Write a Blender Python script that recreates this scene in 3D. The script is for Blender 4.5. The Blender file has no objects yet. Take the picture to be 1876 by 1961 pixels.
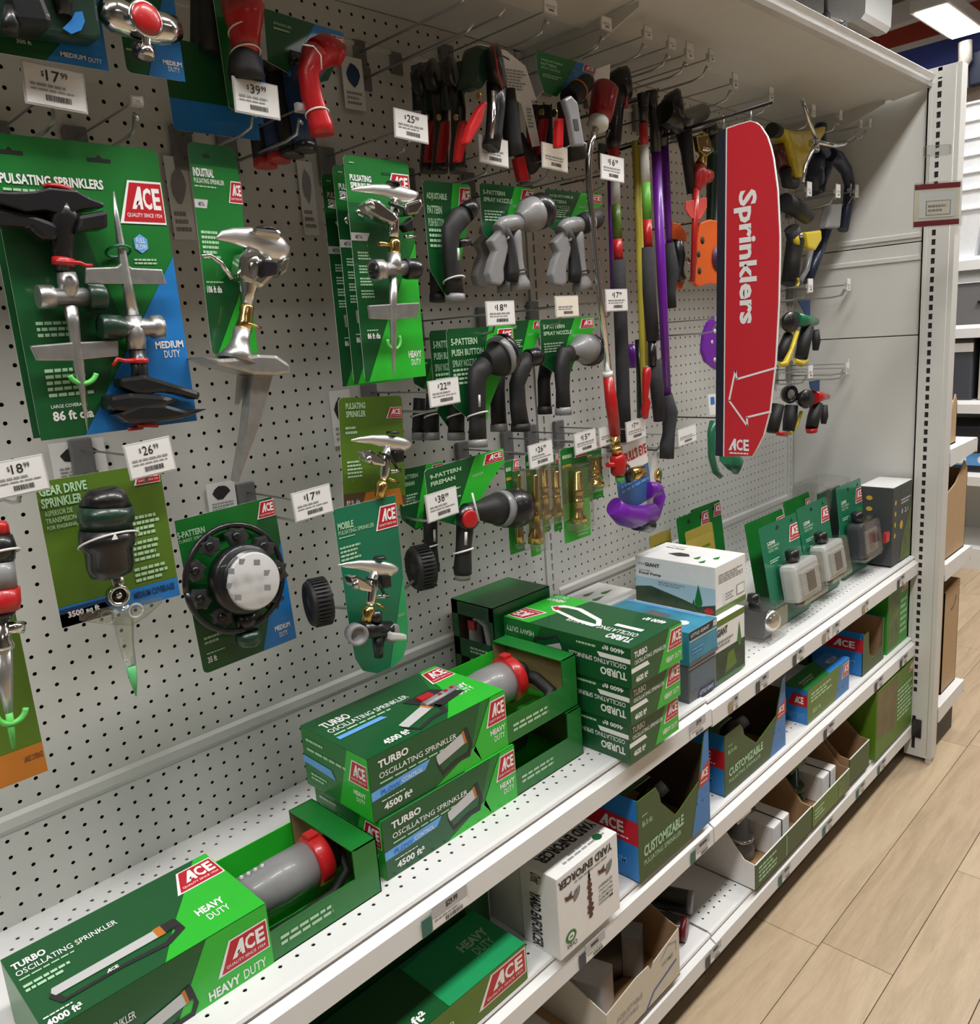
import bpy, bmesh, math, random
from mathutils import Vector as V, Matrix
S = bpy.context.scene
random.seed(7)
# ---------------- camera ----------------
FPX = 1558.6; CX, CY = 938.0, 980.5; Z0 = 1.13
RC = ((0.69933, -0.71116, -0.07230), (-0.20032, -0.09780, -0.97484), (0.68620, 0.69622, -0.21085))
CP = V((-0.3224, -1.2494, 0.3732 + Z0))
_m = Matrix(RC); _rx = V(_m[0]).normalized(); _rz = V(_m[2]); _rz = (_rz - _rx * _rz.dot(_rx)).normalized(); _ry = _rz.cross(_rx)
cd = bpy.data.cameras.new('camera'); cam = bpy.data.objects.new('camera', cd); S.collection.objects.link(cam)
cd.sensor_fit = 'HORIZONTAL'; cd.sensor_width = 36; cd.lens = FPX / 1876 * 36; cd.clip_start = .02; cd.clip_end = 80
mw = Matrix.Identity(4)
for i in range(3):
    mw[i][0] = _rx[i]; mw[i][1] = -_ry[i]; mw[i][2] = -_rz[i]; mw[i][3] = CP[i]
cam.matrix_world = mw; S.camera = cam
# ---------------- world, lights, exposure ----------------
wd = bpy.data.worlds.new('world'); S.world = wd; wd.use_nodes = True
wd.node_tree.nodes['Background'].inputs[0].default_value = (.92, .96, 1, 1); wd.node_tree.nodes['Background'].inputs[1].default_value = .34
def area(loc, size, sy, power, col=(1, .98, .95), rot=(0, 0, 0)):
    l = bpy.data.lights.new('ceiling_or_fill_light', 'AREA'); l.shape = 'RECTANGLE'; l.size = size; l.size_y = sy; l.energy = power; l.color = col
    o = bpy.data.objects.new('ceiling_or_fill_light', l); S.collection.objects.link(o); o.location = loc; o.rotation_euler = rot
for x in (-2.2, -.6, 1.0, 2.6, 4.4):
    area((x, -1.22, 3.33), 1.2, .3, 37)
area((3.4, -3.6, 3.3), 1.25, .3, 9); area((-.2, -3.9, 3.3), 1.25, .3, 9)
area((3.95, -.75, 3.3), .3, 1.2, 42); area((6.2, -.9, 3.3), 1.2, .3, 46); area((4.2, 2.6, 3.3), 1.2, .3, 40)  # first light is an added fill that brightens the white bins
S.view_settings.view_transform = 'Standard'; S.view_settings.look = 'None'; S.view_settings.exposure = 0; S.view_settings.gamma = 1; S.view_settings.use_curve_mapping = False
# ---------------- photo geometry ----------------
def ray(u, v):
    d = V(((u - CX) / FPX, (v - CY) / FPX, 1.0)); return _rx * d.x + _ry * d.y + _rz * d.z
def onp(ax, val, u, v):
    d = ray(u, v); return CP + d * ((val - CP[ax]) / d[ax])
def at(u, v, y): return onp(1, y, u, v)       # point on the plane parallel to the pegboard at depth y
def atx(u, v, x): return onp(0, x, u, v)
def atz(u, v, z): return onp(2, z, u, v)
def pxm(P): return (P - CP).dot(_rz) / FPX    # metres per pixel at a point
# ---------------- materials ----------------
MATS = {}
def mat(name, col, rough=.5, metal=0., var=.06, scale=40, bump=0., alpha=None, emit=0, coat=0, trans=0):
    if name in MATS: return MATS[name]
    m = bpy.data.materials.new(name); m.use_nodes = True; nt = m.node_tree; b = nt.nodes['Principled BSDF']; L = nt.links
    b.inputs['Roughness'].default_value = rough; b.inputs['Metallic'].default_value = metal
    tc = nt.nodes.new('ShaderNodeTexCoord'); n = nt.nodes.new('ShaderNodeTexNoise'); n.inputs['Scale'].default_value = scale; n.inputs['Detail'].default_value = 3
    L.new(tc.outputs['Object'], n.inputs['Vector'])
    mx = nt.nodes.new('ShaderNodeMix'); mx.data_type = 'RGBA'
    mx.inputs[6].default_value = tuple(max(0, c * (1 - var)) for c in col) + (1,); mx.inputs[7].default_value = tuple(min(1, c * (1 + var)) for c in col) + (1,)
    L.new(n.outputs['Fac'], mx.inputs[0]); L.new(mx.outputs[2], b.inputs['Base Color'])
    if bump:
        bp = nt.nodes.new('ShaderNodeBump'); bp.inputs['Strength'].default_value = bump; bp.inputs['Distance'].default_value = .002
        L.new(n.outputs['Fac'], bp.inputs['Height']); L.new(bp.outputs[0], b.inputs['Normal'])
    if emit: b.inputs['Emission Color'].default_value = tuple(col) + (1,); b.inputs['Emission Strength'].default_value = emit
    if coat: b.inputs['Coat Weight'].default_value = coat
    if alpha is not None: b.inputs['Alpha'].default_value = alpha
    if trans: b.inputs['Transmission Weight'].default_value = trans
    MATS[name] = m; return m
PAINT = mat('grey_powder_coat', (.62, .62, .59), .45, 0, .04, 14, .05)
PAINT2 = mat('light_shelf_paint', (.74, .74, .735), .4, 0, .03, 18, .04)
DARKV = mat('dark_cavity', (.012, .012, .014), .8)  # near-black that puts the shade of holes and slots into the colour
WIRE = mat('zinc_wire', (.55, .56, .57), .3, .85)
DWIRE = mat('dark_wire', (.10, .10, .11), .35, .7)
GRN = mat('dark_green_print', (.004, .085, .020), .42, coat=.25)
GRN2 = mat('mid_green_print', (.005, .165, .020), .42, coat=.25)
LIME = mat('bright_green_print', (.022, .47, .026), .42, coat=.25)
OLIVE = mat('olive_green_print', (.085, .17, .012), .45, coat=.2)
TEAL = mat('teal_green_print', (.006, .16, .08), .42, coat=.25)
BLUE = mat('blue_print', (.012, .19, .56), .42, coat=.25)
SKY = mat('light_blue_print', (.13, .38, .80), .45)
NAVY = mat('navy_print', (.01, .04, .13), .45)
RED = mat('red_print', (.50, .008, .02), .42, coat=.2)
WHT = mat('white_print', (.86, .86, .85), .5)
PALE = mat('pale_green_print', (.42, .66, .42), .5)
CREAM = mat('cream_paper', (.80, .74, .63), .6)
BLK = mat('black_print', (.02, .02, .022), .5)
GREYP = mat('grey_print', (.30, .30, .30), .5)
KRAFT = mat('kraft_cardboard', (.36, .22, .11), .8, 0, .1, 60, .1)
ORANGE = mat('orange_print', (.50, .17, .02), .5)
YELLOW = mat('yellow_print', (.60, .42, .03), .5)
BPLA = mat('black_plastic', (.008, .0085, .010), .34, 0, .1, 30, 0, coat=.3)
BRUB = mat('black_rubber', (.011, .011, .012), .6, 0, .15, 80, .15)
DGPLA = mat('dark_green_plastic', (.008, .035, .02), .35, coat=.3)
GPLA = mat('grey_plastic', (.24, .24, .245), .38, 0, .05, 30, 0, coat=.2)
LGPLA = mat('light_grey_plastic', (.55, .55, .55), .4, coat=.2)
RPLA = mat('red_plastic', (.46, .010, .012), .36, coat=.3)
PPLA = mat('purple_plastic', (.16, .012, .36), .35, coat=.3)
OPLA = mat('orange_plastic', (.62, .10, .01), .35, coat=.3)
YPLA = mat('yellow_plastic', (.60, .46, .02), .38, coat=.3)
GREENPLA = mat('green_plastic', (.01, .15, .07), .35, coat=.3)
LGREEN = mat('lime_plastic', (.13, .62, .12), .4)
CHROME = mat('chrome', (.75, .75, .74), .14, 1)
CAST = mat('cast_zinc', (.50, .50, .49), .36, .9, .25, 70, .25)
DEFL = mat('satin_chrome', (.80, .80, .79), .34, .9)
BRASS = mat('brass', (.72, .50, .17), .2, 1)
ZIP = mat('white_zip_tie', (.75, .75, .72), .5)
def clear(name, tint=(.96, .97, .96), a=.16, rough=.08):
    if name in MATS: return MATS[name]
    m = bpy.data.materials.new(name); m.use_nodes = True; nt = m.node_tree; nt.nodes.remove(nt.nodes['Principled BSDF']); out = nt.nodes['Material Output']
    t = nt.nodes.new('ShaderNodeBsdfTransparent'); t.inputs[0].default_value = tuple(tint) + (1,)
    g = nt.nodes.new('ShaderNodeBsdfGlossy'); g.inputs['Roughness'].default_value = rough
    lw = nt.nodes.new('ShaderNodeLayerWeight'); lw.inputs[0].default_value = .35
    mp = nt.nodes.new('ShaderNodeMath'); mp.operation = 'MULTIPLY_ADD'; mp.inputs[1].default_value = .6; mp.inputs[2].default_value = a * .4
    nz = nt.nodes.new('ShaderNodeTexNoise'); nz.inputs['Scale'].default_value = 25
    bp = nt.nodes.new('ShaderNodeBump'); bp.inputs['Strength'].default_value = .25; bp.inputs['Distance'].default_value = .004
    nt.links.new(nz.outputs[0], bp.inputs['Height']); nt.links.new(bp.outputs[0], g.inputs['Normal'])
    nt.links.new(lw.outputs['Facing'], mp.inputs[0]); mxs = nt.nodes.new('ShaderNodeMixShader')
    nt.links.new(mp.outputs[0], mxs.inputs[0]); nt.links.new(t.outputs[0], mxs.inputs[1]); nt.links.new(g.outputs[0], mxs.inputs[2]); nt.links.new(mxs.outputs[0], out.inputs[0])
    MATS[name] = m; return m
CLEAR = clear('clear_blister')
# ---------------- mesh building ----------------
_TX = {}
def text_geo(s, bold=False):
    k = (s, bold)
    if k in _TX: return _TX[k]
    c = bpy.data.curves.new('t', 'FONT'); c.body = s; c.resolution_u = 2; c.offset = .034 if bold else .006
    o = bpy.data.objects.new('t', c); S.collection.objects.link(o)
    me = bpy.data.meshes.new_from_object(o)
    vs = [v.co.copy() for v in me.vertices]; fs = [tuple(p.vertices) for p in me.polygons]
    bpy.data.objects.remove(o); bpy.data.curves.remove(c); bpy.data.meshes.remove(me)
    if not vs: _TX[k] = ([], [], 1); return _TX[k]
    x0 = min(v.x for v in vs); x1 = max(v.x for v in vs); y0 = min(v.y for v in vs); y1 = max(v.y for v in vs)
    _TX[k] = ([((v.x - x0) / (x1 - x0), (v.y - y0) / (y1 - y0)) for v in vs], fs, (x1 - x0) / (y1 - y0)); return _TX[k]
class MB:
    def __init__(s): s.v = []; s.f = []; s.m = []; s.mats = []; s.sm = []
    def mi(s, m):
        if m not in s.mats: s.mats.append(m)
        return s.mats.index(m)
    def add(s, vs, fs, m, smooth=False):
        k = len(s.v); s.v += [V(p) for p in vs]; i = s.mi(m)
        for f in fs: s.f.append(tuple(k + j for j in f)); s.m.append(i); s.sm.append(smooth)
        return s
    def box(s, lo, hi, m, M=None):
        a, b = lo, hi
        vs = [V((x, y, z)) for x in (a[0], b[0]) for y in (a[1], b[1]) for z in (a[2], b[2])]
        if M: vs = [M @ p for p in vs]
        return s.add(vs, [(0, 1, 3, 2), (4, 6, 7, 5), (0, 4, 5, 1), (2, 3, 7, 6), (0, 2, 6, 4), (1, 5, 7, 3)], m)
    def bbox(s, lo, hi, m, b=.004, M=None):     # box with chamfered edges
        lo = V(lo); hi = V(hi); vs = []; fs = []
        bm = bmesh.new(); bmesh.ops.create_cube(bm, size=1)
        for q in bm.verts: q.co = V([(lo[i] + hi[i]) / 2 + q.co[i] * (hi[i] - lo[i]) for i in range(3)])
        bmesh.ops.bevel(bm, geom=bm.edges[:], offset=b, segments=2, profile=.6, affect='EDGES')
        bm.verts.index_update(); vs = [(M @ q.co) if M else q.co.copy() for q in bm.verts]; fs = [tuple(x.index for x in f.verts) for f in bm.faces]; bm.free()
        return s.add(vs, fs, m, False)
    def prism(s, pts, d, m, smooth=False):          # pts: 3-D polygon, extruded by vector d
        n = len(pts); pts = [V(p) for p in pts]; d = V(d)
        vs = pts + [p + d for p in pts]; fs = [tuple(range(n)), tuple(range(2 * n - 1, n - 1, -1))] + [(i, i + n, (i + 1) % n + n, (i + 1) % n) for i in range(n)]
        return s.add(vs, fs, m, smooth)
    def sweep(s, pts, rad, m, seg=10, flat=None, smooth=True, cap=True):
        pts = [V(p) for p in pts]; n = len(pts)
        if not hasattr(rad, '__len__'): rad = [rad] * n
        vs = []; up = V((0, 0, 1)); prev = None
        for i in range(n):
            t = (pts[min(i + 1, n - 1)] - pts[max(i - 1, 0)])
            if t.length < 1e-9: t = V((0, 0, 1))
            t.normalize()
            if prev is None:
                a = t.cross(V((0, 1, 0)))
                if a.length < .1: a = t.cross(V((1, 0, 0)))
            else: a = prev - t * prev.dot(t)
            a.normalize(); prev = a; b = t.cross(a); r = rad[i]
            ra, rb = (r, r) if not hasattr(r, '__len__') else r
            for k in range(seg):
                c = 2 * math.pi * k / seg; vs.append(pts[i] + a * (ra * math.cos(c)) + b * (rb * math.sin(c)))
        fs = [(i * seg + k, i * seg + (k + 1) % seg, (i + 1) * seg + (k + 1) % seg, (i + 1) * seg + k) for i in range(n - 1) for k in range(seg)]
        s.add(vs, fs, m, smooth)
        if cap:
            k0 = len(s.v) - len(vs); i = s.mi(m)
            s.f.append(tuple(k0 + k for k in range(seg))[::-1]); s.m.append(i); s.sm.append(False)
            s.f.append(tuple(k0 + (n - 1) * seg + k for k in range(seg))); s.m.append(i); s.sm.append(False)
        return s
    def lathe(s, o, axis, prof, m, seg=20, smooth=True):   # prof: (distance along axis, radius)
        axis = V(axis).normalized(); a = axis.cross(V((0, 0, 1)))
        if a.length < .1: a = axis.cross(V((1, 0, 0)))
        a.normalize(); b = axis.cross(a); vs = []; o = V(o)
        for h, r in prof:
            for k in range(seg):
                c = 2 * math.pi * k / seg; vs.append(o + axis * h + a * (r * math.cos(c)) + b * (r * math.sin(c)))
        n = len(prof); fs = [(i * seg + k, i * seg + (k + 1) % seg, (i + 1) * seg + (k + 1) % seg, (i + 1) * seg + k) for i in range(n - 1) for k in range(seg)]
        fs += [tuple(range(seg))[::-1], tuple((n - 1) * seg + k for k in range(seg))]
        return s.add(vs, fs, m, smooth)
    def build(s, name, parent=None, **kw):
        me = bpy.data.meshes.new(name); o0 = V((0, 0, 0)); r = parent
        while r is not None: o0 += r.location; r = r.parent
        if parent is None and kw.pop('own', True) and s.v:
            o0 = V((sum(v.x for v in s.v) / len(s.v), sum(v.y for v in s.v) / len(s.v), min(v.z for v in s.v)))
            loc = o0
        else: loc = V((0, 0, 0))
        me.from_pydata([tuple(v - o0) for v in s.v], [], s.f)
        for m in s.mats: me.materials.append(m)
        me.polygons.foreach_set('material_index', s.m); me.polygons.foreach_set('use_smooth', s.sm)
        me.update()
        o = bpy.data.objects.new(name, me); S.collection.objects.link(o); o.location = loc
        if parent is not None: o.parent = parent
        tag(o, **kw); return o
def tag(o, label=None, cat=None, group=None, kind=None):
    if label: o['label'] = label
    if cat: o['category'] = cat
    if group: o['group'] = group
    if kind: o['kind'] = kind
    return o
def thing(name, label, cat, loc, group=None):
    o = bpy.data.objects.new(name, None); S.collection.objects.link(o); o.location = loc; o.empty_display_size = .02
    return tag(o, label, cat, group)
def copy_tree(o, d=(0, 0, 0), label=None, parent=None, group=None):
    c = o.copy(); S.collection.objects.link(c); c.location = o.location + V(d)
    if parent is not None: c.parent = parent; c.location = o.location
    if label: c['label'] = label
    if group: c['group'] = group
    for ch in list(o.children): copy_tree(ch, parent=c)
    return c
# ---------------- flat print on a face ----------------
class G:
    """print on a rectangular face: origin o (lower left), edge vectors u (width) and v (height)"""
    def __init__(s, o, u, v, mb=None):
        s.o = V(o); s.u = V(u); s.v = V(v); s.n = s.u.cross(s.v).normalized(); s.mb = mb or MB(); s.k = 1
    def P(s, x, y, k): return s.o + s.u * x + s.v * y + s.n * (.00025 * k + .0002)
    def poly(s, pts, m, k=1): s.mb.add([s.P(x, y, k) for x, y in pts], [tuple(range(len(pts)))], m); return s
    def rect(s, x0, y0, x1, y1, m, k=1): return s.poly([(x0, y0), (x1, y0), (x1, y1), (x0, y1)], m, k)
    def text(s, t, x0, y0, x1, y1, m, k=3, bold=False, sh=0):
        vs, fs, a = text_geo(t, bold)
        s.mb.add([s.P(x0 + (x1 - x0) * p[0] + sh * p[1], y0 + (y1 - y0) * p[1], k) for p in vs], fs, m); return s
    def small(s, x0, y0, x1, y1, rows, m, k=2, seed=1):       # tiny print: rows of word-length dashes
        rnd = random.Random(seed); h = (y1 - y0) / rows
        for r in range(rows):
            y = y1 - h * (r + 1); x = x0; end = x1 - (x1 - x0) * rnd.uniform(0, .3)
            while x < end:
                w = (x1 - x0) * rnd.uniform(.08, .2); s.rect(x, y + h * .2, min(x + w, end), y + h * .75, m, k); x += w + (x1 - x0) * .03
        return s
    def badge(s, x0, y0, x1, y1, k=2, tag=True, slant=.28):      # red emblem panel with white border and lettering
        w = x1 - x0; h = y1 - y0; b = .05
        s.poly([(x0, y0), (x1, y0), (x1, y1), (x0 + w * slant, y1)], WHT, k)
        s.poly([(x0 + w * b * 1.6, y0 + h * b), (x1 - w * b * .4, y0 + h * b), (x1 - w * b * .4, y1 - h * b), (x0 + w * (slant + b * .6), y1 - h * b)], RED, k + 1)
        lx = x0 + w * .33; ly = y0 + h * .34; lw = w * .6; lh = h * .50
        if not tag: ly = y0 + h * .24; lh = h * .56
        s.acelogo(lx, ly, lw, lh, WHT, k + 2)
        if tag: s.text('QUALITY SINCE 1924', x0 + w * .17, y0 + h * .14, x1 - w * .08, y0 + h * .25, WHT, k + 2)
        return s
    def acelogo(s, lx, ly, lw, lh, m, k):
        A = [(0, 0), (.26, 1), (.36, 1), (.36, 0), (.26, 0), (.26, .22), (.17, .22), (.12, 0)]
        s.poly([(lx + lw * (-.06 + p * 1.0), ly + lh * q) for p, q in [(0, 0), (.30, 1.05), (.30, .45), (.15, 0)]], m, k)
        s.poly([(lx + lw * (-.06 + p), ly + lh * q) for p, q in [(.30, 1.05), (.40, 1.05), (.40, 0), (.30, 0)]], m, k)
        s.poly([(lx + lw * (-.06 + p), ly + lh * q) for p, q in [(.16, .2), (.30, .2), (.30, .38), (.215, .38)]], m, k)
        s.text('C', lx + lw * .37, ly, lx + lw * .68, ly + lh, m, k, True); s.text('E', lx + lw * .72, ly, lx + lw, ly + lh, m, k, True)
    def build(s, name, parent, **kw): return s.mb.build(name, parent, **kw)
def rrect(w, h, r=.008, n=3):
    out = []
    for cx, cy, a0 in ((w - r, r, -90), (w - r, h - r, 0), (r, h - r, 90), (r, r, 180)):
        for i in range(n + 1):
            a = math.radians(a0 + 90 * i / n); out.append((cx + r * math.cos(a), cy + r * math.sin(a)))
    return out
def boxfaces(lo, hi):
    lo = V(lo); hi = V(hi); d = hi - lo
    return {'front': (V((lo.x, lo.y, lo.z)), V((d.x, 0, 0)), V((0, 0, d.z))),
            'left': (V((lo.x, hi.y, lo.z)), V((0, -d.y, 0)), V((0, 0, d.z))),
            'top': (V((lo.x, lo.y, hi.z)), V((d.x, 0, 0)), V((0, d.y, 0)))}
def face(lo, hi, which, flip=False, turn=0):
    o, u, v = boxfaces(lo, hi)[which]
    for _ in range(turn + (2 if flip else 0)):          # quarter turns
        o, u, v = o + u, v, -u
    return G(o, u, v)
# key planes
X0 = 2.40; XU = 1.102; ZS1 = Z0 - .408; ZS2 = Z0 - .692; ZS3 = Z0 - .985; ZC = Z0 + .962; YF = -.425; PT = .0254
# ================= SETTING =================
def perf(name, parent, cols, rows, o, u, v, n, r=.0031, mt=PAINT, pitch=(PT, PT), depth=.0012, xs=None, label=None, stag=False, margins=None, W=None, H=None):
    """sheet metal with real round holes; o is the first hole centre, u/v unit directions, n points to the viewer"""
    mb = MB(); k = mb.mi(mt); o = V(o); u = V(u); v = V(v); n = V(n); dk = n * -depth
    S8 = [(math.cos(math.radians(a)), math.sin(math.radians(a))) for a in range(0, 360, 45)]
    Q = [(1, 0), (1, 1), (0, 1), (-1, 1), (-1, 0), (-1, -1), (0, -1), (1, -1)]
    pu, pv = pitch
    for i in range(cols):
        for j in range(rows):
            c = o + u * (i * pu) + v * (j * pv); b = len(mb.v)
            if stag and (i + j) % 2:
                mb.v += [c + u * (q[0] * pu / 2) + v * (q[1] * pv / 2) for q in ((1, 1), (-1, 1), (-1, -1), (1, -1))]
                mb.f.append((b, b + 1, b + 2, b + 3)); mb.m.append(k); mb.sm.append(False); continue
            mb.v += [c + u * (q[0] * pu / 2) + v * (q[1] * pv / 2) for q in Q]
            mb.v += [c + u * (q[0] * r) + v * (q[1] * r) for q in S8]; mb.v += [c + u * (q[0] * r) + v * (q[1] * r) + dk for q in S8]
            for a in range(8):
                a2 = (a + 1) % 8
                mb.f.append((b + a, b + a2, b + 8 + a2, b + 8 + a)); mb.f.append((b + 8 + a, b + 8 + a2, b + 16 + a2, b + 16 + a)); mb.m += [k, k]; mb.sm += [False, False]
    # plain margins
    a0 = o - u * pu / 2 - v * pv / 2; W0 = cols * pu; H0 = rows * pv
    if margins:
        l, r_, bt, tp = margins
        for x0, x1, y0, y1 in ((-l, 0, -bt, H0 + tp), (W0, W0 + r_, -bt, H0 + tp), (0, W0, -bt, 0), (0, W0, H0, H0 + tp)):
            if x1 - x0 > 1e-5 and y1 - y0 > 1e-5:
                mb.add([a0 + u * x0 + v * y0, a0 + u * x1 + v * y0, a0 + u * x1 + v * y1, a0 + u * x0 + v * y1], [(0, 1, 2, 3)], mt)
    ob = mb.build(name, parent)
    if label: ob['label'] = label
    return ob
wall = thing('wall_back', None, None, (0, 0, 0)); tag(wall, kind='structure')
XL = -1.0
seam_z = Z0 - .254
def panel(x0, x1, z0, z1, hx, hz):
    # holes on the grid hx + i*PT, hz + j*PT that fit with margins
    i0 = math.ceil((x0 + .012 - hx) / PT); i1 = math.floor((x1 - .012 - hx) / PT); j0 = math.ceil((z0 + .010 - hz) / PT); j1 = math.floor((z1 - .010 - hz) / PT)
    ox = hx + i0 * PT; oz = hz + j0 * PT; nc = i1 - i0 + 1; nr = j1 - j0 + 1
    perf('pegboard_panel', wall, nc, nr, (ox, 0, oz), (1, 0, 0), (0, 0, 1), (0, -1, 0), margins=(ox - PT / 2 - x0, x1 - (ox + (nc - .5) * PT), oz - PT / 2 - z0, z1 - (oz + (nr - .5) * PT)))
for x0, x1 in ((XL, XU - .022), (XU + .022, X0 - .03)):
    panel(x0, x1, seam_z + .013, ZC - .007, 0.0, Z0); panel(x0, x1, ZS1 - .30, seam_z - .013, 0.0, Z0)
# rolled seam rail between upper and lower panels
for x0, x1 in ((XL, XU - .022), (XU + .022, X0 - .03)):
    mb = MB(); mb.prism([(x0, -.0002, seam_z + .014), (x0, -.005, seam_z + .008), (x0, -.005, seam_z - .006), (x0, .0, seam_z - .014), (x0, .004, seam_z - .013), (x0, .004, seam_z + .013)], (x1 - x0, 0, 0), PAINT); mb.build('seam_rail', wall)
    mb = MB(); mb.prism([(x0, 0, ZC - .075), (x0, -.004, ZC - .073), (x0, -.004, ZC - .067), (x0, .0, ZC - .062)], (x1 - x0, 0, 0), PAINT); mb.build('seam_rail', wall)
# near-black sheet added to stand for the shade behind the perforations
mb = MB(); mb.box((XL, .012, .1), (X0, .02, ZC + .1), DARKV); mb.build('hole_shade_sheet', wall)
# lower back panels behind the lower shelves
mb = MB(); mb.box((XL, -.001, .05), (X0, .006, ZS1 - .30), PAINT); mb.build('lower_back_panel', wall)
def upright(x, y, z0, z1, slots, nrm, w, wall_, name='slotted_upright', slw=.0045, pitch=PT, matl=PAINT):
    """slotted steel upright; nrm 'y' faces the viewer, 'x' faces the bay"""
    mb = MB(); n = int((z1 - z0) / pitch)
    def B(a0, a1, za, zb, d0, d1, m):
        if nrm == 'y': mb.box((x + a0, y + d0, za), (x + a1, y + d1, zb), m)
        else: mb.box((x + d0, y + a0, za), (x + d1, y + a1, zb), m)
    B(-w / 2, -slw / 2, z0, z1, -.003, .004, matl); B(slw / 2, w / 2, z0, z1, -.003, .004, matl)
    for i in range(n + 1):
        za = z0 + i * pitch; B(-slw / 2, slw / 2, za, min(za + pitch * .3, z1), -.0029, .004, matl)
    B(-slw / 2, slw / 2, z0, z1, .0035 if nrm == 'y' else .0035, .008, DARKV)
    return mb.build(name, wall_)
upright(XU, -.001, ZS3, ZC - .01, 0, 'y', .040, wall, slw=.006)
upright(X0 - .012, -.001, ZS3, ZC - .01, 0, 'y', .034, wall, slw=.006)
upright(XL + .4, .03, ZS3, ZC - .01, 0, 'y', .01, wall)
# ---- end wall of the bay ----
we = thing('wall_right', None, None, (X0, 0, 0)); tag(we, kind='structure')
XI = X0 + .012                                   # inner face of the end panel
for za, zb in ((.12, ZS1 + .02), (ZS1 + .023, Z0 + .28), (Z0 + .283, Z0 + .555), (Z0 + .558, ZC + .02)):
    mb = MB(); mb.bbox((XI, -.40, za), (XI + .012, .0, zb), PAINT, .0015); mb.build('side_panel', we)
for z in (Z0 + .520, Z0 + .585):
    mb = MB(); mb.prism([(XI, -.40, z), (XI - .006, -.395, z - .004), (XI - .006, -.06, z - .004), (XI, -.05, z)], (0, 0, -.012), PAINT); mb.build('panel_flange', we)
# front post of the end wall
post = thing('end_post', 'tall grey slotted end post at the aisle end of the shelving bay', 'post', (X0 + .02, -.45, 0))
yF = -.452; mb = MB(); slw = .0055; ysl = -.430
PX = X0 - .002
# side face (towards the bay) in strips round the slots
mb.box((PX, ysl + slw, .02), (PX + .004, -.398, ZC + .06), PAINT); mb.box((PX, yF - .034, .02), (PX + .004, ysl - slw, ZC + .06), PAINT)
z = .02
zz = [(.02, .10), (.155, .165), (.19, .205), (.225, .24)]
for za, zb in ((.02, .045), (.09, .115), (.135, .15), (.165, .25)): mb.box((PX, ysl - slw, za), (PX + .004, ysl + slw, zb), PAINT)
z = .25
while z < ZC + .04:
    mb.box((PX, ysl - slw, z + .0165), (PX + .004, ysl + slw, min(z + .0268, ZC + .06)), PAINT); z += .0268
mb.box((PX, ysl - slw, ZC + .03), (PX + .004, ysl + slw, ZC + .06), PAINT)
mb.box((PX + .003, ysl - .012, .02), (PX + .006, ysl + .012, ZC + .05), DARKV)
# front return, ridge and right face
mb.box((PX + .004, yF - .034, .02), (PX + .052, yF - .030, ZC + .06), PAINT)
mb.box((PX + .048, yF - .030, .02), (PX + .052, -.398, ZC + .06), PAINT)
mb.box((PX, -.402, .02), (PX + .052, -.398, ZC + .06), PAINT)
mb.sweep([(PX + .001, yF - .020, .03), (PX + .001, yF - .020, ZC + .055)], .0016, PAINT, 6)
mb.sweep([(PX + .001, -.412, .03), (PX + .001, -.412, ZC + .055)], .0012, PAINT, 6)
mb.build('post_body', post)
mb = MB(); mb.bbox((PX + .003, yF - .032, 0), (PX + .02, yF - .016, .022), LGPLA, .002); mb.build('levelling_foot', post)
mb = MB(); mb.box((PX, yF - .034, ZC + .06), (PX + .052, -.398, ZC + .062), PAINT2); mb.build('post_cap', post)
# ---- floor ----
fl = thing('floor', None, None, (0, 0, 0)); tag(fl, kind='structure')
def woodmat(name, base, dark, sx):
    m = bpy.data.materials.new(name); m.use_nodes = True; nt = m.node_tree; b = nt.nodes['Principled BSDF']; L = nt.links
    tc = nt.nodes.new('ShaderNodeTexCoord'); mp = nt.nodes.new('ShaderNodeMapping'); mp.inputs['Scale'].default_value = (1.2, 11, 1); mp.inputs['Location'].default_value = (sx * 3.1, sx * 1.7, 0)
    L.new(tc.outputs['Object'], mp.inputs[0]); n = nt.nodes.new('ShaderNodeTexNoise'); n.inputs['Scale'].default_value = 2.2; n.inputs['Detail'].default_value = 8; n.inputs['Distortion'].default_value = 1.3
    n2 = nt.nodes.new('ShaderNodeTexNoise'); n2.inputs['Scale'].default_value = 22; n2.inputs['Detail'].default_value = 6
    L.new(mp.outputs[0], n.inputs['Vector']); L.new(mp.outputs[0], n2.inputs['Vector'])
    cr = nt.nodes.new('ShaderNodeValToRGB'); cr.color_ramp.elements[0].position = .32; cr.color_ramp.elements[0].color = tuple(dark) + (1,); cr.color_ramp.elements[1].position = .62; cr.color_ramp.elements[1].color = tuple(base) + (1,)
    L.new(n.outputs[0], cr.inputs[0]); mx = nt.nodes.new('ShaderNodeMix'); mx.data_type = 'RGBA'; mx.blend_type = 'MULTIPLY'; mx.inputs[0].default_value = .25
    L.new(cr.outputs[0], mx.inputs[6]); L.new(n2.outputs[0], mx.inputs[7]); L.new(mx.outputs[2], b.inputs['Base Color']); b.inputs['Roughness'].default_value = .42
    bp = nt.nodes.new('ShaderNodeBump'); bp.inputs['Strength'].default_value = .12; bp.inputs['Distance'].default_value = .002; L.new(n2.outputs[0], bp.inputs['Height']); L.new(bp.outputs[0], b.inputs['Normal'])
    return m
WOODS = [woodmat('oak_plank_%s' % n, b, d, i) for i, (n, b, d) in enumerate((('a', (.56, .425, .275), (.46, .34, .215)), ('b', (.59, .455, .30), (.49, .365, .235)), ('c', (.535, .40, .26), (.43, .315, .20))))]
PWD = .165; ya = -.543
rnd = random.Random(3)
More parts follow.
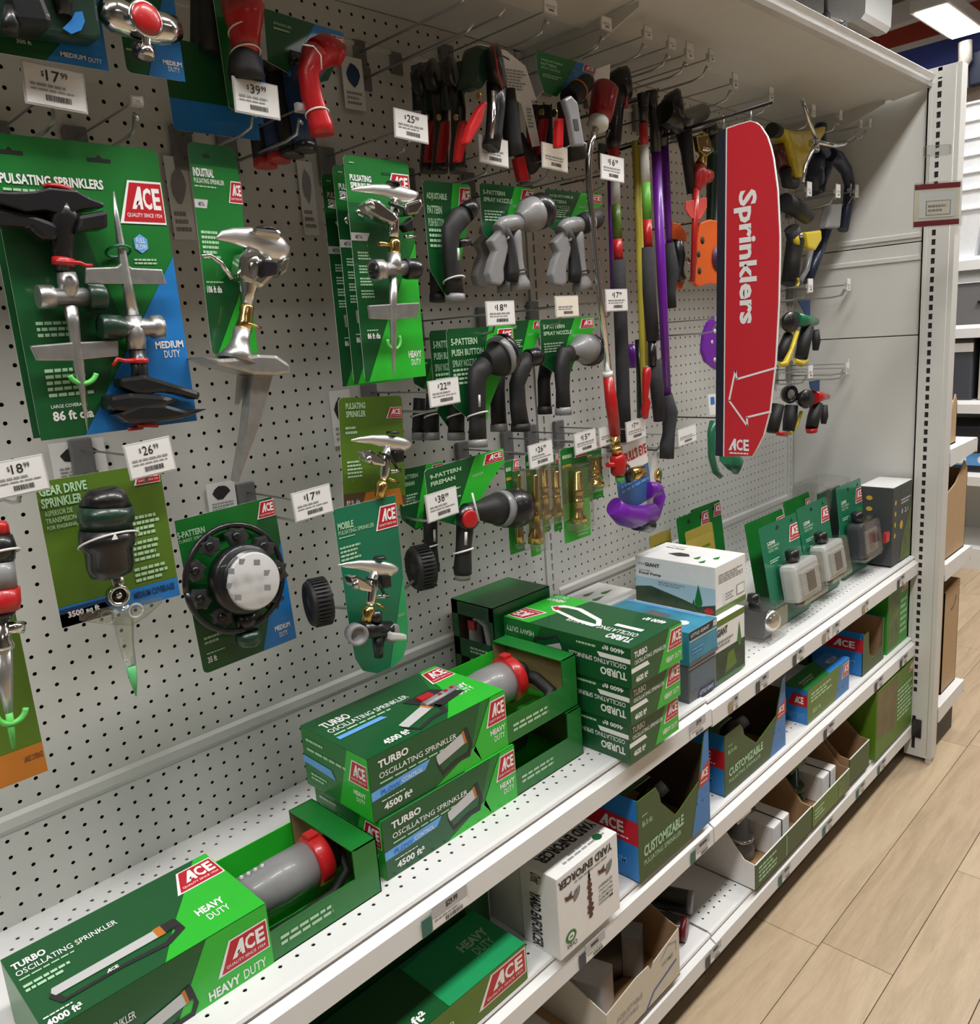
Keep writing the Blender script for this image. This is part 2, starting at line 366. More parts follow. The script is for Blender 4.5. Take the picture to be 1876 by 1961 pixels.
for r in range(-14, 20):
    y1 = ya - r * PWD + PWD if False else ya + r * PWD
    off = {0: 2.60, -1: 1.40 + .0, 1: 2.30}.get(r, rnd.uniform(0, 1.2)); x = off - 1.22 * 6
    while x < 9:
        if x + 1.22 > -2.0 and not (y1 > .3 and x + 1.22 < 2.2) and y1 < 2.6 and y1 > -2.6:
            mb = MB(); mb.bbox((x + .0008, y1 + .0008, -.012), (x + 1.2192, y1 + PWD - .0008, 0), WOODS[rnd.randrange(3)], .0009)
            mb.build('plank', fl)
        x += 1.22
mb = MB(); mb.box((-6, -8, -.02), (14, 8, -.0125), mat('floor_joint', (.12, .08, .05), .8)); mb.build('subfloor', fl)
mb = MB(); mb.box((-6, -8, -.0125), (14, -2.6, -.001), WOODS[0]); mb.box((-6, 2.75, -.0125), (14, 8, -.001), WOODS[0]); mb.build('far_flooring', fl)
# ---- shelves ----
def shelf(label, x0, x1, z, holesback=True, lip=.060):
    t = thing('shelf', label, 'shelf', ((x0 + x1) / 2, -.2, z - .02))
    # deck: perforated front and back double rows, plain middle
    nc = int((x1 - x0 - .03) / PT); ox = x0 + ((x1 - x0) - nc * PT) / 2 + PT / 2
    mA = ox - PT / 2 - x0
    perf('deck', t, nc, 2, (ox, -.067, z), (1, 0, 0), (0, 1, 0), (0, 0, 1), r=.0033, mt=PAINT2, margins=(mA, mA, 0, .067 - PT * 1.5 - .002), stag=False) if False else None
    mb = MB()
    perf('deck_back', t, nc * 2, 2, (ox - PT / 4, -.052, z), (1, 0, 0), (0, 1, 0), (0, 0, 1), r=.0030, mt=PAINT2, pitch=(PT / 2, .0185), margins=(mA, mA, 0, .052 - .0185 * 1.5), stag=True)
    perf('deck_front', t, nc * 2, 2, (ox - PT / 4, -.375, z), (1, 0, 0), (0, 1, 0), (0, 0, 1), r=.0030, mt=PAINT2, pitch=(PT / 2, .0185), margins=(mA, mA, .021, 0), stag=True)
    mb.box((x0, -.375 + .0185 * 1.5, z - .001), (x1, -.052 - .0185 / 2, z), PAINT2)
    mb.box((x0, -.404, z - .022), (x1, -.002, z - .019), PAINT)           # underside
    mb.box((x0, -.404, z - .020), (x0 + .0015, -.002, z), PAINT); mb.box((x1 - .0015, -.404, z - .020), (x1, -.002, z), PAINT)
    mb.build('deck', t)
    # price rail: nose, groove, ticket strip
    mb = MB(); y = YF; e = .0008
    prof = [(-.405, z), (-.412, z - .0015), (-.414, z - .006), (-.409, z - .009), (-.411, z - .012), (-.418, z - .016), (y, z - .020), (y - .001, z - lip + .003), (y + .002, z - lip), (y + .008, z - lip + .002), (-.404, z - .03), (-.404, z - .004)]
    mb.prism([(x0 + e, a, b) for a, b in prof][::-1], (x1 - x0 - 2 * e, 0, 0), PAINT2)
    mb.build('price_rail', t)
    return t
shelf('waist-height perforated white shelf of the near bay, under the stacked green sprinkler boxes', XL, XU, ZS1)
shelf('waist-height perforated white shelf of the far bay, under the pump boxes and timers', XU + .003, X0 - .004, ZS1 - .006)
shelf('middle white shelf of the near bay, holding the white deterrent box', XL, XU, ZS2)
shelf('middle white shelf of the far bay, holding the small blue and green box', XU + .003, X0 - .004, ZS2)
shelf('lowest white shelf of the near bay, with the torn display carton', XL, XU, ZS3)
shelf('lowest white shelf of the far bay, near the wooden floor', XU + .003, X0 - .004, ZS3)
# kick plates set back under the base shelf
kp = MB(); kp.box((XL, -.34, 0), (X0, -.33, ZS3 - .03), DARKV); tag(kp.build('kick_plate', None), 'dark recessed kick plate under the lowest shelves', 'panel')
# canopy shelf
for x0, x1, lb in ((XL, XU, 'upper grey canopy shelf over the near bay'), (XU + .003, X0 - .004, 'upper grey canopy shelf over the far bay, meeting the end post')):
    t = thing('canopy_shelf', lb, 'shelf', ((x0 + x1) / 2, -.2, ZC))
    mb = MB(); mb.prism([(x0, 0, ZC - .006), (x0, -.16, ZC - .004), (x0, -.165, ZC - .010), (x0, -.30, ZC + .006), (x0, -.305, ZC), (x0, -.395, ZC + .012), (x0, -.395, ZC + .03), (x0, 0, ZC + .03)][::-1], (x1 - x0, 0, 0), PAINT)
    mb.build('deck', t)
    mb = MB(); mb.prism([(x0, -.395, ZC + .012), (x0, -.410, ZC + .014), (x0, -.414, ZC + .022), (x0, -.404, ZC + .027), (x0, -.413, ZC + .034), (x0, -.418, ZC + .044), (x0, -.412, ZC + .050), (x0, -.395, ZC + .046)][::-1], (x1 - x0, 0, 0), CHROME if False else mat('satin_rail', (.75, .75, .74), .25, .35)); mb.build('front_rail', t)
mb = MB()
for x in (XU, X0 - .05, XL + .3):
    mb = MB(); mb.prism([(x - .004, 0, ZC - .12), (x - .004, -.30, ZC - .012), (x - .004, -.30, ZC - .002), (x - .004, 0, ZC - .002)], (.003, 0, 0), PAINT)
    tag(mb.build('shelf_bracket', None), {0: 'grey bracket under the canopy at the middle upright', 1: 'grey bracket under the canopy in the far corner', 2: 'grey bracket under the canopy at the left'}[(XU, X0 - .05, XL + .3).index(x)], 'bracket')
# ================= PRODUCT HELPERS =================
VW = dict(A=(0, 0, .34115), B=(0, 350, .34115), C=(0, 880, .34115), D=(560, 0, .3305), E=(560, 300, .3305), F=(560, 700, .3305), G=(1080, 0, .2295), H=(1080, 400, .3163),
          I=(1350, 0, .2804), J=(1350, 400, .306), K=(850, 980, .3465), L=(1350, 880, .3161), M=(0, 1450, .3945), N=(550, 1230, .3198), O=(600, 1500, .3998), Q=(1100, 1250, .3731), P=(0, 0, 1))
class Prod:
    """a hanging or standing product; outlines are read in one of the views and put at real depth y"""
    def __init__(s, name, label, cat, c, y, view='P', group=None, root=None):
        s.w = VW[view]; s.y = y; s.root = root or thing(name, label, cat, s.at(*c), group)
    def px(s, u, v): return s.w[0] + u * s.w[2], s.w[1] + v * s.w[2]
    def at(s, u, v, dy=0): return at(*s.px(u, v), s.y + dy)
    def view(s, v): s.w = VW[v]; return s
    def sw(s, mb, m, pts, dy=0, seg=12, flat=1.0):
        P = []; R = []
        for q in pts:
            p = s.at(q[0], q[1], dy + (q[3] if len(q) > 3 else 0)); P.append(p); r = q[2] * s.w[2] * pxm(p); R.append((r, r * flat))
        mb.sweep(P, R, m, seg)
    def pl(s, mb, m, pts, th, dy=0, bev=.0):
        P = [s.at(q[0], q[1], dy) for q in pts]
        n = sum(((P[i].x - P[i - 1].x) * (P[i].z + P[i - 1].z) for i in range(len(P))))
        if n < 0: P = P[::-1]
        if bev:
            bm = bmesh.new(); vs = [bm.verts.new(p + V((0, -th / 2, 0))) for p in P]; f = bm.faces.new(vs)
            r = bmesh.ops.extrude_face_region(bm, geom=[f]); bmesh.ops.translate(bm, verts=[e for e in r['geom'] if isinstance(e, bmesh.types.BMVert)], vec=(0, th, 0))
            bmesh.ops.recalc_face_normals(bm, faces=bm.faces[:])
            bmesh.ops.bevel(bm, geom=bm.edges[:], offset=bev, segments=2, profile=.6, affect='EDGES', clamp_overlap=True)
            bmesh.ops.triangulate(bm, faces=[x for x in bm.faces if len(x.verts) > 4]); bm.verts.index_update()
            mb.add([q.co.copy() for q in bm.verts], [tuple(x.index for x in f.verts) for f in bm.faces], m, False); bm.free()
        else: mb.prism([p + V((0, -th / 2, 0)) for p in P], (0, th, 0), m)
    def ring(s, mb, m, c, R, r, dy=0, axis=(0, 1, 0), a0=0, a1=360, n=20, sq=1.0):
        o = s.at(c[0], c[1], dy); k = s.w[2] * pxm(o); ax = V(axis).normalized(); a = ax.cross(V((0, 0, 1)))
        if a.length < .1: a = V((1, 0, 0))
        a.normalize(); b = ax.cross(a)
        pts = [o + a * (R * k * math.cos(math.radians(t))) + b * (R * k * sq * math.sin(math.radians(t))) for t in [a0 + (a1 - a0) * i / n for i in range(n + 1)]]
        mb.sweep(pts, r * k, m, 6)
    def la(s, mb, m, c, axis, prof, dy=0, seg=20):
        o = s.at(c[0], c[1], dy); k = s.w[2] * pxm(o); mb.lathe(o, axis, [(h * k, r * k) for h, r in prof], m, seg)
    def part(s, name, *ops, label=None, parent=None):
        mb = MB()
        for o in ops:
            k = o[0]
            if k == 's': s.sw(mb, *o[1:])
            elif k == 'p': s.pl(mb, *o[1:])
            elif k == 'r': s.ring(mb, *o[1:])
            elif k == 'l': s.la(mb, *o[1:])
        return mb.build(name, parent or s.root, label=label)
    def card(s, tl, br, m, y=None, roll=0, back=WHT, th=.0007, r=.008, name='backing_card', label=None, slots=True, pts=None):
        y0 = s.y; s.y = y if y is not None else s.y
        a = s.at(*tl); b = s.at(*br); s.y = y0; y = a.y
        W = b.x - a.x; H = a.z - b.z; c = V((a.x + W / 2, y, a.z)); M = Matrix.Translation(c) @ Matrix.Rotation(math.radians(roll), 4, 'Y') @ Matrix.Translation(-c)
        P2 = pts or rrect(W, H, r); P2 = [(p * W, q * H) for p, q in pts] if pts else P2
        mb = MB(); f = [M @ V((a.x + p, y, b.z + q)) for p, q in P2]; n = len(f)
        mb.add(f, [tuple(range(n))], m); bk = [p + V((0, th, 0)) for p in f]; mb.add(bk, [tuple(range(n))[::-1]], back)
        mb.add(f + bk, [(i, i + n, (i + 1) % n + n, (i + 1) % n) for i in range(n)], back)
        mb.build(name, s.root, label=label)
        o = M @ V((a.x, y, b.z)); g = G(o, M.to_3x3() @ V((W, 0, 0)), M.to_3x3() @ V((0, 0, H)))
        g.W = W; g.H = H
        if slots:
            for sx in ((.5,) if slots is True else slots):
                g.poly([(sx - .07, .95), (sx - .02, .95), (sx, .962), (sx + .02, .95), (sx + .07, .95), (sx + .07, .938), (sx - .07, .938)], DARKV, 1)
        return g
PLATE = mat('smoked_plastic', (.16, .16, .16), .35)
LABELW = mat('label_paper', (.80, .80, .79), .55)
HN = {}
def hook(uv, y, price, label, z_up=0, w=.066, h=.047, paper=None, plate=True, lower=True, tilt=0, dark=False, wm=None, name='scanner_hook', yend=0, grp='display hooks with price labels', cat='hook'):
    if w > 1: w = at(uv[0] + w / 2, uv[1], y).x - at(uv[0] - w / 2, uv[1], y).x; h = h * pxm(at(uv[0], uv[1], y))
    c = at(uv[0], uv[1], y); c.x = min(c.x, X0 - .030); x = c.x; za = c.z + z_up; m = wm or (DWIRE if dark else WIRE)
    t = thing(name, label, cat, V((x, yend - .005, za - .02)), grp)
    if plate:
        mb = MB(); mb.bbox((x - .016, yend - .012, za - .048), (x + .016, yend - .001, za + .016), PLATE, .003); mb.build('back_plate', t)
    mb = MB(); mb.sweep([(x, yend - .008, za), (x, y + .012, za), (x, y + .004, za)], .0016, m, 6); mb.build('label_arm', t)
    if lower:
        mb = MB(); mb.sweep([(x, yend - .008, za - .034), (x, y + .05, za - .034), (x, y + .022, za - .030), (x, y + .012, za - .012), (x, y + .004, za - .016)][:4] + [(x, y + .006, za - .020)], .0024, m, 8); mb.build('hook_wire', t)
    M = Matrix.Translation(c) @ Matrix.Rotation(math.radians(tilt), 4, 'Y')
    mb = MB(); mb.bbox((-w / 2 - .002, -.0012, -h / 2 - .002), (w / 2 + .002, .0012, h / 2 + .002), LGPLA, .0008, M); mb.bbox((-.008, .001, -.006), (.008, .010, .006), LGPLA, .001, M); mb.build('label_holder', t)
    o = M @ V((-w / 2, -.0014, -h / 2)); g = G(o, M.to_3x3() @ V((w, 0, 0)), M.to_3x3() @ V((0, 0, h))); g.rect(0, 0, 1, 1, paper or LABELW, 0)
    if price:
        d, cts = price.split('.'); g.text('$', .28, .70, .33, .86, BLK, 2); g.text(d, .36, .62, .36 + .115 * len(d), .90, BLK, 2); g.text(cts, .38 + .115 * len(d), .74, .50 + .115 * len(d), .90, BLK, 2)
    g.small(.08, .44, .9, .56, 1, GREYP, 2, len(label)); g.small(.08, .34, .95, .42, 1, GREYP, 2, len(label) + 3)
    r = random.Random(len(label)); xx = .32
    while xx < .74: ww = r.choice((.008, .014, .02)); g.rect(xx, .12, xx + ww, .27, BLK, 2); xx += ww + r.choice((.008, .012))
    g.build('price_label', t); return t
# ================= LEFT COLUMN PRODUCTS =================
def zip_(p, c, R, m=ZIP, sq=.25, dy=0, r=4, a0=0, a1=360): p.part('zip_tie', ('r', m, c, R, r, dy, (0, .35, 1), a0, a1, 20, 1.0))
# twin pack
p = Prod('sprinkler_pack', 'wide green card with two black headed sprinklers, one pointing up and one down', 'sprinkler', (440, 730), -.20, 'B')
g = p.card((-100, -290), (1105, 1335), GRN2, slots=(.12, .62)); p2 = None
g.poly([(0, .0), (.34, 0), (.60, .40), (.45, .72), (.0, .80)], GRN, 1); g.poly([(1, .62), (1, 0), (.26, 0)], BLUE, 2)
g.text('PULSATING SPRINKLERS', -.02 + .06, .845, .62, .878, WHT, 3, True); g.small(.05, .82, .3, .835, 1, PALE, 3)
g.badge(.69, .735, .99, .885, 3); g.poly([(.80 + .05 * math.sin(a * math.pi / 3), .665 + .034 * math.cos(a * math.pi / 3)) for a in range(6)], SKY, 3)
g.text('FULL', .772, .668, .828, .686, WHT, 4); g.text('FLOW', .765, .645, .835, .663, WHT, 4); g.small(.74, .59, .90, .615, 2, PALE, 3, 3)
g.text('MEDIUM', .79, .285, .98, .312, WHT, 4, True); g.text('DUTY', .84, .25, .95, .277, WHT, 4)
g.small(.09, .345, .33, .405, 3, PALE, 3, 5); g.small(.09, .14, .36, .245, 5, PALE, 3, 6); g.text('LARGE COVERAGE', .09, .105, .30, .117, WHT, 3); g.text('86 ft dia', .09, .06, .33, .095, WHT, 3, True)
g.build('front_print', p.root)
d = -.022
p.part('cast_body', ('s', CAST, [(372, 505, 50), (382, 560, 56), (390, 640, 52)], d), ('s', CAST, [(212, 640, 66), (300, 640, 64), (306, 640, 48), (495, 640, 50)], d), label='cast metal body')
p.part('spike', ('s', CAST, [(395, 690, 44), (412, 790, 34), (425, 900, 30), (440, 1010, 32), (462, 1160, 19), (492, 1395, 3)], d, 8, .7), ('p', CAST, [(165, 915), (400, 895), (660, 885), (662, 975), (475, 992), (405, 1000), (205, 1000)], .006, d, .002))
p.part('valve_knob', ('s', DGPLA, [(490, 640, 66), (500, 640, 72), (575, 640, 72), (588, 640, 64)], d))
p.part('sprinkler_head', ('p', BPLA, [(-60, 60), (60, 66), (170, 60), (250, 40), (400, 55), (470, 95), (550, 125), (556, 152), (430, 160), (350, 195), (230, 165), (120, 175), (-60, 120)], .035, d, .005),
       ('s', BPLA, [(345, 110, 85), (345, 200, 95), (345, 300, 70), (350, 360, 60), (360, 500, 50)], d), ('p', BPLA, [(-60, 140), (180, 190), (330, 250), (300, 330), (230, 330), (150, 260), (-60, 250)], .025, d, .005), ('p', BPLA, [(420, 190), (580, 160), (585, 265), (480, 270), (400, 300)], .03, d - .004, .005), label='black plastic sprinkler head')
p.part('cap', ('s', RPLA, [(325, 18, 60), (325, 26, 78), (325, 45, 78)], d), label='red cap')
p.part('range_clip', ('s', RPLA, [(355, 425, 60), (355, 470, 60)], d), ('s', RPLA, [(310, 440, 10), (450, 450, 12), (480, 465, 12), (520, 462, 8)], d - .02), label='red range clip')
p.part('clip', ('r', LGREEN, (462, 1050), 76, 15, d, (0, 1, 0), 20, 160))
p.part('spike', ('s', CAST, [(638, 50, 5), (655, 200, 16), (690, 420, 26), (715, 570, 30), (745, 745, 38)], d, 8, .7), ('p', CAST, [(475, 478), (650, 472), (690, 440), (735, 478), (905, 486), (932, 572), (475, 570)], .006, d, .002))
p.part('cast_body', ('s', CAST, [(690, 812, 48), (845, 812, 50), (850, 812, 64), (905, 808, 66)], d), ('s', CAST, [(745, 750, 46), (758, 850, 56), (768, 935, 50)], d))
p.part('valve_knob', ('s', DGPLA, [(558, 808, 60), (566, 808, 72), (680, 812, 68), (695, 812, 50)], d))
p.part('sprinkler_head', ('s', BPLA, [(770, 935, 46), (782, 1050, 44), (790, 1160, 60), (800, 1250, 70)], d), ('p', BPLA, [(650, 1095), (790, 1080), (990, 1140), (1100, 1175), (1092, 1222), (985, 1190), (900, 1175), (760, 1190), (655, 1150)], .03, d, .005),
       ('p', BPLA, [(590, 1195), (700, 1180), (880, 1190), (990, 1222), (880, 1260), (700, 1290), (590, 1275)], .04, d, .006), ('p', BPLA, [(620, 1300), (760, 1240), (900, 1242), (1010, 1275), (1145, 1268), (1010, 1320), (860, 1345), (700, 1350)], .032, d - .004, .005), label='black plastic sprinkler head')
p.part('cap', ('s', RPLA, [(822, 1350, 66), (822, 1372, 62)], d), ('s', RPLA, [(720, 1385, 10), (770, 1375, 14), (800, 1372, 14)], d), label='red cap')
p.part('range_clip', ('s', RPLA, [(775, 985, 54), (778, 1015, 54)], d), ('s', RPLA, [(632, 1028, 8), (660, 990, 13), (700, 1000, 12), (760, 998, 12)], d - .018), label='red range clip')
p.part('retaining_ring', ('r', GREENPLA, (665, 385), 66, 9, d + .006, (0, .4, 1)))
q = Prod('sprinkler_pack', 'green sprinkler card directly behind the wide two-sprinkler card, only its edge showing', 'sprinkler', (60, 700), -.165, 'B'); g = q.card((-140, -270), (1020, 1330), GRN2, slots=False); g.rect(0, 0, .3, 1, GRN, 1); g.build('front_print', q.root)
hook((105, 168), -.23, '17.99', 'price label arm reading $17, above the wide two-sprinkler card', w=110, h=70, tilt=3); 
hook((262, 192), -.215, None, 'bare hook end above the red emblem of the wide two-sprinkler card', w=.012, h=.006)
# industrial pulsating sprinkler
p = Prod('sprinkler', 'narrow green card with a large chrome impact sprinkler on a long metal spike', 'sprinkler', (1380, 700), -.19, 'B')
g = p.card((1050, -230), (1470, 950), GRN, roll=1.5, slots=(.35,)); g.poly([(1, .42), (1, 0), (.12, 0)], LIME, 1); g.poly([(0, .9), (1, .9), (1, .55), (.6, .4), (0, .3)], GRN2, 1)
g.text('INDUSTRIAL', .04, .845, .46, .885, WHT, 3, True); g.text('PULSATING SPRINKLER', .04, .815, .66, .838, WHT, 3); g.small(.04, .795, .5, .807, 1, PALE, 3)
g.poly([(0, .74), (.28, .74), (.24, .70), (0, .70)], LGPLA, 2); g.text('METAL', .08, .710, .20, .728, BLK, 3); g.badge(.72, .735, 1.02, .84, 3)
g.small(.06, .46, .42, .60, 6, PALE, 3, 8); g.text('106 ft dia', .05, .30, .36, .335, WHT, 3, True); g.small(.05, .345, .42, .36, 1, PALE, 3)
g.build('front_print', p.root); d = -.03
p.part('spike', ('p', CAST, [(1395, 1080), (1510, 1085), (1440, 1350), (1320, 1680), (1312, 1670), (1360, 1400)], .022, d, .006), ('p', CAST, [(1340, 1080), (1400, 1080), (1330, 1250), (1326, 1240)], .012, d + .01, .003))
p.part('step_plate', ('p', CAST, [(1075, 980), (1200, 990), (1270, 985), (1400, 965), (1500, 970), (1575, 1020), (1582, 1072), (1500, 1085), (1380, 1080), (1180, 1030)], .05, d, .008), ('s', CAST, [(1360, 820, 50), (1350, 880, 48), (1340, 940, 70), (1330, 1000, 120)], d))
p.part('pivot', ('s', BRASS, [(1385, 680, 30), (1385, 700, 40), (1380, 740, 36), (1375, 780, 42), (1365, 825, 48)], d, 12), label='brass pivot')
p.part('sprinkler_body', ('s', CHROME, [(1420, 380, 50), (1400, 470, 80), (1395, 560, 62), (1390, 620, 42), (1388, 690, 34)], d), ('p', CHROME, [(1330, 400), (1440, 385), (1500, 430), (1520, 520), (1440, 600), (1310, 540)], .03, d, .006),
       ('s', CHROME, [(1130, 410, 8), (1180, 408, 12), (1240, 450, 14), (1300, 540, 16)], d), ('p', BPLA, [(1440, 430), (1530, 440), (1530, 520), (1450, 540)], .03, d - .008, .004), ('p', CHROME, [(1570, 440), (1610, 420), (1590, 500), (1540, 540)], .02, d, .003), ('s', BRASS, [(1390, 790, 8), (1465, 815, 8)], d - .01))
p.part('deflector', ('s', DEFL, [(1212, 312, 5), (1250, 300, 30), (1310, 300, 44), (1400, 312, 62), (1490, 345, 78), (1560, 375, 76), (1600, 400, 52), (1612, 420, 12)], d, 16, .55), ('p', CHROME, [(1380, 260), (1530, 272), (1560, 320), (1400, 300)], .036, d, .008), label='chrome deflector hood')
p.part('cap', ('s', BPLA, [(1500, 255, 60), (1500, 270, 66)], d), label='black cap')
hook((491, 189), -.23, '39.99', 'price label reading $39, below the red cone sprinkler', w=80, h=58, tilt=2)
hook((580, 205), -.225, None, 'empty hook end beside the red pistol nozzle, upper one', w=.012, h=.006, lower=True)
# top row left: tool clamshell card
p = Prod('sprinkler', 'green and blue card in the top left corner with a dark moulded tray', 'sprinkler', (300, 200), -.235, 'A')
g = p.card((-250, -330), (612, 400), GRN, r=.008); g.poly([(1, 1), (1, 0), (.50, 0), (.66, .24), (.86, .30), (.92, .55), (.92, 1)], BLUE, 1); g.text('MEDIUM', .62, .07, .82, .12, WHT, 3, True); g.text('DUTY', .84, .06, .95, .11, WHT, 3)
g.text('300 ft', .30, .13, .41, .17, WHT, 3); g.small(.25, .19, .42, .21, 1, PALE, 3); g.build('front_print', p.root)
p.part('moulded_tray', ('p', DGPLA, [(-200, -300), (500, -300), (520, 60), (545, 225), (520, 248), (240, 210), (0, 190), (-200, 180)], .03, -.018, .008), label='dark moulded tray')
p.part('sprinkler_body', ('p', BPLA, [(30, -250), (170, -250), (200, 20), (240, 120), (260, 190), (60, 170), (20, 20)], .05, -.035, .01), ('s', BPLA, [(330, -250, 60), (345, 0, 55), (360, 90, 40)], -.035), ('s', BPLA, [(60, 40, 34), (60, 130, 50), (60, 190, 40)], -.05))
p.part('cutout', ('p', BLUE, [(350, 160), (400, 110), (420, 70), (460, 65), (475, 120), (455, 170), (400, 192)], .002, -.036), label='blue window of card')
# red dome turret
p = Prod('sprinkler', 'chrome sprinkler with a glossy red dome on a green and blue card, top left', 'sprinkler', (820, 100), -.23, 'A')
g = p.card((600, -330), (1040, 460), GRN, r=.006); g.poly([(1, 1), (1, 0), (.36, 0), (.85, .75), (.85, 1)], BLUE, 1); g.text('MEDIUM', .64, .115, .97, .155, WHT, 3, True); g.text('DUTY', .72, .065, .92, .105, WHT, 3); g.small(.04, .17, .14, .20, 1, PALE, 3); g.build('front_print', p.root)
p.part('turret_body', ('s', CHROME, [(560, 40, 60), (640, 80, 100), (760, 130, 90), (850, 150, 95), (930, 160, 85), (1000, 160, 60)], -.03, 14, .8), label='chrome body')
p.part('dome', ('l', CHROME, (818, 105), (.05, -1, .05), [(0, 100), (6, 100), (10, 88)], -.055, 24), ('l', RPLA, (818, 105), (.05, -1, .05), [(8, 86), (22, 80), (34, 62), (42, 34), (45, 4)], -.055, 24), label='glossy red dome')
p.part('stem', ('s', CHROME, [(820, 190, 22), (822, 260, 26), (822, 262, 46), (822, 325, 46)], -.05, 8), ('s', BPLA, [(800, 260, 60), (800, 330, 55)], -.035))
# red cone nozzle
p = Prod('nozzle', 'red cone shaped nozzle with a black base on a green and blue card', 'nozzle', (1370, 250), -.185, 'A')
g = p.card((1150, -330), (1500, 640), GRN2, r=.004, roll=-1); g.poly([(1, .75), (1, 0), (.22, 0), (.5, .25)], BLUE, 1); g.poly([(.5, 1), (1.1, 1), (1.1, .7)], BLUE, 1) if False else None; g.badge(.7, .72, 1.05, .82, 3); g.build('front_print', p.root)
p.part('nozzle_head', ('s', RPLA, [(1360, 18, 60), (1361, 20, 112), (1362, 26, 120), (1370, 120, 104), (1375, 200, 84), (1378, 300, 74)], -.04, 20), label='red nozzle head')
p.part('nozzle_base', ('s', BRUB, [(1378, 300, 76), (1375, 340, 86), (1378, 400, 98), (1390, 445, 100), (1392, 455, 80)], -.04, 20), label='black rubber base')
p.part('zip_tie', ('r', ZIP, (1375, 180), 92, 5, -.04, (0, .3, 1)), ('r', ZIP, (1378, 300), 84, 5, -.04, (0, .3, 1)))
for i, (uv, dy) in enumerate((((1035, 230), .02), ((1100, 150), .035))):
    q = Prod('nozzle', ['dark green carded nozzle just behind the red cone nozzle card', 'dark green carded nozzle, second behind the red cone nozzle'][i], 'nozzle', (1150, 300), -.172 + dy, 'A', group='cards behind the red cone nozzle')
    g = q.card((1150 - 60 * i - 60, -330), (1480 - 40 * i, 700 - 30 * i), GRN); g.poly([(1, .45), (1, 0), (.25, 0)], BLUE, 1); g.build('front_print', q.root)
    q.part('nozzle_base', ('s', BRUB, [(1180 - 50 * i, 0, 60), (1180 - 50 * i, 300, 60)], -.012))
q = Prod('nozzle_card', 'blue bottomed card hanging lowest behind the red cone nozzle', 'card', (1150, 600), -.16, 'A'); g = q.card((900, 200), (1460, 790), GRN); g.rect(0, 0, 1, .35, BLUE, 1); g.build('front_print', q.root)
# red pistol sprinkler/nozzle
p = Prod('nozzle', 'solid red pistol grip nozzle with zip ties in front of a blue card', 'nozzle', (1780, 450), -.215, 'A')
g = p.card((1480, 60), (1960, 520), GRN, y=-.19, roll=3, pts=[(0, .2), (.5, 0), (.75, .15), (1, .80), (1, 1), (0, 1)], slots=False); g.poly([(.22, .05), (.62, .1), (1, .80), (1, 1), (.62, 1)], BLUE, 1); g.badge(.80, .72, 1.0, .92, 3, slant=.15); g.text('MEDIUM', .57, .67, .74, .72, WHT, 3); g.text('DUTY', .60, .60, .70, .65, WHT, 3)
g.text('SPRINKLER', .1, .8, .32, .84, PALE, 3); g.small(.1, .72, .3, .77, 1, PALE, 3); g.build('front_print', p.root)
p.part('handle', ('s', RPLA, [(1860, 290, 70), (1760, 320, 80), (1730, 420, 60), (1750, 540, 62), (1770, 600, 60), (1800, 700, 68), (1810, 760, 70)], -.02, 14), label='red grip')
p.part('nozzle_head', ('s', RPLA, [(1780, 300, 80), (1830, 275, 82), (1870, 290, 70), (1905, 310, 66)], -.02, 16), label='red head')
p.part('zip_tie', ('r', ZIP, (1780, 640), 66, 5, -.02, (0, .3, 1)), ('s', ZIP, [(1700, 250, 4), (1760, 260, 4), (1800, 310, 4), (1805, 390, 4)], -.048))
for i in range(4):
    q = Prod('nozzle', ['navy and black nozzle hanging first behind the red pistol nozzle', 'navy and black nozzle hanging second behind the red pistol nozzle', 'red and navy nozzle third in the row behind the red pistol nozzle', 'red and navy nozzle farthest back behind the red pistol nozzle'][i], 'nozzle', (1620, 600), -.18 + .03 * i, 'A', group='nozzles behind the red pistol nozzle')
    du = -75 * i; dv = 30 * i
    q.part('handle', ('s', NAVY if i % 2 == 0 else BRUB, [(1640 + du, 380 + dv, 60), (1660 + du, 520 + dv, 62), (1690 + du, 680 + dv, 60), (1710 + du, 800 + dv, 64)], 0, 12), ('s', RPLA if i > 1 else BPLA, [(1712 + du, 800 + dv, 66), (1716 + du, 850 + dv, 66)], 0, 12))
    q.part('nozzle_head', ('s', BPLA, [(1600 + du, 330 + dv, 58), (1660 + du, 360 + dv, 66)], 0, 12)); q.part('pin', ('s', BRASS, [(1690 + du, 425 + dv, 12), (1700 + du, 425 + dv, 12)], -.03))
# ---- lower left: orange/green turbine card
p = Prod('sprinkler', 'tall green card with an orange foot and a grey and red rotary sprinkler', 'sprinkler', (30, 1000), -.215, 'C')
g = p.card((-420, 120), (268, 1745), GRN2, slots=False); g.rect(0, 0, 1, .105, ORANGE, 2); g.poly([(0, .105), (1, .105), (1, .5), (.6, .9), (0, .9)], OLIVE, 1); g.badge(.50, .885, .82, .955, 3); g.text('LARGE COVERAGE', .62, .055, .97, .075, BLK, 3); g.build('front_print', p.root)
p.part('sprinkler_head', ('s', RPLA, [(-10, 345, 40), (-10, 365, 52), (-10, 420, 60)], -.05, 16), ('s', BPLA, [(-10, 420, 70), (-10, 480, 90), (-10, 560, 84)], -.05, 16), ('s', GPLA, [(-10, 570, 80), (-5, 720, 92)], -.05, 18), ('s', RPLA, [(0, 720, 100), (2, 800, 104), (4, 845, 95)], -.05, 18), ('s', BPLA, [(4, 845, 80), (6, 890, 60)], -.05, 16), label='grey and red rotary head')
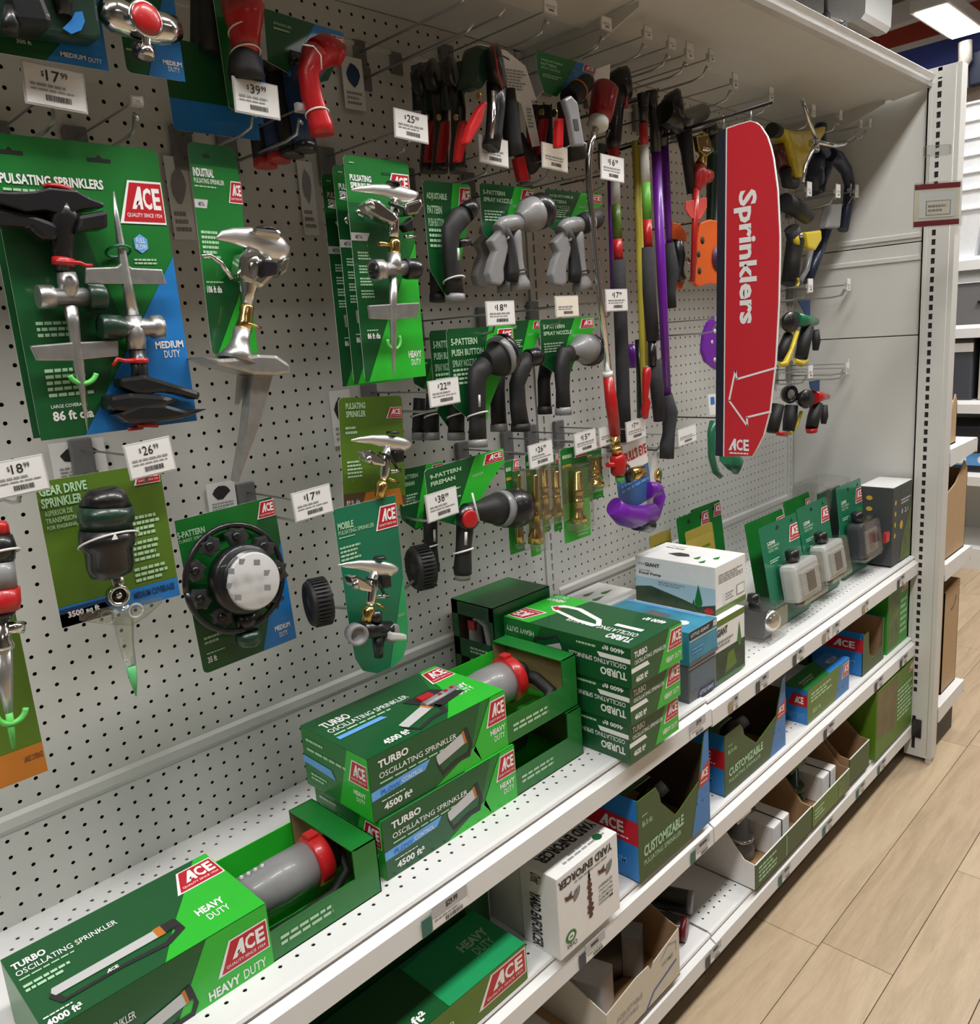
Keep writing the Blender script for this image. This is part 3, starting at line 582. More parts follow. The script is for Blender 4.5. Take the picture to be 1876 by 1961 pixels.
p.part('hose_inlet', ('s', CHROME, [(10, 890, 34), (12, 1010, 46), (14, 1040, 60), (14, 1060, 60)], -.05, 14), ('s', CHROME, [(40, 945, 34), (132, 940, 36)], -.055, 14), label='chrome hose inlet')
p.part('spike', ('s', CAST, [(20, 1060, 48), (30, 1250, 40), (50, 1420, 22)], -.045, 6, .6), ('s', LGREEN, [(50, 1420, 20), (62, 1500, 20), (76, 1620, 9)], -.045, 6, .6), ('r', LGREEN, (62, 1410), 74, 17, -.045, (0, 1, 0), 10, 170))
p.part('zip_tie', ('r', ZIP, (-5, 530), 104, 7, -.05, (0, .35, 1)))
hook((38, 913), -.245, '18.99', 'price label reading $18.99 at the left edge of the photo', w=100, h=64, tilt=-3)
# gear drive sprinkler
p = Prod('sprinkler', 'black gear drive sprinkler on an olive card, clear spike below', 'sprinkler', (620, 500), -.215, 'C')
g = p.card((190, 130), (1010, 760), OLIVE, roll=0, slots=False); g.rect(0, 0, 1, .14, SKY if False else BLUE, 2); g.poly([(0, 0), (.42, 0), (.36, .10), (.0, .09)], NAVY, 3); g.rect(0, .0, .36, .125, NAVY, 3); g.poly([(.36, 0), (.36, .125), (.45, .125)], NAVY, 3)
g.text('GEAR DRIVE', .02, .90, .38, .965, PALE, 4, True); g.text('SPRINKLER', .02, .82, .33, .885, PALE, 4, True); g.text('ASPERSOR DE', .03, .765, .24, .80, PALE, 4); g.text('TRANSMISION', .03, .715, .26, .75, PALE, 4); g.text('POR ENGRANAJE', .03, .665, .28, .70, PALE, 4)
g.badge(.755, .865, .985, 1.0, 4); g.text('3500 sq ft', .06, .045, .31, .10, WHT, 5, True); g.text('MEDIUM COVERAGE', .60, .06, .96, .11, NAVY, 5, True); g.small(.68, .50, .93, .66, 4, PALE, 4, 9); g.small(.66, .32, .93, .48, 4, PALE, 4, 10); g.small(.64, .17, .95, .29, 3, PALE, 4, 11)
g.build('front_print', p.root); d = -.05
p.part('sprinkler_head', ('s', BPLA, [(590, 160, 60), (592, 170, 92), (592, 200, 112), (592, 260, 138)], d, 24), ('s', DGPLA, [(594, 262, 146), (596, 345, 150), (596, 350, 138), (598, 390, 138)], d, 24), ('s', BPLA, [(598, 390, 146), (602, 480, 148), (610, 500, 128), (620, 600, 124), (628, 640, 112), (632, 660, 60)], d, 24), label='black ribbed sprinkler head')
p.part('range_mark', ('p', WHT, [(628, 452), (662, 446), (645, 410)], .001, d - .046), label='white arrow mark'); 
p.part('zip_tie', ('r', ZIP, (612, 455), 160, 6, d, (0, .42, 1)))
p.part('hose_inlet', ('s', CHROME, [(655, 660, 40), (662, 700, 34), (668, 740, 34)], d + .02, 14), ('l', CHROME, (670, 765), (0, -1, 0), [(-60, 56), (0, 60), (6, 58), (6, 44), (-10, 42)], d, 20), ('l', BPLA, (670, 765), (0, -1, 0), [(-12, 42), (-6, 40)], d, 20), ('l', CHROME, (670, 765), (0, -1, 0), [(-8, 20), (2, 16)], d, 14), label='chrome hose inlet')
SPK = clear('clear_spike', (.92, .96, .93), .35, .15); GSP = mat('green_translucent_plastic', (.12, .55, .2), .3, alpha=.85)
p.part('spike', ('s', SPK, [(680, 820, 56), (690, 900, 60), (712, 1050, 40), (735, 1160, 30)], d + .02, 6, .5), ('s', GSP, [(735, 1160, 30), (750, 1240, 22), (764, 1330, 3)], d + .02, 6, .5), ('p', SPK, [(445, 870), (600, 830), (700, 810), (905, 770), (908, 800), (820, 880), (740, 930), (600, 925), (450, 905)], .004, d + .02), label='clear plastic spike with a green tip')
p.part('washer', ('r', SPK, (605, 885), 38, 5, d + .012), ('r', LGPLA, (760, 850), 38, 8, d + .012))
hook((287, 877), -.244, '26.99', 'price label reading $26.99 above the gear drive sprinkler', w=86, h=62, tilt=-4)
# turret sprinkler
p = Prod('sprinkler', 'round black turret sprinkler with a light grey dial on a green and blue card', 'sprinkler', (1360, 700), -.18, 'C')
g = p.card((975, 335), (1640, 1020), GRN, slots=False, roll=-2); g.poly([(1, .70), (1, 0), (.62, 0)], BLUE, 1); g.poly([(0, .6), (.5, .5), (.9, 1), (0, 1)], GRN2, 1); g.text('5-PATTERN', .0, .885, .26, .925, PALE, 3, True); g.text('TURRET SPRINKLER', .0, .855, .32, .875, PALE, 3); g.badge(.79, .875, .99, .985, 3); g.text('MEDIUM', .78, .10, .95, .135, WHT, 3, True); g.text('DUTY', .82, .05, .91, .085, WHT, 3)
g.text('35 ft', .06, .06, .15, .10, WHT, 3, True); g.small(.06, .115, .25, .13, 1, PALE, 3); g.small(.06, .18, .24, .24, 2, PALE, 3); g.build('front_print', p.root); d = -.035
ax = (.05, -1, .1)
p.part('outer_ring', ('r', BPLA, (1325, 665), 300, 17, d, ax, 0, 360, 40), ('r', DGPLA, (1325, 665), 292, 12, d + .02, ax, 0, 360, 40))
pet = []; PET = mat('charcoal_plastic', (.030, .031, .034), .4, coat=.2)
for i in range(9):
    a = math.radians(i * 40 + 10); c0 = (1325 + 235 * math.cos(a), 665 - 235 * math.sin(a)); L = []
    for t, r in ((0, 34), (35, 62), (60, 50), (85, 66), (120, 52), (150, 66), (180, 40), (210, 66), (240, 52), (275, 66), (300, 50), (325, 62)): L.append((c0[0] + r * math.cos(a + math.radians(t)), c0[1] - r * math.sin(a + math.radians(t))))
    pet.append(('p', PET, L, .012, d + .004, .002)); pet.append(('l', BPLA, c0, ax, [(-4, 26), (14, 22), (16, 10)], d - .002, 12))
p.part('petal_jets', *pet)
p.part('dial', ('l', BPLA, (1370, 670), ax, [(-50, 195), (20, 200), (40, 185)], d - .01, 32), ('l', BPLA, (1390, 675), ax, [(30, 178), (50, 172)], d - .01, 32), ('l', LGPLA, (1396, 680), ax, [(45, 165), (62, 160), (66, 152)], d - .01, 36), label='light grey dial')
mk = []
for i in range(7):
    a = math.radians(-20 + i * 43); cx = 1396 + 112 * math.cos(a); cz = 680 - 112 * math.sin(a); b = 16
    mk.append(('p', GPLA, [(cx - b, cz - b), (cx + b, cz - b), (cx + b * (.2 if i % 2 else 1), cz + b), (cx - b, cz + b)], .002, d - .012 - .026))
p.part('spray_pattern_marks', *mk)
p.part('hose_inlet', ('s', BPLA, [(1375, 860, 66), (1380, 950, 52)], d, 16), ('s', DGPLA, [(1390, 960, 60), (1392, 985, 72), (1394, 1020, 72), (1394, 1045, 50)], d, 16))
hook((598, 963), -.206, '17.99', 'price label reading $17 above the round turret sprinkler', w=72, h=52, tilt=-3)
# product picture tags hanging on the pegboard behind hooks
def ptag(name, lb, c, y, w, h, pic=BLK):
    o = at(c[0], c[1], y); mb = MB(); mb.box((o.x - w / 2, y, o.z - h / 2), (o.x + w / 2, y + .0006, o.z + h / 2), LABELW); r = mb.build(name, None); tag(r, lb, 'tag')
    g = G((o.x - w / 2, y - .0002, o.z - h / 2), (w, 0, 0), (0, 0, h)); rn = random.Random(int(c[0])); pts = [(.5 + (.28 + .1 * rn.random()) * math.cos(a * .6), .66 + (.16 + .1 * rn.random()) * math.sin(a * .628)) for a in range(10)]
    g.poly(pts, pic, 1); g.small(.12, .08, .88, .36, 3, GREYP, 1, int(c[1])); g.build('picture_print', r)
ptag('picture_tag', 'small product picture tag on the pegboard left of the $26.99 label', (152, 880), -.006, .075, .055)
ptag('picture_tag', 'white picture tag with a blue photo on the pegboard under the canopy', (677, 160), -.012, .045, .085, NAVY)
ptag('picture_tag', 'picture tag behind the gap between the wide card and the chrome sprinkler', (345, 380), -.006, .035, .12, GREYP)
ptag('picture_tag', 'picture tag on the pegboard left of the olive sprinkler card', (655, 800), -.006, .045, .10)
ptag('picture_tag', 'picture tag behind the hook of the round turret sprinkler', (425, 952), -.006, .05, .05)
# ================= MIDDLE OF THE WALL =================
def pulsating(lb, y, d0=(0, 0)):
    p = Prod('sprinkler', lb, 'sprinkler', (560, 700), y, 'E', 'carded metal impact sprinklers on one hook'); return p
p = Prod('sprinkler', 'front card of the three tall green impact sprinkler cards, bright green lower corner', 'sprinkler', (560, 700), -.215, 'E', 'tall green impact sprinkler cards on one hook')
g = p.card((292, -12), (778, 1268), GRN2, slots=False, roll=.4); g.rect(0, .25, .55, 1, GRN, 1) if False else None
g.poly([(0, 0), (.25, 0), (.62, .5), (.5, .8), (0, .8)], GRN, 1); g.poly([(1, .64), (1, 0), (.06, 0), (.40, .25)], LIME, 2)
g.text('PULSATING', .06, .892, .38, .920, WHT, 3, True); g.text('SPRINKLER', .06, .860, .38, .887, WHT, 3, True); g.small(.07, .965, .14, .975, 1, PALE, 3); g.badge(.60, .845, .98, .945, 3)
g.poly([(0, .670), (.28, .670), (.23, .635), (0, .635)], LGPLA, 3); g.text('METAL', .06, .643, .17, .660, BLK, 4)
for i, y0 in enumerate((.55, .49, .435, .38)): g.small(.07, y0, .28, y0 + .04, 3, PALE, 3, i)
g.text('86 ft dia', .10, .195, .30, .222, WHT, 3, True); g.small(.1, .23, .28, .24, 1, PALE, 3); g.text('HEAVY', .73, .095, .95, .128, WHT, 3, True); g.text('DUTY', .77, .058, .93, .088, WHT, 3); g.small(.55, .93, .7, .95, 1, GRN, 2)
g.build('front_print', p.root); d = -.03
p.part('deflector', ('s', DEFL, [(340, 192, 4), (390, 190, 16), (460, 188, 26), (530, 195, 34), (600, 212, 46), (660, 226, 44), (705, 222, 26), (728, 212, 6)], d, 14, .6), label='chrome deflector hood')
p.part('cap', ('s', BPLA, [(585, 148, 42), (585, 160, 46)], d), label='black cap')
p.part('sprinkler_body', ('p', CHROME, [(395, 280), (430, 245), (480, 260), (570, 330), (600, 370), (560, 400), (490, 370), (420, 330)], .02, d, .004), ('s', CHROME, [(590, 250, 24), (590, 350, 30), (585, 430, 34), (583, 470, 32)], d), ('p', CHROME, [(630, 280), (720, 250), (735, 290), (700, 340), (640, 350)], .022, d, .004), ('s', BPLA, [(560, 270, 12), (640, 300, 12), (660, 340, 12)], d - .01), ('p', BPLA, [(620, 400), (680, 350), (690, 430), (650, 440)], .015, d, .003), ('s', CHROME, [(440, 260, 20), (470, 300, 20)], d - .015), ('s', CHROME, [(650, 465, 10), (710, 462, 12)], d))
p.part('pivot', ('s', BRASS, [(590, 478, 32), (590, 500, 36), (590, 545, 34), (588, 565, 30)], d), ('s', BRASS, [(500, 505, 14), (560, 508, 12)], d - .01), label='brass pivot and lever')
p.part('cast_body', ('s', CAST, [(588, 560, 38), (588, 620, 44), (592, 660, 44)], d), ('s', CAST, [(470, 660, 62), (520, 655, 60), (525, 655, 42), (660, 645, 42)], d), ('l', BPLA, (468, 662), (-1, 0, 0), [(-8, 44), (2, 44)], d))
p.part('valve_knob', ('s', BPLA, [(650, 650, 52), (656, 650, 60), (715, 650, 60), (725, 650, 50)], d))
p.part('spike', ('s', CAST, [(585, 700, 30), (582, 850, 26), (582, 950, 24), (585, 1100, 20), (585, 1280, 3)], d, 8, .7), ('p', CAST, [(435, 862), (730, 845), (722, 935), (615, 940), (560, 945), (445, 940)], .005, d, .0015))
p.part('clip', ('r', LGREEN, (588, 1065), 48, 9, d, (0, 1, 0), -30, 190))
for i, (yy, du) in enumerate(((-.172, 0), (-.128, 0))):
    copy_tree(p.root, (.012 + .01 * i, .046 * (i + 1), -.004 * (i + 1)), ['middle card of the three tall green impact sprinkler cards, mostly covered', 'rearmost card of the three tall green impact sprinkler cards, mostly covered'][i])
ptag('picture_tag', 'picture tag sticking out behind the tall green impact sprinkler cards', (590, 380), -.006, .03, .12, GREYP)
hook((787, 242), -.235, '25.99', 'price label reading $25 above the tall green impact sprinkler cards', w=60, h=48, tilt=3)
TRIG = 'carded trigger nozzles in the upper nozzle rows'
def cardtri(p, tl, br, y, title, stripe=LIME, heavy='HEAVY', roll=0, body=GRN, shape=None):
    g = p.card(tl, br, body, y=y, slots=False, roll=roll, pts=shape or [(0, .30), (.02, .22), (.28, .0), (.50, .02), (.56, .18), (.82, .55), (1, .78), (1, .98), (.95, 1), (.03, 1), (0, .97)])
    st = [(.50, .02), (.56, .18), (.82, .55), (1, .78), (1, .98), (.95, 1), (.62, 1), (.45, .35), (.30, .0)]
    g.poly([(.26, .02), (.50, .02), (.56, .18), (.82, .55), (1, .78), (1, .98), (.95, 1), (.62, 1)], stripe, 1); g.badge(.70, .80, .98, .97, 3, slant=.2)
    for i, t in enumerate(title): g.text(t, .05, .83 - .11 * i, min(.60, .05 + .042 * len(t) * (1 if i < 2 else .7)), .90 - .11 * i, PALE, 3, i < 2)
    g.small(.05, .42, .42, .60, 4, PALE, 3, 4); g.text(heavy, .56, .66, .70, .71, PALE, 3); g.build('front_print', p.root); return g
hook((945, 290), -.235, '18.99', 'price label reading $18 in front of the black nozzles with red triggers', w=52, h=46, tilt=3)
hook((1062, 302), -.235, None, 'cream price label next to the $18 label at the upper nozzles', w=46, h=42, paper=CREAM, tilt=3)
hook((1172, 323), -.235, '16.99', 'price label hanging just right of the chrome showerhead wand', w=42, h=42, tilt=2)
hook((958, 600), -.235, '18.99', 'price label reading $18 under the grey trigger nozzle with a round head', w=52, h=42)
hook((1085, 587), -.235, None, 'cream price label under the small grey trigger nozzle', w=42, h=36, paper=CREAM)
hook((1180, 575), -.235, '17.99', 'price label reading $17 in front of the black foam grip', w=40, h=38)
hook((850, 751), -.215, '22.99', 'price label reading $22 above the olive card with the chrome sprinkler', w=56, h=46, tilt=-2)
hook((846, 966), -.237, '38.99', 'price label reading $38 above the wheeled sprinkler card', w=58, h=50, tilt=-3)
hook((1035, 870), -.225, '26.99', 'price label reading $26 above the brass nozzle cards', w=44, h=42, tilt=-3)
hook((1120, 846), -.225, '15.99', 'price label reading $15 above the front brass nozzle card', w=40, h=38, tilt=-3)
hook((1165, 833), -.225, None, 'price label crossing the red grip of the chrome wand', w=36, h=34, tilt=-3)
hook((1217, 823), -.225, '7.99', 'price label in front of the black foam pole ends', w=36, h=36, tilt=-3)
hook((1315, 834), -.225, None, 'price label on its own, farthest along the row of brass nozzles', w=34, h=30, tilt=-3)
# K1 black handle thumb nozzle
def handle_nozzle(lb, view, y, card, title, handle, head, extra=(), slot=None, roll=0, grp=TRIG, stripe=LIME, hm=BRUB, cap=GPLA, tie=None, cardy=.018, tiem=ZIP):
    p = Prod('nozzle', lb, 'nozzle', handle[len(handle) // 2][:2], y, view, grp)
    if card: cardtri(p, card[0], card[1], y + cardy, title, stripe, roll=roll)
    p.part('handle', ('s', hm, handle, 0, 14, .8))
    h = handle[-1]; p.part('hose_connector', ('s', cap, [(h[0], h[1] - 4, h[2] * .98), (h[0] + 1, h[1] + 42, h[2] * .98)], 0, 16), label='grey hose connector')
    if head: p.part('nozzle_head', *head)
    if tie: p.part('zip_tie', ('r', tiem, tie[:2], tie[2], 5, 0, (0, .3, 1)))
    if slot: p.part('slide_switch', ('s', LGPLA, [(slot[0], slot[1], 9), (slot[0] + 2, slot[1] + 70, 9)], slot[2] if len(slot) > 2 else -.016, 8, .5))
    for e in extra: p.part(*e)
    return p
handle_nozzle('black nozzle with a long curved grip on the first card of the upper row', 'E', -.20, ((750, 135), (1075, 800)), ('ADJUSTABLE', 'PATTERN', 'PUSH BUTTON'), [(1010, 330, 50), (960, 360, 68), (915, 430, 62), (915, 560, 55), (930, 700, 58), (940, 800, 60)],
    (('s', BPLA, [(1000, 330, 56), (1030, 300, 52), (1050, 280, 44)], 0, 16),), slot=(960, 530, -.022), tie=(935, 715, 64), extra=(('push_button', ('s', BPLA, [(960, 505, 24), (1020, 490, 24)], 0)),))
copy = None
handle_nozzle('black nozzle grip hanging behind the curved black nozzle', 'E', -.16, None, (), [(880, 430, 56), (850, 520, 52), (840, 650, 52), (845, 800, 54)], None, cap=BRUB)
def trig(lb, y, ox, oy, head, card, title, k=1.0, grp=TRIG, bm=GPLA, tm=GPLA, view='E'):
    p = Prod('nozzle', lb, 'nozzle', (ox, oy + 100), y, view, grp)
    if card: cardtri(p, card[0], card[1], y + .02, title)
    T = lambda pts: [(ox + q[0] * k, oy + q[1] * k) + ((q[2] * k,) if len(q) > 2 else ()) for q in pts]
    p.part('body', ('s', bm, T([(-60, 0, 42), (-30, -35, 46), (20, -45, 48), (60, -45, 46)]), 0, 14), ('s', bm, T([(40, -40, 40), (48, 60, 34), (55, 180, 36), (60, 260, 46), (66, 300, 66), (70, 345, 70)]), 0, 14, .8), label='grey cast body')
    p.part('grip_inset', ('s', BRUB, T([(-30, -30, 28), (5, 50, 32), (20, 150, 36), (25, 240, 44), (20, 290, 40)]), -.006, 12, .9))
    p.part('trigger', ('p', tm, T([(-120, 60), (-70, 10), (-35, -40), (-15, -30), (0, 20), (5, 50), (-20, 120), (-45, 220), (-40, 290), (-60, 320), (-115, 310), (-130, 250), (-110, 170), (-90, 120)]), .018, 0, .005), ('s', CHROME, T([(-5, 40, 9), (0, 42, 9)]), -.012))
    p.part('zip_tie', ('r', BPLA, (ox + 60 * k, oy + 245 * k), 52 * k, 5, 0, (0, .3, 1)))
    if head == 'round':
        p.part('nozzle_head', ('s', bm, T([(60, -60, 48), (90, -75, 60), (110, -85, 92), (150, -100, 98), (160, -104, 92)]), 0, 22), ('s', BPLA, T([(150, -100, 100), (200, -120, 100), (210, -124, 84)]), 0, 22), label='round grey head with black rim')
    else:
        p.part('nozzle_head', ('s', BRUB, T([(50, -50, 50), (80, -55, 62), (110, -68, 62), (150, -85, 56), (162, -90, 40)]), 0, 18), ('s', LGPLA, T([(98, -63, 63.5), (102, -65, 63.5)]), 0, 18)); p.part('tip', ('s', BRASS, T([(160, -90, 20), (182, -98, 16)]), 0, 12), label='brass tip')
    return p
trig('grey trigger nozzle with a big round head in the upper card row', -.205, 1250, 430, 'round', ((1080, 150), (1425, 540)), ('5-PATTERN', 'SPRAY NOZZLE'))
q = trig('grey trigger nozzle half hidden behind the round headed grey nozzle', -.155, 1175, 440, 'slim', None, ())
trig('small grey trigger nozzle with a brass tip, right of the round headed one', -.205, 1612, 440, 'slim', ((1460, 185), (1800, 480)), ('ADJUSTABLE', 'PATTERN', 'SPRAY NOZZLE'), .98)
# lower nozzle row
LOWN = 'black grip nozzles in the lower card row'
handle_nozzle('black nozzle with a wide oval shower head on a green 5-pattern card', 'E', -.205, ((888, 1000), (1310, 1500)), ('5-PATTERN', 'PUSH BUTTON', 'SPRAY NOZZLE'), [(1120, 1210, 60), (1070, 1260, 66), (1065, 1350, 60), (1070, 1450, 56), (1072, 1560, 56), (1072, 1640, 60)],
    (('s', BRUB, [(1120, 1190, 60), (1170, 1180, 90), (1190, 1170, 110)], 0, 20, .9), ('s', GPLA, [(1190, 1165, 118), (1215, 1150, 122)], 0, 22, .9), ('s', BPLA, [(1215, 1150, 124), (1240, 1138, 118), (1245, 1135, 90)], 0, 22, .9)), slot=(1082, 1380, -.022), tie=(1072, 1495, 62), grp=LOWN)
handle_nozzle('black nozzle behind the oval shower head nozzle, 5-pattern card', 'E', -.15, ((790, 1010), (1120, 1560)), ('5-PATTERN', 'PUSH BUTTON', 'SPRAY NOZZLE'), [(960, 1300, 50), (950, 1400, 52), (950, 1520, 52), (948, 1600, 54)], None, tie=(950, 1500, 56), grp=LOWN)
handle_nozzle('second black grip farther behind the oval shower head nozzle', 'E', -.11, ((690, 1180), (900, 1330)), ('5-PATTERN',), [(815, 1330, 42), (810, 1450, 44), (808, 1600, 46)], None, tie=(810, 1500, 48), grp=LOWN)
handle_nozzle('rearmost black grip beside the $22 label, lower nozzle row', 'E', -.08, None, (), [(735, 1400, 38), (732, 1500, 40), (730, 1600, 42)], None, tie=(732, 1500, 44), grp=LOWN)
handle_nozzle('slim black nozzle with a small round tip, right of the oval shower head', 'E', -.19, ((1240, 955), (1460, 1200)), ('HEAVY',), [(1370, 1160, 46), (1330, 1230, 56), (1300, 1320, 52), (1305, 1440, 54), (1320, 1550, 58)],
    (('s', BPLA, [(1360, 1165, 48), (1410, 1160, 54), (1430, 1165, 40)], 0, 16), ('s', BRASS, [(1425, 1150, 12), (1442, 1142, 10)], -.01)), grp=LOWN, cap=BRUB)
handle_nozzle('plain black grip between the slim black nozzle and the oval shower head', 'E', -.15, None, (), [(1190, 1250, 50), (1185, 1350, 50), (1190, 1450, 50), (1195, 1550, 52)], None, grp=LOWN, cap=GPLA)
handle_nozzle('black nozzle with a bell shaped grey shower head, last in the lower row', 'E', -.205, ((1430, 945), (1760, 1240)), ('5-PATTERN', 'SPRAY NOZZLE'), [(1640, 1140, 42), (1570, 1150, 56), (1560, 1230, 54), (1565, 1350, 46), (1568, 1455, 50)],
    (('s', GPLA, [(1610, 1130, 40), (1640, 1120, 50), (1670, 1110, 80), (1720, 1120, 90)], 0, 22), ('s', BPLA, [(1715, 1120, 92), (1745, 1128, 88), (1750, 1130, 70)], 0, 22)), grp=LOWN, cap=GPLA)
handle_nozzle('black grip just left of the bell shaped shower head nozzle', 'E', -.165, None, (), [(1470, 1200, 44), (1455, 1300, 42), (1460, 1450, 44)], None, grp=LOWN, cap=BRUB)
# olive impact card
p = Prod('sprinkler', 'chrome impact sprinkler head on an olive card with a brown foot', 'sprinkler', (500, 500), -.17, 'F')
g = p.card((265, 205), (690, 780), OLIVE, slots=False, roll=4); g.poly([(0, 0), (1, 0), (1, .08), (.3, .17), (0, .17)], mat('brown_print', (.10, .06, .03), .5), 1); g.poly([(.25, 0), (.95, 0), (.9, .16), (.35, .16)], ORANGE, 2)
g.text('PULSATING', .10, .90, .40, .955, PALE, 3, True); g.text('SPRINKLER', .10, .83, .40, .885, PALE, 3, True); g.badge(.72, .80, .98, .90, 3); g.text('89 ft. dia.', .04, .07, .26, .11, WHT, 3); g.small(.08, .30, .34, .46, 5, PALE, 3, 2); g.small(.08, .68, .3, .76, 2, PALE, 3, 2)
g.build('front_print', p.root)
def impact(p, D, ox, oy, k=1.0, low=True):
    T = lambda pts: [(ox + q[0] * k, oy + q[1] * k) + ((q[2] * k,) if len(q) > 2 else ()) for q in pts]
    p.part('deflector', ('s', DEFL, T([(-176, 18, 4), (-130, 16, 16), (-60, 14, 26), (10, 22, 36), (70, 36, 46), (125, 46, 42), (160, 44, 24), (174, 40, 6)]), D, 14, .6), label='chrome deflector hood')
    p.part('cap', ('s', BPLA, T([(65, -35, 34), (65, -20, 40)]), D), label='black cap')
    p.part('sprinkler_body', ('p', CHROME, T([(-130, 80), (-90, 70), (-40, 95), (10, 130), (0, 170), (-60, 160), (-110, 130)]), .02, D, .004), ('s', CHROME, T([(30, 50, 26), (25, 140, 32), (15, 220, 28), (8, 250, 24)]), D), ('s', BPLA, T([(-10, 90, 9), (50, 110, 9), (90, 180, 9)]), D - .012), ('p', BPLA, T([(60, 80), (110, 70), (115, 140), (70, 150)]), .02, D, .003), ('s', CHROME, T([(50, 200, 12), (110, 195, 14)]), D), ('s', CHROME, T([(-80, 110, 20), (-70, 150, 20)]), D - .012))
    if low: p.part('pivot', ('s', BRASS, T([(5, 255, 30), (0, 285, 38), (-5, 310, 30), (-8, 345, 34)]), D), ('s', BRASS, T([(40, 240, 8), (100, 265, 8)]), D), label='brass pivot')
impact(p, -.035, 515, 415)
# wheeled sprinkler
p = Prod('sprinkler', 'mobile sprinkler on a rounded teal green card with a black wheel on each side', 'sprinkler', (480, 1400), -.205, 'F')
g = p.card((232, 835), (688, 1700), TEAL, slots=False, r=.045, pts=[(.0, 1), (1, 1), (1, .22), (.97, .12), (.86, .03), (.66, 0), (.40, 0), (.18, .05), (.08, .14), (.05, .3)][::-1])
g.poly([(1, .52), (1, .22), (.97, .12), (.86, .03), (.66, 0), (.62, .0)], LIME if False else mat('mid_teal_print', (.02, .36, .12), .42, coat=.25), 1); g.text('MOBILE', .04, .88, .28, .92, PALE, 3, True); g.text('PULSATING SPRINKLER', .04, .852, .60, .875, PALE, 3); g.small(.04, .83, .3, .842, 1, PALE, 3); g.badge(.62, .82, .99, .955, 3)
g.small(.04, .70, .38, .79, 4, PALE, 3, 4); g.text('86 ft dia', .10, .255, .30, .285, WHT, 3, True); g.small(.1, .29, .3, .30, 1, PALE, 3); g.text('HEAVY', .84, .28, .96, .30, PALE, 3); g.build('front_print', p.root)
impact(p, -.045, 440, 1140, 1.0)
p.part('inlet_body', ('s', BPLA, [(470, 1480, 50), (480, 1420, 40)], -.045), ('s', BPLA, [(400, 1530, 50), (560, 1530, 52)], -.045, 14), ('s', BPLA, [(495, 1560, 40), (500, 1690, 26)], -.045, 12), label='black inlet body')
p.part('hose_connector', ('l', GPLA, (375, 1560), (-.3, -1, 0), [(-60, 58), (20, 64), (24, 60), (24, 44), (0, 40)], -.05, 22), label='grey hose connector'); p.part('hose_connector', ('l', GPLA, (575, 1550), (.3, -1, 0), [(-60, 52), (20, 56), (24, 40)], -.05, 22), ('p', LGPLA, [(560, 1545), (650, 1555), (650, 1590), (560, 1590)], .012, -.07, .003), label='grey capped connector')
def wheel(nm, c, R, w, dy):
    o = p.at(c[0], c[1], dy); k = p.w[2] * pxm(o); mb = MB(); R *= k; w *= k; ax = V((-.95, .30, 0)).normalized()
    mb.lathe(o, ax, [(-w, R * .80), (-w * .92, R * .95), (w * .80, R * .97), (w, R * .90), (w, R * .80), (w * .7, R * .76), (w * .6, R * .3), (w * .9, R * .26), (w * .9, R * .10)], BRUB, 36)
    a = ax.cross(V((0, 0, 1))).normalized(); b = ax.cross(a)
    for i in range(36):
        t = i * 10; r = a * math.cos(math.radians(t)) + b * math.sin(math.radians(t)); tt = -a * math.sin(math.radians(t)) + b * math.cos(math.radians(t)); c0 = o + r * R
        mb.prism([c0 - ax * w * .8 - tt * R * .05, c0 + ax * w * .6 - tt * R * .05, c0 + ax * w * .6 + tt * R * .045, c0 - ax * w * .8 + tt * R * .045], r * R * .035, BRUB)
    return mb.build(nm, p.root)
wheel('wheel', (150, 1370), 138, 62, -.02); wheel('wheel', (745, 1170), 128, 56, .02)
p.part('axle', ('s', GPLA, [(150, 1390, 10), (480, 1420, 10), (700, 1250, 10)], .03))
# 9-pattern thumb nozzle
p = Prod('nozzle', 'black nozzle with a knurled turret head and a round red knob', 'nozzle', (1000, 1000), -.215, 'F')
cardtri(p, (760, 590), (1245, 830), -.195, ('9-PATTERN', 'FIREMAN'), roll=-3, heavy='HEAVY'); R_ = BRUB
p.part('handle', ('s', BRUB, [(1010, 830, 50), (1000, 920, 52), (990, 1060, 46), (985, 1180, 54), (985, 1210, 50)], 0, 16)); p.part('hose_connector', ('s', GPLA, [(985, 1195, 50), (985, 1240, 44)], 0, 16), label='grey hose connector')
p.part('nozzle_head', ('s', BRUB, [(1000, 850, 52), (1080, 840, 56), (1130, 835, 78), (1190, 830, 96)], 0, 22), ('s', GPLA, [(1190, 830, 104), (1225, 828, 108)], 0, 24), ('s', BPLA, [(1225, 828, 112), (1300, 825, 116), (1330, 825, 104)], 0, 16))
p.part('knob', ('l', BPLA, (1010, 880), (-.2, -1, 0), [(-10, 70), (30, 72)], -.01, 22), ('l', RPLA, (1010, 885), (-.2, -1, 0), [(30, 56), (44, 52), (46, 40)], -.01, 22), label='round red knob')
p.part('zip_tie', ('s', ZIP, [(1040, 740, 6), (1060, 820, 6), (1080, 900, 6)], -.055), ('r', ZIP, (990, 1075), 58, 6, 0, (0, .3, 1))); p.part('slide_switch', ('s', LGPLA, [(1005, 965, 11), (1003, 1040, 11)], -.05, 8, .5))
handle_nozzle('black grip hanging behind the turret head nozzle with the red knob', 'F', -.16, ((600, 610), (900, 900)), ('9-PATTERN', 'FIREMAN'), [(800, 800, 44), (798, 950, 46), (800, 1060, 44), (810, 1150, 44)], None, slot=(822, 950, -.02), tie=(795, 1050, 50), grp=None, cap=BRUB)
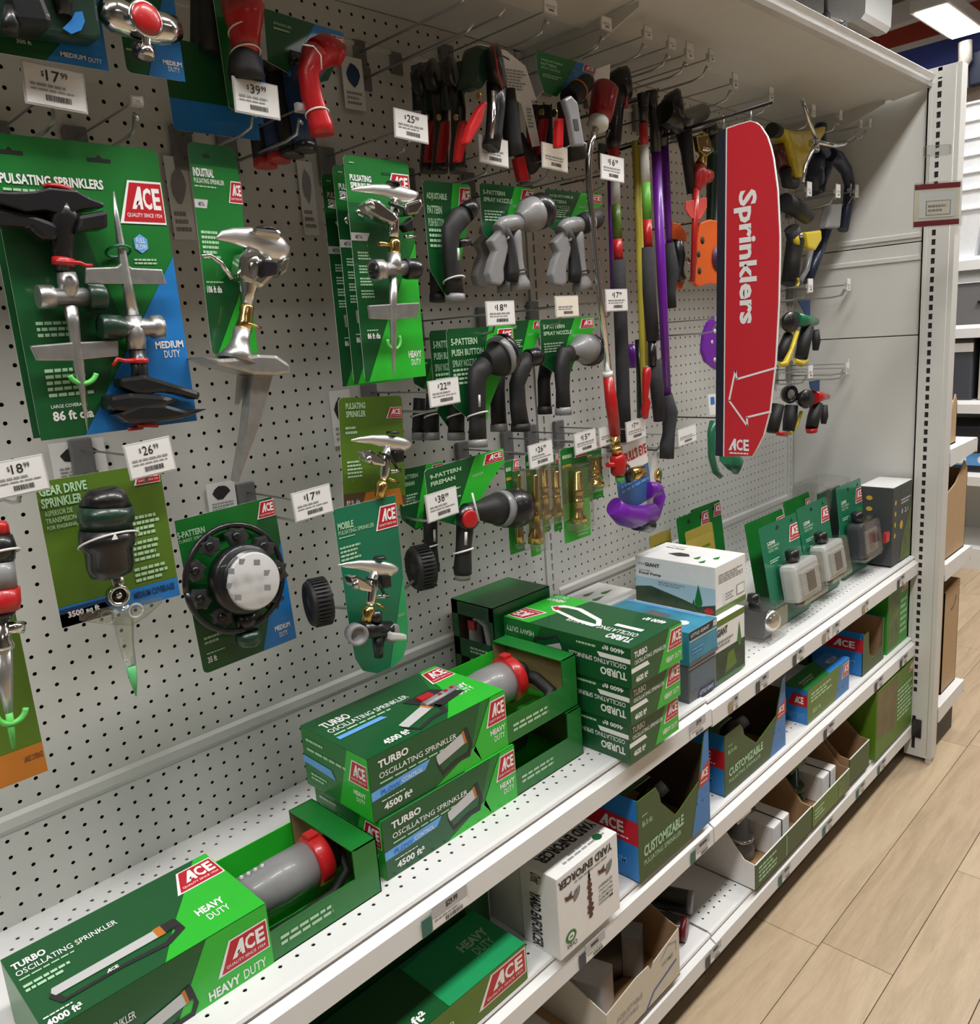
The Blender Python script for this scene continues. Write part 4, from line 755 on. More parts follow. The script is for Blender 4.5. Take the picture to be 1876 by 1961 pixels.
# brass nozzle cards
BR = 'brass twist nozzles on green cards'
def brass(lb, y, c, tl, br, L, k=1.0, view='F', m=LIME, flare=1.0):
    p = Prod('nozzle', lb, 'nozzle', c, y, view, BR); g = p.card(tl, br, GRN2, slots=False, r=.004); g.rect(0, 0, 1, .42, m, 1); g.badge(.5, .88, .98, 1.0, 3); g.small(.06, .88, .42, .95, 1, PALE, 3); g.rect(.05, .80, .38, .83, YELLOW, 3); g.text('TWIST', .55, .76, .85, .80, PALE, 3); g.small(.5, .03, .9, .06, 1, PALE, 3); g.build('front_print', p.root)
    u, v = c; w = 26 * k
    p.part('brass_barrel', ('s', BRASS, [(u, v - L / 2, w * .8), (u, v - L / 2 + 8, w), (u + 1, v - L * .15, w * 1.05), (u + 1, v - L * .12, w * 1.35), (u + 2, v - L * .08, w * 1.1), (u + 3, v + L * .06, w * 1.05), (u + 3, v + L * .08, w * 1.4), (u + 4, v + L * .11, w * 1.1), (u + 5, v + L * .30, w * 1.15 * flare), (u + 6, v + L * .38, w * 1.7 * flare), (u + 6, v + L * .5, w * 1.75 * flare)], -.014, 18), label='polished brass barrel')
    a = p.at(u - w * 2, v - L * .58, -.014); b = p.at(u + w * 2.4, v + L * .58, -.014)
    mb = MB(); mb.bbox((a.x, a.y - .016, b.z), (b.x, a.y + .012, a.z), CLEAR, .005); mb.build('blister', p.root, label='clear plastic blister'); return p
brass('brass twist nozzle on the bright green front card, largest of the brass ones', -.21, (1650, 760), (1548, 488), (1728, 980), 300, 1.1)
brass('small brass nozzle high on the card behind the front brass card', -.185, (1750, 620), (1690, 470), (1800, 760), 150, .95, flare=1.2)
brass('long brass nozzle left of the front brass card, second from it', -.20, (1525, 740), (1492, 520), (1562, 950), 260, .8)
brass('brass nozzle third from the front brass card, seen almost edge on', -.20, (1455, 740), (1430, 520), (1490, 960), 290, .9)
brass('long slender brass nozzle leaning on a narrow green card, lowest tip', -.215, (1405, 830), (1345, 520), (1440, 1090), 400, .7, flare=1.5)
brass('brass nozzle on the darkest green card, nearest the turret head nozzle', -.19, (1310, 830), (1225, 560), (1345, 1070), 400, .55, flare=1.0)
# big black trigger nozzles at the top
p = Prod('nozzle', 'large black nozzle with an oval face, red trigger and white printed card back', 'nozzle', (1150, 600), -.23, 'D')
g = p.card((1030, 225), (1420, 870), LABELW, y=-.20, slots=False, pts=[(.28, .60), (.55, .52), (.72, .45), (.84, 0), (.98, .02), (.90, .50), (1, .50), (.86, .85), (.55, .98), (.15, 1), (0, .96)], roll=-4)
g.small(.46, .58, .85, .80, 7, GREYP, 2, 7); g.small(.80, .2, .9, .42, 6, GREYP, 2, 5); g.poly([(.42, .94), (.58, .90), (.60, .88), (.44, .92)], DARKV, 2); g.build('back_print', p.root)
p.part('nozzle_head', ('l', BPLA, (1170, 400), (.55, -.75, .1), [(-50, 80), (0, 120), (30, 128), (50, 118), (54, 96)], -.02, 28), ('l', RPLA, (1170, 400), (.55, -.75, .1), [(24, 130), (32, 131)], -.02, 28), ('p', DGPLA, [(1030, 270), (1110, 290), (1120, 420), (1060, 530), (990, 510)], .04, -.005, .008), label='oval black spray face with thin red ring')
p.part('handle', ('s', BPLA, [(1180, 480, 60), (1180, 620, 54), (1165, 780, 50), (1150, 860, 54)], -.02, 14), ('s', CHROME, [(1165, 530, 20), (1165, 700, 14), (1155, 800, 10)], -.042, 8, .6), ('s', BRUB, [(1240, 520, 50), (1255, 650, 50), (1275, 830, 54), (1290, 900, 50)], .0, 14))
p.part('trigger', ('p', RPLA, [(1100, 590), (1115, 600), (1080, 720), (1010, 840), (985, 835), (1010, 740), (1060, 640)], .014, -.025, .004), label='red trigger'); p.part('brass_screw', ('s', BRASS, [(1075, 555, 20), (1080, 555, 20)], -.03))
for i, (u, lb) in enumerate(((960, 'black nozzle with red trigger, second in the bunch left of the white card back'), (860, 'black nozzle with red trigger, third in the bunch left of the white card back'), (790, 'black nozzle with red trigger, farthest left of the bunch by the $25 label'))):
    q = Prod('nozzle', lb, 'nozzle', (u, 650), -.19 + .05 * i, 'D', 'black nozzles with red triggers')
    q.part('nozzle_head', ('l', BPLA, (u - 40, 420 + i * 25), (.5, -.8, .1), [(-50, 60), (0, 95), (24, 95), (30, 70)], 0, 20), ('p', DGPLA, [(u - 100, 380), (u + 30, 350), (u + 60, 470), (u, 640), (u - 90, 640)], .004, .03))
    q.part('handle', ('s', BPLA, [(u - 20, 480, 50), (u, 640, 46), (u, 800, 42), (u - 6, 960, 50), (u - 6, 1000, 46)], 0, 12)); q.part('trigger', ('p', RPLA, [(u + 10, 700), (u + 40, 700), (u + 35, 840), (u + 10, 945), (u - 22, 940), (u - 10, 820)], .014, -.02, .004), label='red trigger')
    q.part('brass_screw', ('s', BRASS, [(u - 25 + 10, 680, 18), (u - 20 + 10, 680, 18)], -.03))
q = Prod('nozzle', 'black nozzle lying low with a dull red tail, below the $18 label', 'nozzle', (1330, 950), -.17, 'D'); q.part('handle', ('s', BRUB, [(1290, 800, 55), (1350, 920, 55), (1400, 980, 40)], 0, 12)); q.part('trigger', ('p', RPLA, [(1280, 920), (1330, 900), (1360, 1050), (1310, 1055)], .014, -.01, .003), label='dull red trigger')
# black/silver nozzle on blue card
p = Prod('nozzle', 'black and silver trigger nozzle with a brass tip on a green and blue card', 'nozzle', (1640, 750), -.23, 'D')
g = p.card((1410, 290), (1760, 615), GRN2, y=-.205, slots=False, pts=[(0, .5), (.1, .03), (.3, 0), (.40, .2), (.72, .60), (1, .88), (.97, 1), (0, 1)]); g.poly([(.38, .18), (.40, .2), (.72, .60), (1, .88), (.97, 1), (.68, 1)], BLUE, 1); g.badge(.76, .80, .98, .99, 3, slant=.2)
for i, t in enumerate(('ADJUSTABLE', 'PATTERN', 'SPRAY NOZZLE')): g.text(t, .06, .78 - .09 * i, .06 + .036 * len(t) * (1 if i < 2 else .72), .84 - .09 * i, PALE, 3, i < 2)
g.text('MEDIUM', .58, .70, .73, .74, PALE, 3); g.text('DUTY', .62, .64, .70, .68, PALE, 3); g.small(.08, .4, .4, .5, 2, PALE, 3); g.build('front_print', p.root)
mb = MB(); p.pl(mb, LABELW, [(1760, 400), (1840, 370), (1830, 560), (1720, 620), (1700, 560)], .001, .03); mb.build('card_back', p.root)
p.part('nozzle_head', ('s', BRUB, [(1600, 570, 60), (1660, 520, 56), (1700, 480, 50), (1712, 470, 40)], 0, 18), ('r', ORANGE, (1655, 520), 58, 5, 0, (.7, 0, .55))); p.part('tip', ('s', BRASS, [(1708, 475, 30), (1725, 462, 28)], 0, 14), label='brass tip')
p.part('handle', ('s', BRUB, [(1590, 590, 60), (1600, 700, 62), (1625, 830, 66), (1640, 930, 72)], 0, 16), ('p', mat('satin_silver', (.30, .30, .31), .35, .5), [(1560, 580), (1600, 555), (1640, 600), (1680, 850), (1620, 850), (1590, 680)], .012, -.045, .004), label='black grip with silver plate')
p.part('handle_print', ('p', BLK, [(1625, 690), (1650, 690), (1660, 755), (1635, 755)], .001, -.0515)); p.part('trigger', ('p', RPLA, [(1525, 690), (1560, 685), (1555, 860), (1520, 860)], .014, -.03, .004), label='red trigger')
p.part('brass_screw', ('s', BRASS, [(1515, 655, 22), (1520, 655, 22)], -.04)); p.part('zip_tie', ('r', ZIP, (1632, 862), 70, 5, 0, (0, .3, 1)))
for i, u in enumerate((1440, 1380)):
    q = Prod('nozzle', ['black nozzle with a red trigger right behind the silver plated one', 'black nozzle with a red trigger farther behind the silver plated one'][i], 'nozzle', (u, 700), -.17 + .05 * i, 'D', 'black nozzles with red triggers')
    q.part('handle', ('s', BRUB, [(u + 20, 620, 44), (u + 20, 760, 48), (u + 30, 960, 46)], 0, 12)); q.part('trigger', ('p', RPLA, [(u, 690), (u + 34, 690), (u + 10, 850), (u - 20, 900), (u - 25, 860)], .012, -.02, .003), label='red trigger'); q.part('brass_screw', ('s', BRASS, [(u, 650, 18), (u + 5, 650, 18)], -.025))
# long bare hooks and label ends under the canopy
for i, (uv, w, h) in enumerate((((1053, 12), .04, .024), ((1160, 45), .036, .022), ((1240, 62), .03, .022), ((1286, 83), .028, .022), ((1320, 98), .03, .034), ((1362, 107), .025, .026), ((1407, 155), .026, .034), ((1476, 180), .024, .032), ((1557, 212), .024, .030), ((1609, 220), .022, .026), ((1648, 237), .020, .022), ((1678, 240), .018, .024))):
    hook(uv, -.27 if i < 9 else -.25, None, 'small price label in the empty row under the canopy, number %s counted from the left' % ('one two three four five six seven eight nine ten eleven twelve'.split()[i]), w=w * .82, h=h * .9, grp='empty hooks under the canopy', z_up=-.004)
for i, (b, t_) in enumerate((((700, 150), (860, -10)), ((760, 120), (900, 30)), ((690, 100), (790, -5)))):
    A = at(*b, -.004); mb = MB(); mb.sweep([A, A + V((0, -.26, 0)), A + V((0, -.275, .008))], .0022, WIRE, 8); mb.bbox(A + V((-.014, 0, -.02)), A + V((.014, .004, .02)), PLATE, .002); tag(mb.build('peg_hook', None), ['bare wire hook under the canopy above the blue photo tag', 'bare wire hook second from the red pistol nozzle', 'bare wire hook nearest the red pistol nozzle'][i], 'hook', 'bare peg hooks')
# ================= WANDS, BANNER, RIGHT BAY =================
def wand(lb, y, c, grp='long handled spray wands'): return Prod('spray_wand', lb, 'wand', c, y, 'P', grp)
p = wand('chrome shower wand with red cup head, red grip and red valve', -.235, (1150, 500))
p.part('shower_head', ('s', mat('deep_red_plastic', (.30, .008, .012), .36, coat=.3), [(1160, 167, 14), (1160, 169, 25), (1158, 173, 26), (1152, 210, 24), (1148, 226, 22), (1147, 229, 12)], 0, 24), label='red cup shaped head'); p.part('collar', ('s', ZIP, [(1147, 228, 19), (1144, 240, 21), (1142, 247, 14)], 0, 20), label='white collar')
p.part('tube', ('s', CHROME, [(1141, 245, 6.5), (1131, 275, 6.5), (1126, 310, 6.5), (1127, 350, 6.5), (1135, 430, 6), (1148, 560, 6.3), (1164, 714, 7)], 0, 14), label='bent chrome tube'); p.part('grip', ('s', ZIP, [(1163, 712, 10), (1164, 721, 10)]), ('s', RPLA, [(1164, 721, 10), (1170, 770, 12), (1178, 832, 10.5)], 0, 16), label='red grip with white ring')
p.part('valve', ('s', BRASS, [(1178, 832, 9), (1180, 870, 9)]), ('s', BRASS, [(1180, 856, 12), (1180, 866, 12)], 0, 8), ('s', RPLA, [(1181, 870, 12), (1182, 876, 15), (1184, 905, 15), (1184, 911, 11)], 0, 14), ('s', RPLA, [(1163, 890, 5), (1200, 892, 5)]), label='red valve with brass coupling')
p.part('pole_end', ('s', LGREEN, [(1186, 911, 9), (1187, 922, 9)]))
FOAM = mat('black_foam', (.03, .03, .033), .85, 0, .3, 120, .3)
p = wand('wand with grey and green bands and black foam grip behind the $17 label', -.185, (1185, 500))
p.part('shower_head', ('l', BPLA, (1195, 160), (.6, -.7, .1), [(-30, 22), (-8, 30), (8, 30), (12, 24)], 0, 26), ('l', RPLA, (1205, 172), (.6, -.7, .1), [(-20, 26), (-12, 32), (-8, 32)], 0, 26), ('s', BPLA, [(1185, 170, 18), (1178, 210, 16), (1174, 270, 15), (1173, 285, 11)], 0, 14), label='round black shower head')
p.part('pole', ('s', RPLA, [(1174, 280, 12), (1177, 325, 9)], 0, 14), ('s', LGPLA, [(1177, 325, 9), (1179, 392, 9)], 0, 14), ('s', OLIVE, [(1179, 392, 9), (1182, 458, 9)], 0, 14), ('s', RPLA, [(1182, 458, 9), (1184, 500, 9)], 0, 14), label='banded pole')
p.part('grip', ('s', FOAM, [(1184, 498, 13), (1186, 560, 13), (1190, 660, 13), (1193, 760, 13), (1198, 850, 12)], 0, 16), label='black foam grip')
p = wand('thin dark purple pole behind the black foam grip wand', -.14, (1175, 450)); p.part('pole', ('s', PPLA, [(1166, 330, 4), (1172, 560, 4)], 0, 10))
p = wand('yellow pole with a ribbed surface left of the white banded wand', -.17, (1220, 500))
p.part('pole', ('s', mat('yellow_pole', (.52, .46, .06), .4), [(1215, 270, 6), (1222, 450, 6), (1230, 690, 5.5), (1233, 790, 4)], 0, 8), ('s', mat('yellow_pole'  , (0, 0, 0)), [(1223, 280, 4), (1231, 500, 4), (1238, 700, 3)], -.004, 8), label='yellow fibreglass pole'); p.part('end_cap', ('s', BPLA, [(1222, 650, 7), (1226, 720, 8), (1228, 800, 9)], .01, 12))
p = wand('wand banded white, green and red with a black grip and a red squeeze trigger', -.215, (1245, 500))
p.part('pole_top', ('s', BPLA, [(1231, 180, 12), (1232, 235, 8)], 0, 14)); p.part('pole', ('s', RPLA, [(1231, 236, 8.5), (1233, 278, 8.5)], 0, 14), ('s', ZIP, [(1233, 278, 8.5), (1236, 350, 8.5)], 0, 14), ('s', LGREEN if False else mat('leaf_green_band', (.12, .40, .04), .4), [(1236, 350, 8.5), (1239, 421, 8.5)], 0, 14), ('s', RPLA, [(1239, 421, 8.5), (1241, 475, 8.5)], 0, 14), label='banded pole')
p.part('grip', ('s', FOAM, [(1241, 474, 13), (1243, 560, 13), (1250, 652, 13)], 0, 16), ('s', BPLA, [(1248, 652, 8), (1249, 700, 9)], 0, 12), ('s', FOAM, [(1253, 690, 12), (1257, 740, 13), (1262, 806, 11)], 0, 16), label='black foam grip'); p.part('trigger', ('s', RPLA, [(1238, 703, 7), (1238, 715, 9), (1235, 760, 6), (1238, 770, 8), (1234, 790, 8), (1236, 801, 5)], -.02, 12), label='red squeeze trigger')
p = wand('bright purple wand with a black end grip, longest of the purple ones', -.20, (1268, 500))
p.part('shower_head', ('s', BPLA, [(1246, 175, 14), (1248, 215, 10), (1252, 240, 9), (1255, 292, 10)], 0, 14)); p.part('pole', ('s', PPLA, [(1256, 290, 9.5), (1266, 520, 9), (1277, 756, 8)], 0, 16), label='purple pole'); p.part('grip', ('s', FOAM, [(1277, 755, 10), (1283, 790, 15), (1280, 830, 12), (1277, 850, 14), (1276, 878, 14)], 0, 16), label='black end grip')
p = wand('shorter violet wand behind the bright purple one, ending in a black grip', -.16, (1278, 400))
p.part('shower_head', ('l', BPLA, (1290, 200), (.3, -.9, .2), [(-20, 16), (0, 24), (12, 24), (16, 16)], 0, 22), ('s', BPLA, [(1275, 210, 16), (1265, 240, 14), (1270, 280, 10)], 0, 12)); p.part('pole', ('s', PPLA, [(1272, 275, 8), (1277, 380, 7), (1281, 466, 6)], 0, 14)); p.part('grip', ('s', FOAM, [(1281, 465, 9), (1288, 520, 13), (1284, 560, 9), (1286, 590, 9)], 0, 14))
p = Prod('nozzle', 'coiled black hose nozzle cluster hanging above the purple wands', 'nozzle', (1300, 230), -.20, 'P')
p.part('nozzle_head', ('l', BPLA, (1292, 205), (.5, -.8, .1), [(-18, 24), (8, 32), (14, 28)], -.01, 22), ('s', BPLA, [(1270, 215, 22), (1300, 235, 20), (1345, 215, 16)], -.01, 14)); p.part('handle', ('s', BRUB, [(1305, 230, 18), (1315, 290, 12), (1325, 370, 10)], .01, 12))
# wand/handles: dark trigger under $9 label
p = Prod('nozzle', 'purple nozzle with a white and blue printed card, lowest of the wand group', 'nozzle', (1215, 960), -.215, 'H', 'carded purple nozzles')
g = p.card((290, 1440), (505, 1835), mat('pack_blue_print', (.05, .16, .42), .45), y=-.205, slots=False, roll=-8); g.rect(.1, .62, 1, 1, LABELW, 1); g.text("BULL'S EYE", .3, .76, .98, .90, RED, 3, True); g.small(.1, .38, .95, .58, 3, SKY, 3); g.rect(0, 0, 1, .12, LABELW, 2); g.small(.05, .03, .7, .10, 1, GREYP, 3)
g.build('front_print', p.root); p.part('nozzle_head', ('s', BRASS, [(400, 1610, 40), (470, 1590, 40)], -.02, 18), ('s', BPLA, [(380, 1560, 20), (395, 1650, 26)], -.03, 12), label='brass and black swivel head'); p.part('body', ('s', PPLA, [(300, 1800, 60), (350, 1850, 70), (440, 1870, 72), (540, 1840, 60)], 0, 16, .8), ('s', BPLA, [(430, 1900, 46), (520, 1915, 46)], 0, 14), ('s', PPLA, [(500, 1700, 50), (560, 1700, 46)], .01, 14), label='purple body')
p = Prod('nozzle', 'second carded purple nozzle, its white card seen nearly edge on', 'nozzle', (560, 1700), -.18, 'H', 'carded purple nozzles')
mb = MB(); a = p.at(545, 1450); b = p.at(490, 1850); mb.prism([a, p.at(575, 1480), p.at(545, 1720), b], (0, .0012, 0), LABELW); mb.build('backing_card', p.root); p.part('nozzle_head', ('l', BRASS, (565, 1610), (.3, -.9, 0), [(-20, 34), (14, 42), (20, 36)], 0, 20), ('l', GREENPLA, (565, 1610), (.3, -.9, 0), [(18, 26), (22, 24)], 0, 20), label='brass ring head'); p.part('body', ('s', PPLA, [(560, 1660, 30), (580, 1740, 36), (540, 1860, 40)], .01, 12))
for lb, y, pts in (('purple nozzle with a clear label behind the yellow pole', -.12, [(395, 830, 30), (415, 900, 34), (420, 960, 28)]),):
    q = Prod('nozzle', lb, 'nozzle', pts[1][:2], y, 'H'); q.part('body', ('s', PPLA, pts, 0, 14)); q.part('header_card', ('p', NAVY, [(440, 790), (470, 790), (475, 940), (445, 945)], .001, -.01), ('p', LGPLA, [(445, 950), (475, 950), (478, 1030), (450, 1040)], .001, -.01))
# black tripod rod with banner
rod = thing('sign_arm', 'thin black arm reaching out from the pegboard and carrying the red banner', 'bracket', (1.377, 0, Z0 + .79))
XB = 1.377; a = atx(1150, 300, XB); a.y = -.003; b = atx(1480, 195, XB); mb = MB(); mb.sweep([(XB, -.003, Z0 + .777), (XB, b.y, b.z)], .0035, mat('black_steel', (.015, .015, .017), .35, .5), 10); mb.build('arm', rod); mb = MB(); mb.bbox((XB - .02, -.008, Z0 + .74), (XB + .02, -.001, Z0 + .80), DWIRE, .003); mb.build('wall_bracket', rod)
bn = thing('banner_sign', 'tall red hanging sign reading Sprinklers with a white arrow and rounded outer edge', 'sign', atx(1420, 560, XB))
pts = [(1390.7, 245), (1415, 237), (1437, 231), (1448, 234), (1457, 241), (1470, 261), (1477, 282), (1482, 303), (1490, 364), (1494, 449), (1494, 492), (1492, 583), (1486, 694), (1475, 789), (1463, 834), (1451, 858), (1440, 873), (1385, 874)]
W3 = [atx(u, v, XB) for u, v in pts]; mb = MB(); mb.prism([q + V((.003, 0, 0)) for q in W3], (-.005, 0, 0), WHT); c = sum(W3, V((0, 0, 0))) / len(W3)
mb.build('sign_board', bn)
g = G((XB - .0022, 0, 0), (0, 0, -1), (0, -1, 0)); U = lambda u, v: (lambda q: (-q.z, -q.y))(atx(u, v, XB - .0022))
g.poly([((lambda t: t)(U(u + (1.6 if u < 1400 else -2.2 if u > 1441 else 0), v + (1.5 if v < 300 and u < 1456 else 0)))) for u, v in pts][::-1], mat('banner_red', (.60, .022, .035), .45, 0, .03, 10), 1)
a = U(1449, 360); b = U(1407, 622); g.text('Sprinklers', a[0], b[1], b[0], a[1], WHT, 4, True)
def line(p0, p1, w, m, k):
    a = V(U(*p0)); b = V(U(*p1)); d = (b - a).normalized() * w; n = V((-d.y, d.x)); g.poly([tuple(a - d * .5 - n), tuple(b + d * .5 - n), tuple(b + d * .5 + n), tuple(a - d * .5 + n)], m, k)
ar = [(1487, 704), (1411, 726), (1408, 709), (1396, 767), (1431, 816), (1430, 799), (1476, 788)]
for i in range(6): line(ar[i], ar[i + 1], .0022, WHT, 3)
g.build('front_print', bn)
g = G((XB - .0022, 0, 0), (0, -1, 0), (0, 0, 1)); q0 = atx(1397, 862, XB - .0022); q1 = atx(1434, 842, XB - .0022); g.acelogo(-q0.y, q0.z, q0.y - q1.y, q1.z - q0.z, WHT, 4); g.small(-q0.y, q0.z - .009, -q1.y, q0.z - .003, 1, WHT, 4); g.build('logo_print', bn)
mb = MB(); e = [atx(u, v, XB) for u, v in ((1376, 256), (1389.5, 247), (1384, 874), (1371, 872))]; mb.prism([q + V((.004, 0, 0)) for q in e], (-.008, 0, 0), mat('dark_edge_board', (.012, .016, .028), .5)); mb.build('dark_backing_strip', bn, label='dark navy strip along the wall edge')
for u, v in ((1384, 225), (1436, 212)):
    q = atx(u, v + 22, XB); r = atx(u, v - 4, XB); mb = MB(); mb.sweep([q, (q + r) / 2 + V((.004, 0, 0)), r], .0016, WIRE, 6); mb.build('hanging_clip', bn)
# ---- brass valve / orange sprinklers between the wands and the banner ----
p = Prod('sprinkler', 'red spike sprinkler with a brass head hanging left of the banner', 'sprinkler', (1335, 400), -.20, 'P', 'spike and base sprinklers left of the banner')
p.part('brass_head', ('s', BRASS, [(1345, 255, 8), (1346, 275, 11), (1346, 300, 8), (1340, 318, 12)], 0, 12), ('p', BRASS, [(1330, 262), (1352, 258), (1362, 290), (1350, 300), (1335, 290)], .012, -.006, .002), ('s', CHROME, [(1343, 285, 4), (1364, 288, 4)], -.01), label='brass impact head'); p.part('body', ('s', RPLA, [(1338, 316, 12), (1337, 335, 18), (1336, 352, 15), (1332, 362, 8)], 0, 16), ('s', RPLA, [(1340, 336, 14), (1356, 338, 13)], -.004, 14), label='red body')
p.part('spike', ('s', RPLA, [(1332, 360, 7), (1330, 430, 6), (1326, 540, 5)], 0, 8), label='red spike'); p.part('step_fin', ('p', mat('translucent_red', (.75, .10, .08), .3, alpha=.8), [(1311, 386), (1352, 378), (1352, 398), (1340, 420), (1322, 418), (1312, 402)], .004, 0, .001), label='translucent red fin')
def holes(p, pts, dy, m=DARKV): p.part('opening', *[('s', m, [(u, v, r), (u + .1, v, r)], dy, 8) if False else ('l', m, (u, v), (0, -1, 0), [(0, r), (.6, r)], dy, 12) for u, v, r in pts])
p = Prod('sprinkler', 'orange step base of a sprinkler with round holes, half behind the banner', 'sprinkler', (1350, 480), -.19, 'H', 'spike and base sprinklers left of the banner')
p.part('step_base', ('p', OPLA, [(815, 85), (870, 65), (930, 75), (935, 460), (860, 455), (800, 475), (765, 440), (790, 330), (790, 200)], .012, 0, .003)); holes(p, [(838, 190, 22), (815, 275, 18), (820, 375, 20)], -.0066); p.part('inner_ring', ('l', mat('plum_plastic', (.05, .01, .06), .5), (935, 300), (0, -1, 0), [(0, 75), (2, 75)], -.008, 24))
p = Prod('sprinkler', 'orange and black sprinkler behind the shorter violet wand', 'sprinkler', (1300, 480), -.15, 'H', 'spike and base sprinklers left of the banner')
p.part('step_base', ('p', OPLA, [(640, 80), (690, 90), (730, 150), (730, 200), (640, 185)], .012, 0, .003)); p.part('base_foot', ('p', OPLA, [(655, 440), (720, 440), (700, 490), (655, 490)], .012, 0, .003)); p.part('body', ('s', BPLA, [(680, 190, 34), (700, 280, 34), (690, 380, 32), (700, 430, 40)], -.005, 12), ('s', CHROME, [(740, 300, 14), (760, 330, 16)], -.005, 10), label='dark metal body')
p = Prod('sprinkler', 'dark green spike sprinkler in the shadow between brass head and banner', 'sprinkler', (1365, 330), -.16, 'P', 'spike and base sprinklers left of the banner'); p.part('body', ('s', DGPLA, [(1362, 255, 10), (1364, 300, 12), (1362, 400, 10), (1358, 460, 6)], 0, 10)); p.part('cap', ('s', BPLA, [(1358, 240, 14), (1362, 256, 14)], 0, 12))
p = Prod('sprinkler', 'flat purple oval sprinkler base with round holes left of the banner', 'sprinkler', (1358, 655), -.14, 'H'); p.part('base_plate', ('p', PPLA, [(900, 650), (935, 660), (940, 985), (900, 965), (850, 925), (828, 860), (838, 760), (865, 690)], .01, 0, .003)); holes(p, [(912, 742, 16), (895, 808, 14), (912, 915, 16)], -.0056, LGPLA)
p = Prod('sprinkler', 'dark green plastic sprinkler hanging from a small white tag below the purple oval', 'sprinkler', (1375, 850), -.16, 'H')
p.part('body', ('s', GREENPLA, [(905, 1290, 26), (890, 1350, 24), (892, 1500, 22), (915, 1590, 20), (945, 1620, 16)], 0, 12), ('s', GREENPLA, [(985, 1500, 50), (1030, 1540, 56), (1040, 1580, 30), (1040, 1605, 14)], .01, 14), label='dark green body'); p.part('tag', ('p', LABELW, [(868, 1125), (925, 1118), (930, 1240), (880, 1250)], .001, 0), ('p', BLUE, [(886, 1140), (908, 1138), (910, 1180), (888, 1184)], .001, -.001), label='white tag with blue mark')
for uv, w in (((1352, 625), .02), ((1300, 470), .02)): pass
hook((1378, 610), -.20, None, 'hook reaching out at the purple oval sprinkler', w=.012, h=.008)
# ---- cluster near the end wall ----
p = Prod('nozzle', 'yellow and dark grey nozzle with a yellow bell shaped body behind the chrome spinner', 'nozzle', (1530, 330), -.21, 'I', 'nozzles near the end wall')
p.part('body', ('p', YPLA, [(498, 885), (560, 905), (700, 900), (778, 868), (770, 920), (720, 1000), (660, 1100), (640, 1215), (590, 1225), (560, 1100), (530, 980)], .045, 0, .010), label='yellow body'); p.part('nozzle_head', ('s', BRUB, [(450, 890, 50), (500, 900, 40)], 0, 14), ('l', BPLA, (700, 985), (.2, -1, 0), [(10, 30), (30, 28)], 0, 18), ('s', mat('maroon_plastic', (.10, .01, .015), .35, coat=.3), [(490, 1000, 46), (520, 1100, 44), (545, 1190, 40)], .01, 14), ('s', BRUB, [(545, 1150, 40), (560, 1250, 40), (610, 1250, 40)], .0, 14))
p = Prod('nozzle', 'navy nozzle with curved legs hanging right of the chrome spinner', 'nozzle', (1600, 350), -.19, 'I', 'nozzles near the end wall')
NVP = mat('navy_plastic', (.012, .02, .05), .4, coat=.2); p.part('body', ('s', NVP, [(790, 850, 40), (780, 960, 44), (820, 1060, 40)], 0, 12), ('s', NVP, [(850, 1060, 48), (900, 1080, 50), (960, 1160, 40), (985, 1260, 34), (975, 1400, 36), (940, 1570, 36)], 0, 14), ('s', NVP, [(760, 1060, 60), (740, 1180, 70), (760, 1320, 60)], .02, 14)); p.part('leg', ('s', NVP, [(840, 1120, 34), (815, 1220, 26), (790, 1300, 24)], 0, 12)); p.part('holster', ('p', GPLA, [(830, 1400), (905, 1395), (890, 1560), (800, 1560)], .03, 0, .006), label='grey clip')
p = Prod('nozzle', 'dark nozzle with a yellow nut beside the banner edge', 'nozzle', (1525, 470), -.20, 'I', 'nozzles near the end wall')
p.part('body', ('s', BRUB, [(540, 1380, 60), (620, 1420, 60), (700, 1480, 50)], 0, 14), ('s', BRUB, [(590, 1560, 50), (620, 1650, 56), (600, 1780, 50), (600, 1900, 40)], 0, 14), ('p', YPLA, [(650, 1590), (760, 1575), (765, 1640), (720, 1715), (670, 1700)], .03, 0, .006)); p.part('button', ('l', CHROME, (605, 1615), (0, -1, 0), [(12, 16), (60, 14)], 0, 16), ('l', YPLA, (608, 1640), (0, -1, 0), [(10, 42), (44, 42)], 0, 20), label='chrome button on a yellow ring')
p = Prod('nozzle', 'dark teal nozzle with a yellow trigger below the yellow nut nozzle', 'nozzle', (1545, 500), -.17, 'J', 'nozzles near the end wall'); p.part('handle', ('s', BRUB, [(560, 200, 50), (540, 330, 48), (520, 470, 46)], 0, 12), ('s', GPLA, [(660, 250, 20), (630, 380, 22), (590, 460, 20)], 0, 10), ('s', NVP, [(760, 120, 34), (700, 300, 34), (640, 460, 30)], .02, 12)); p.part('trigger', ('r', YPLA, (572, 460), 24, 8, -.01, (0, 1, 0)))
p = Prod('nozzle', 'green and black trigger nozzle with yellow tipped legs near the end wall', 'nozzle', (1540, 640), -.215, 'J', 'nozzles near the end wall')
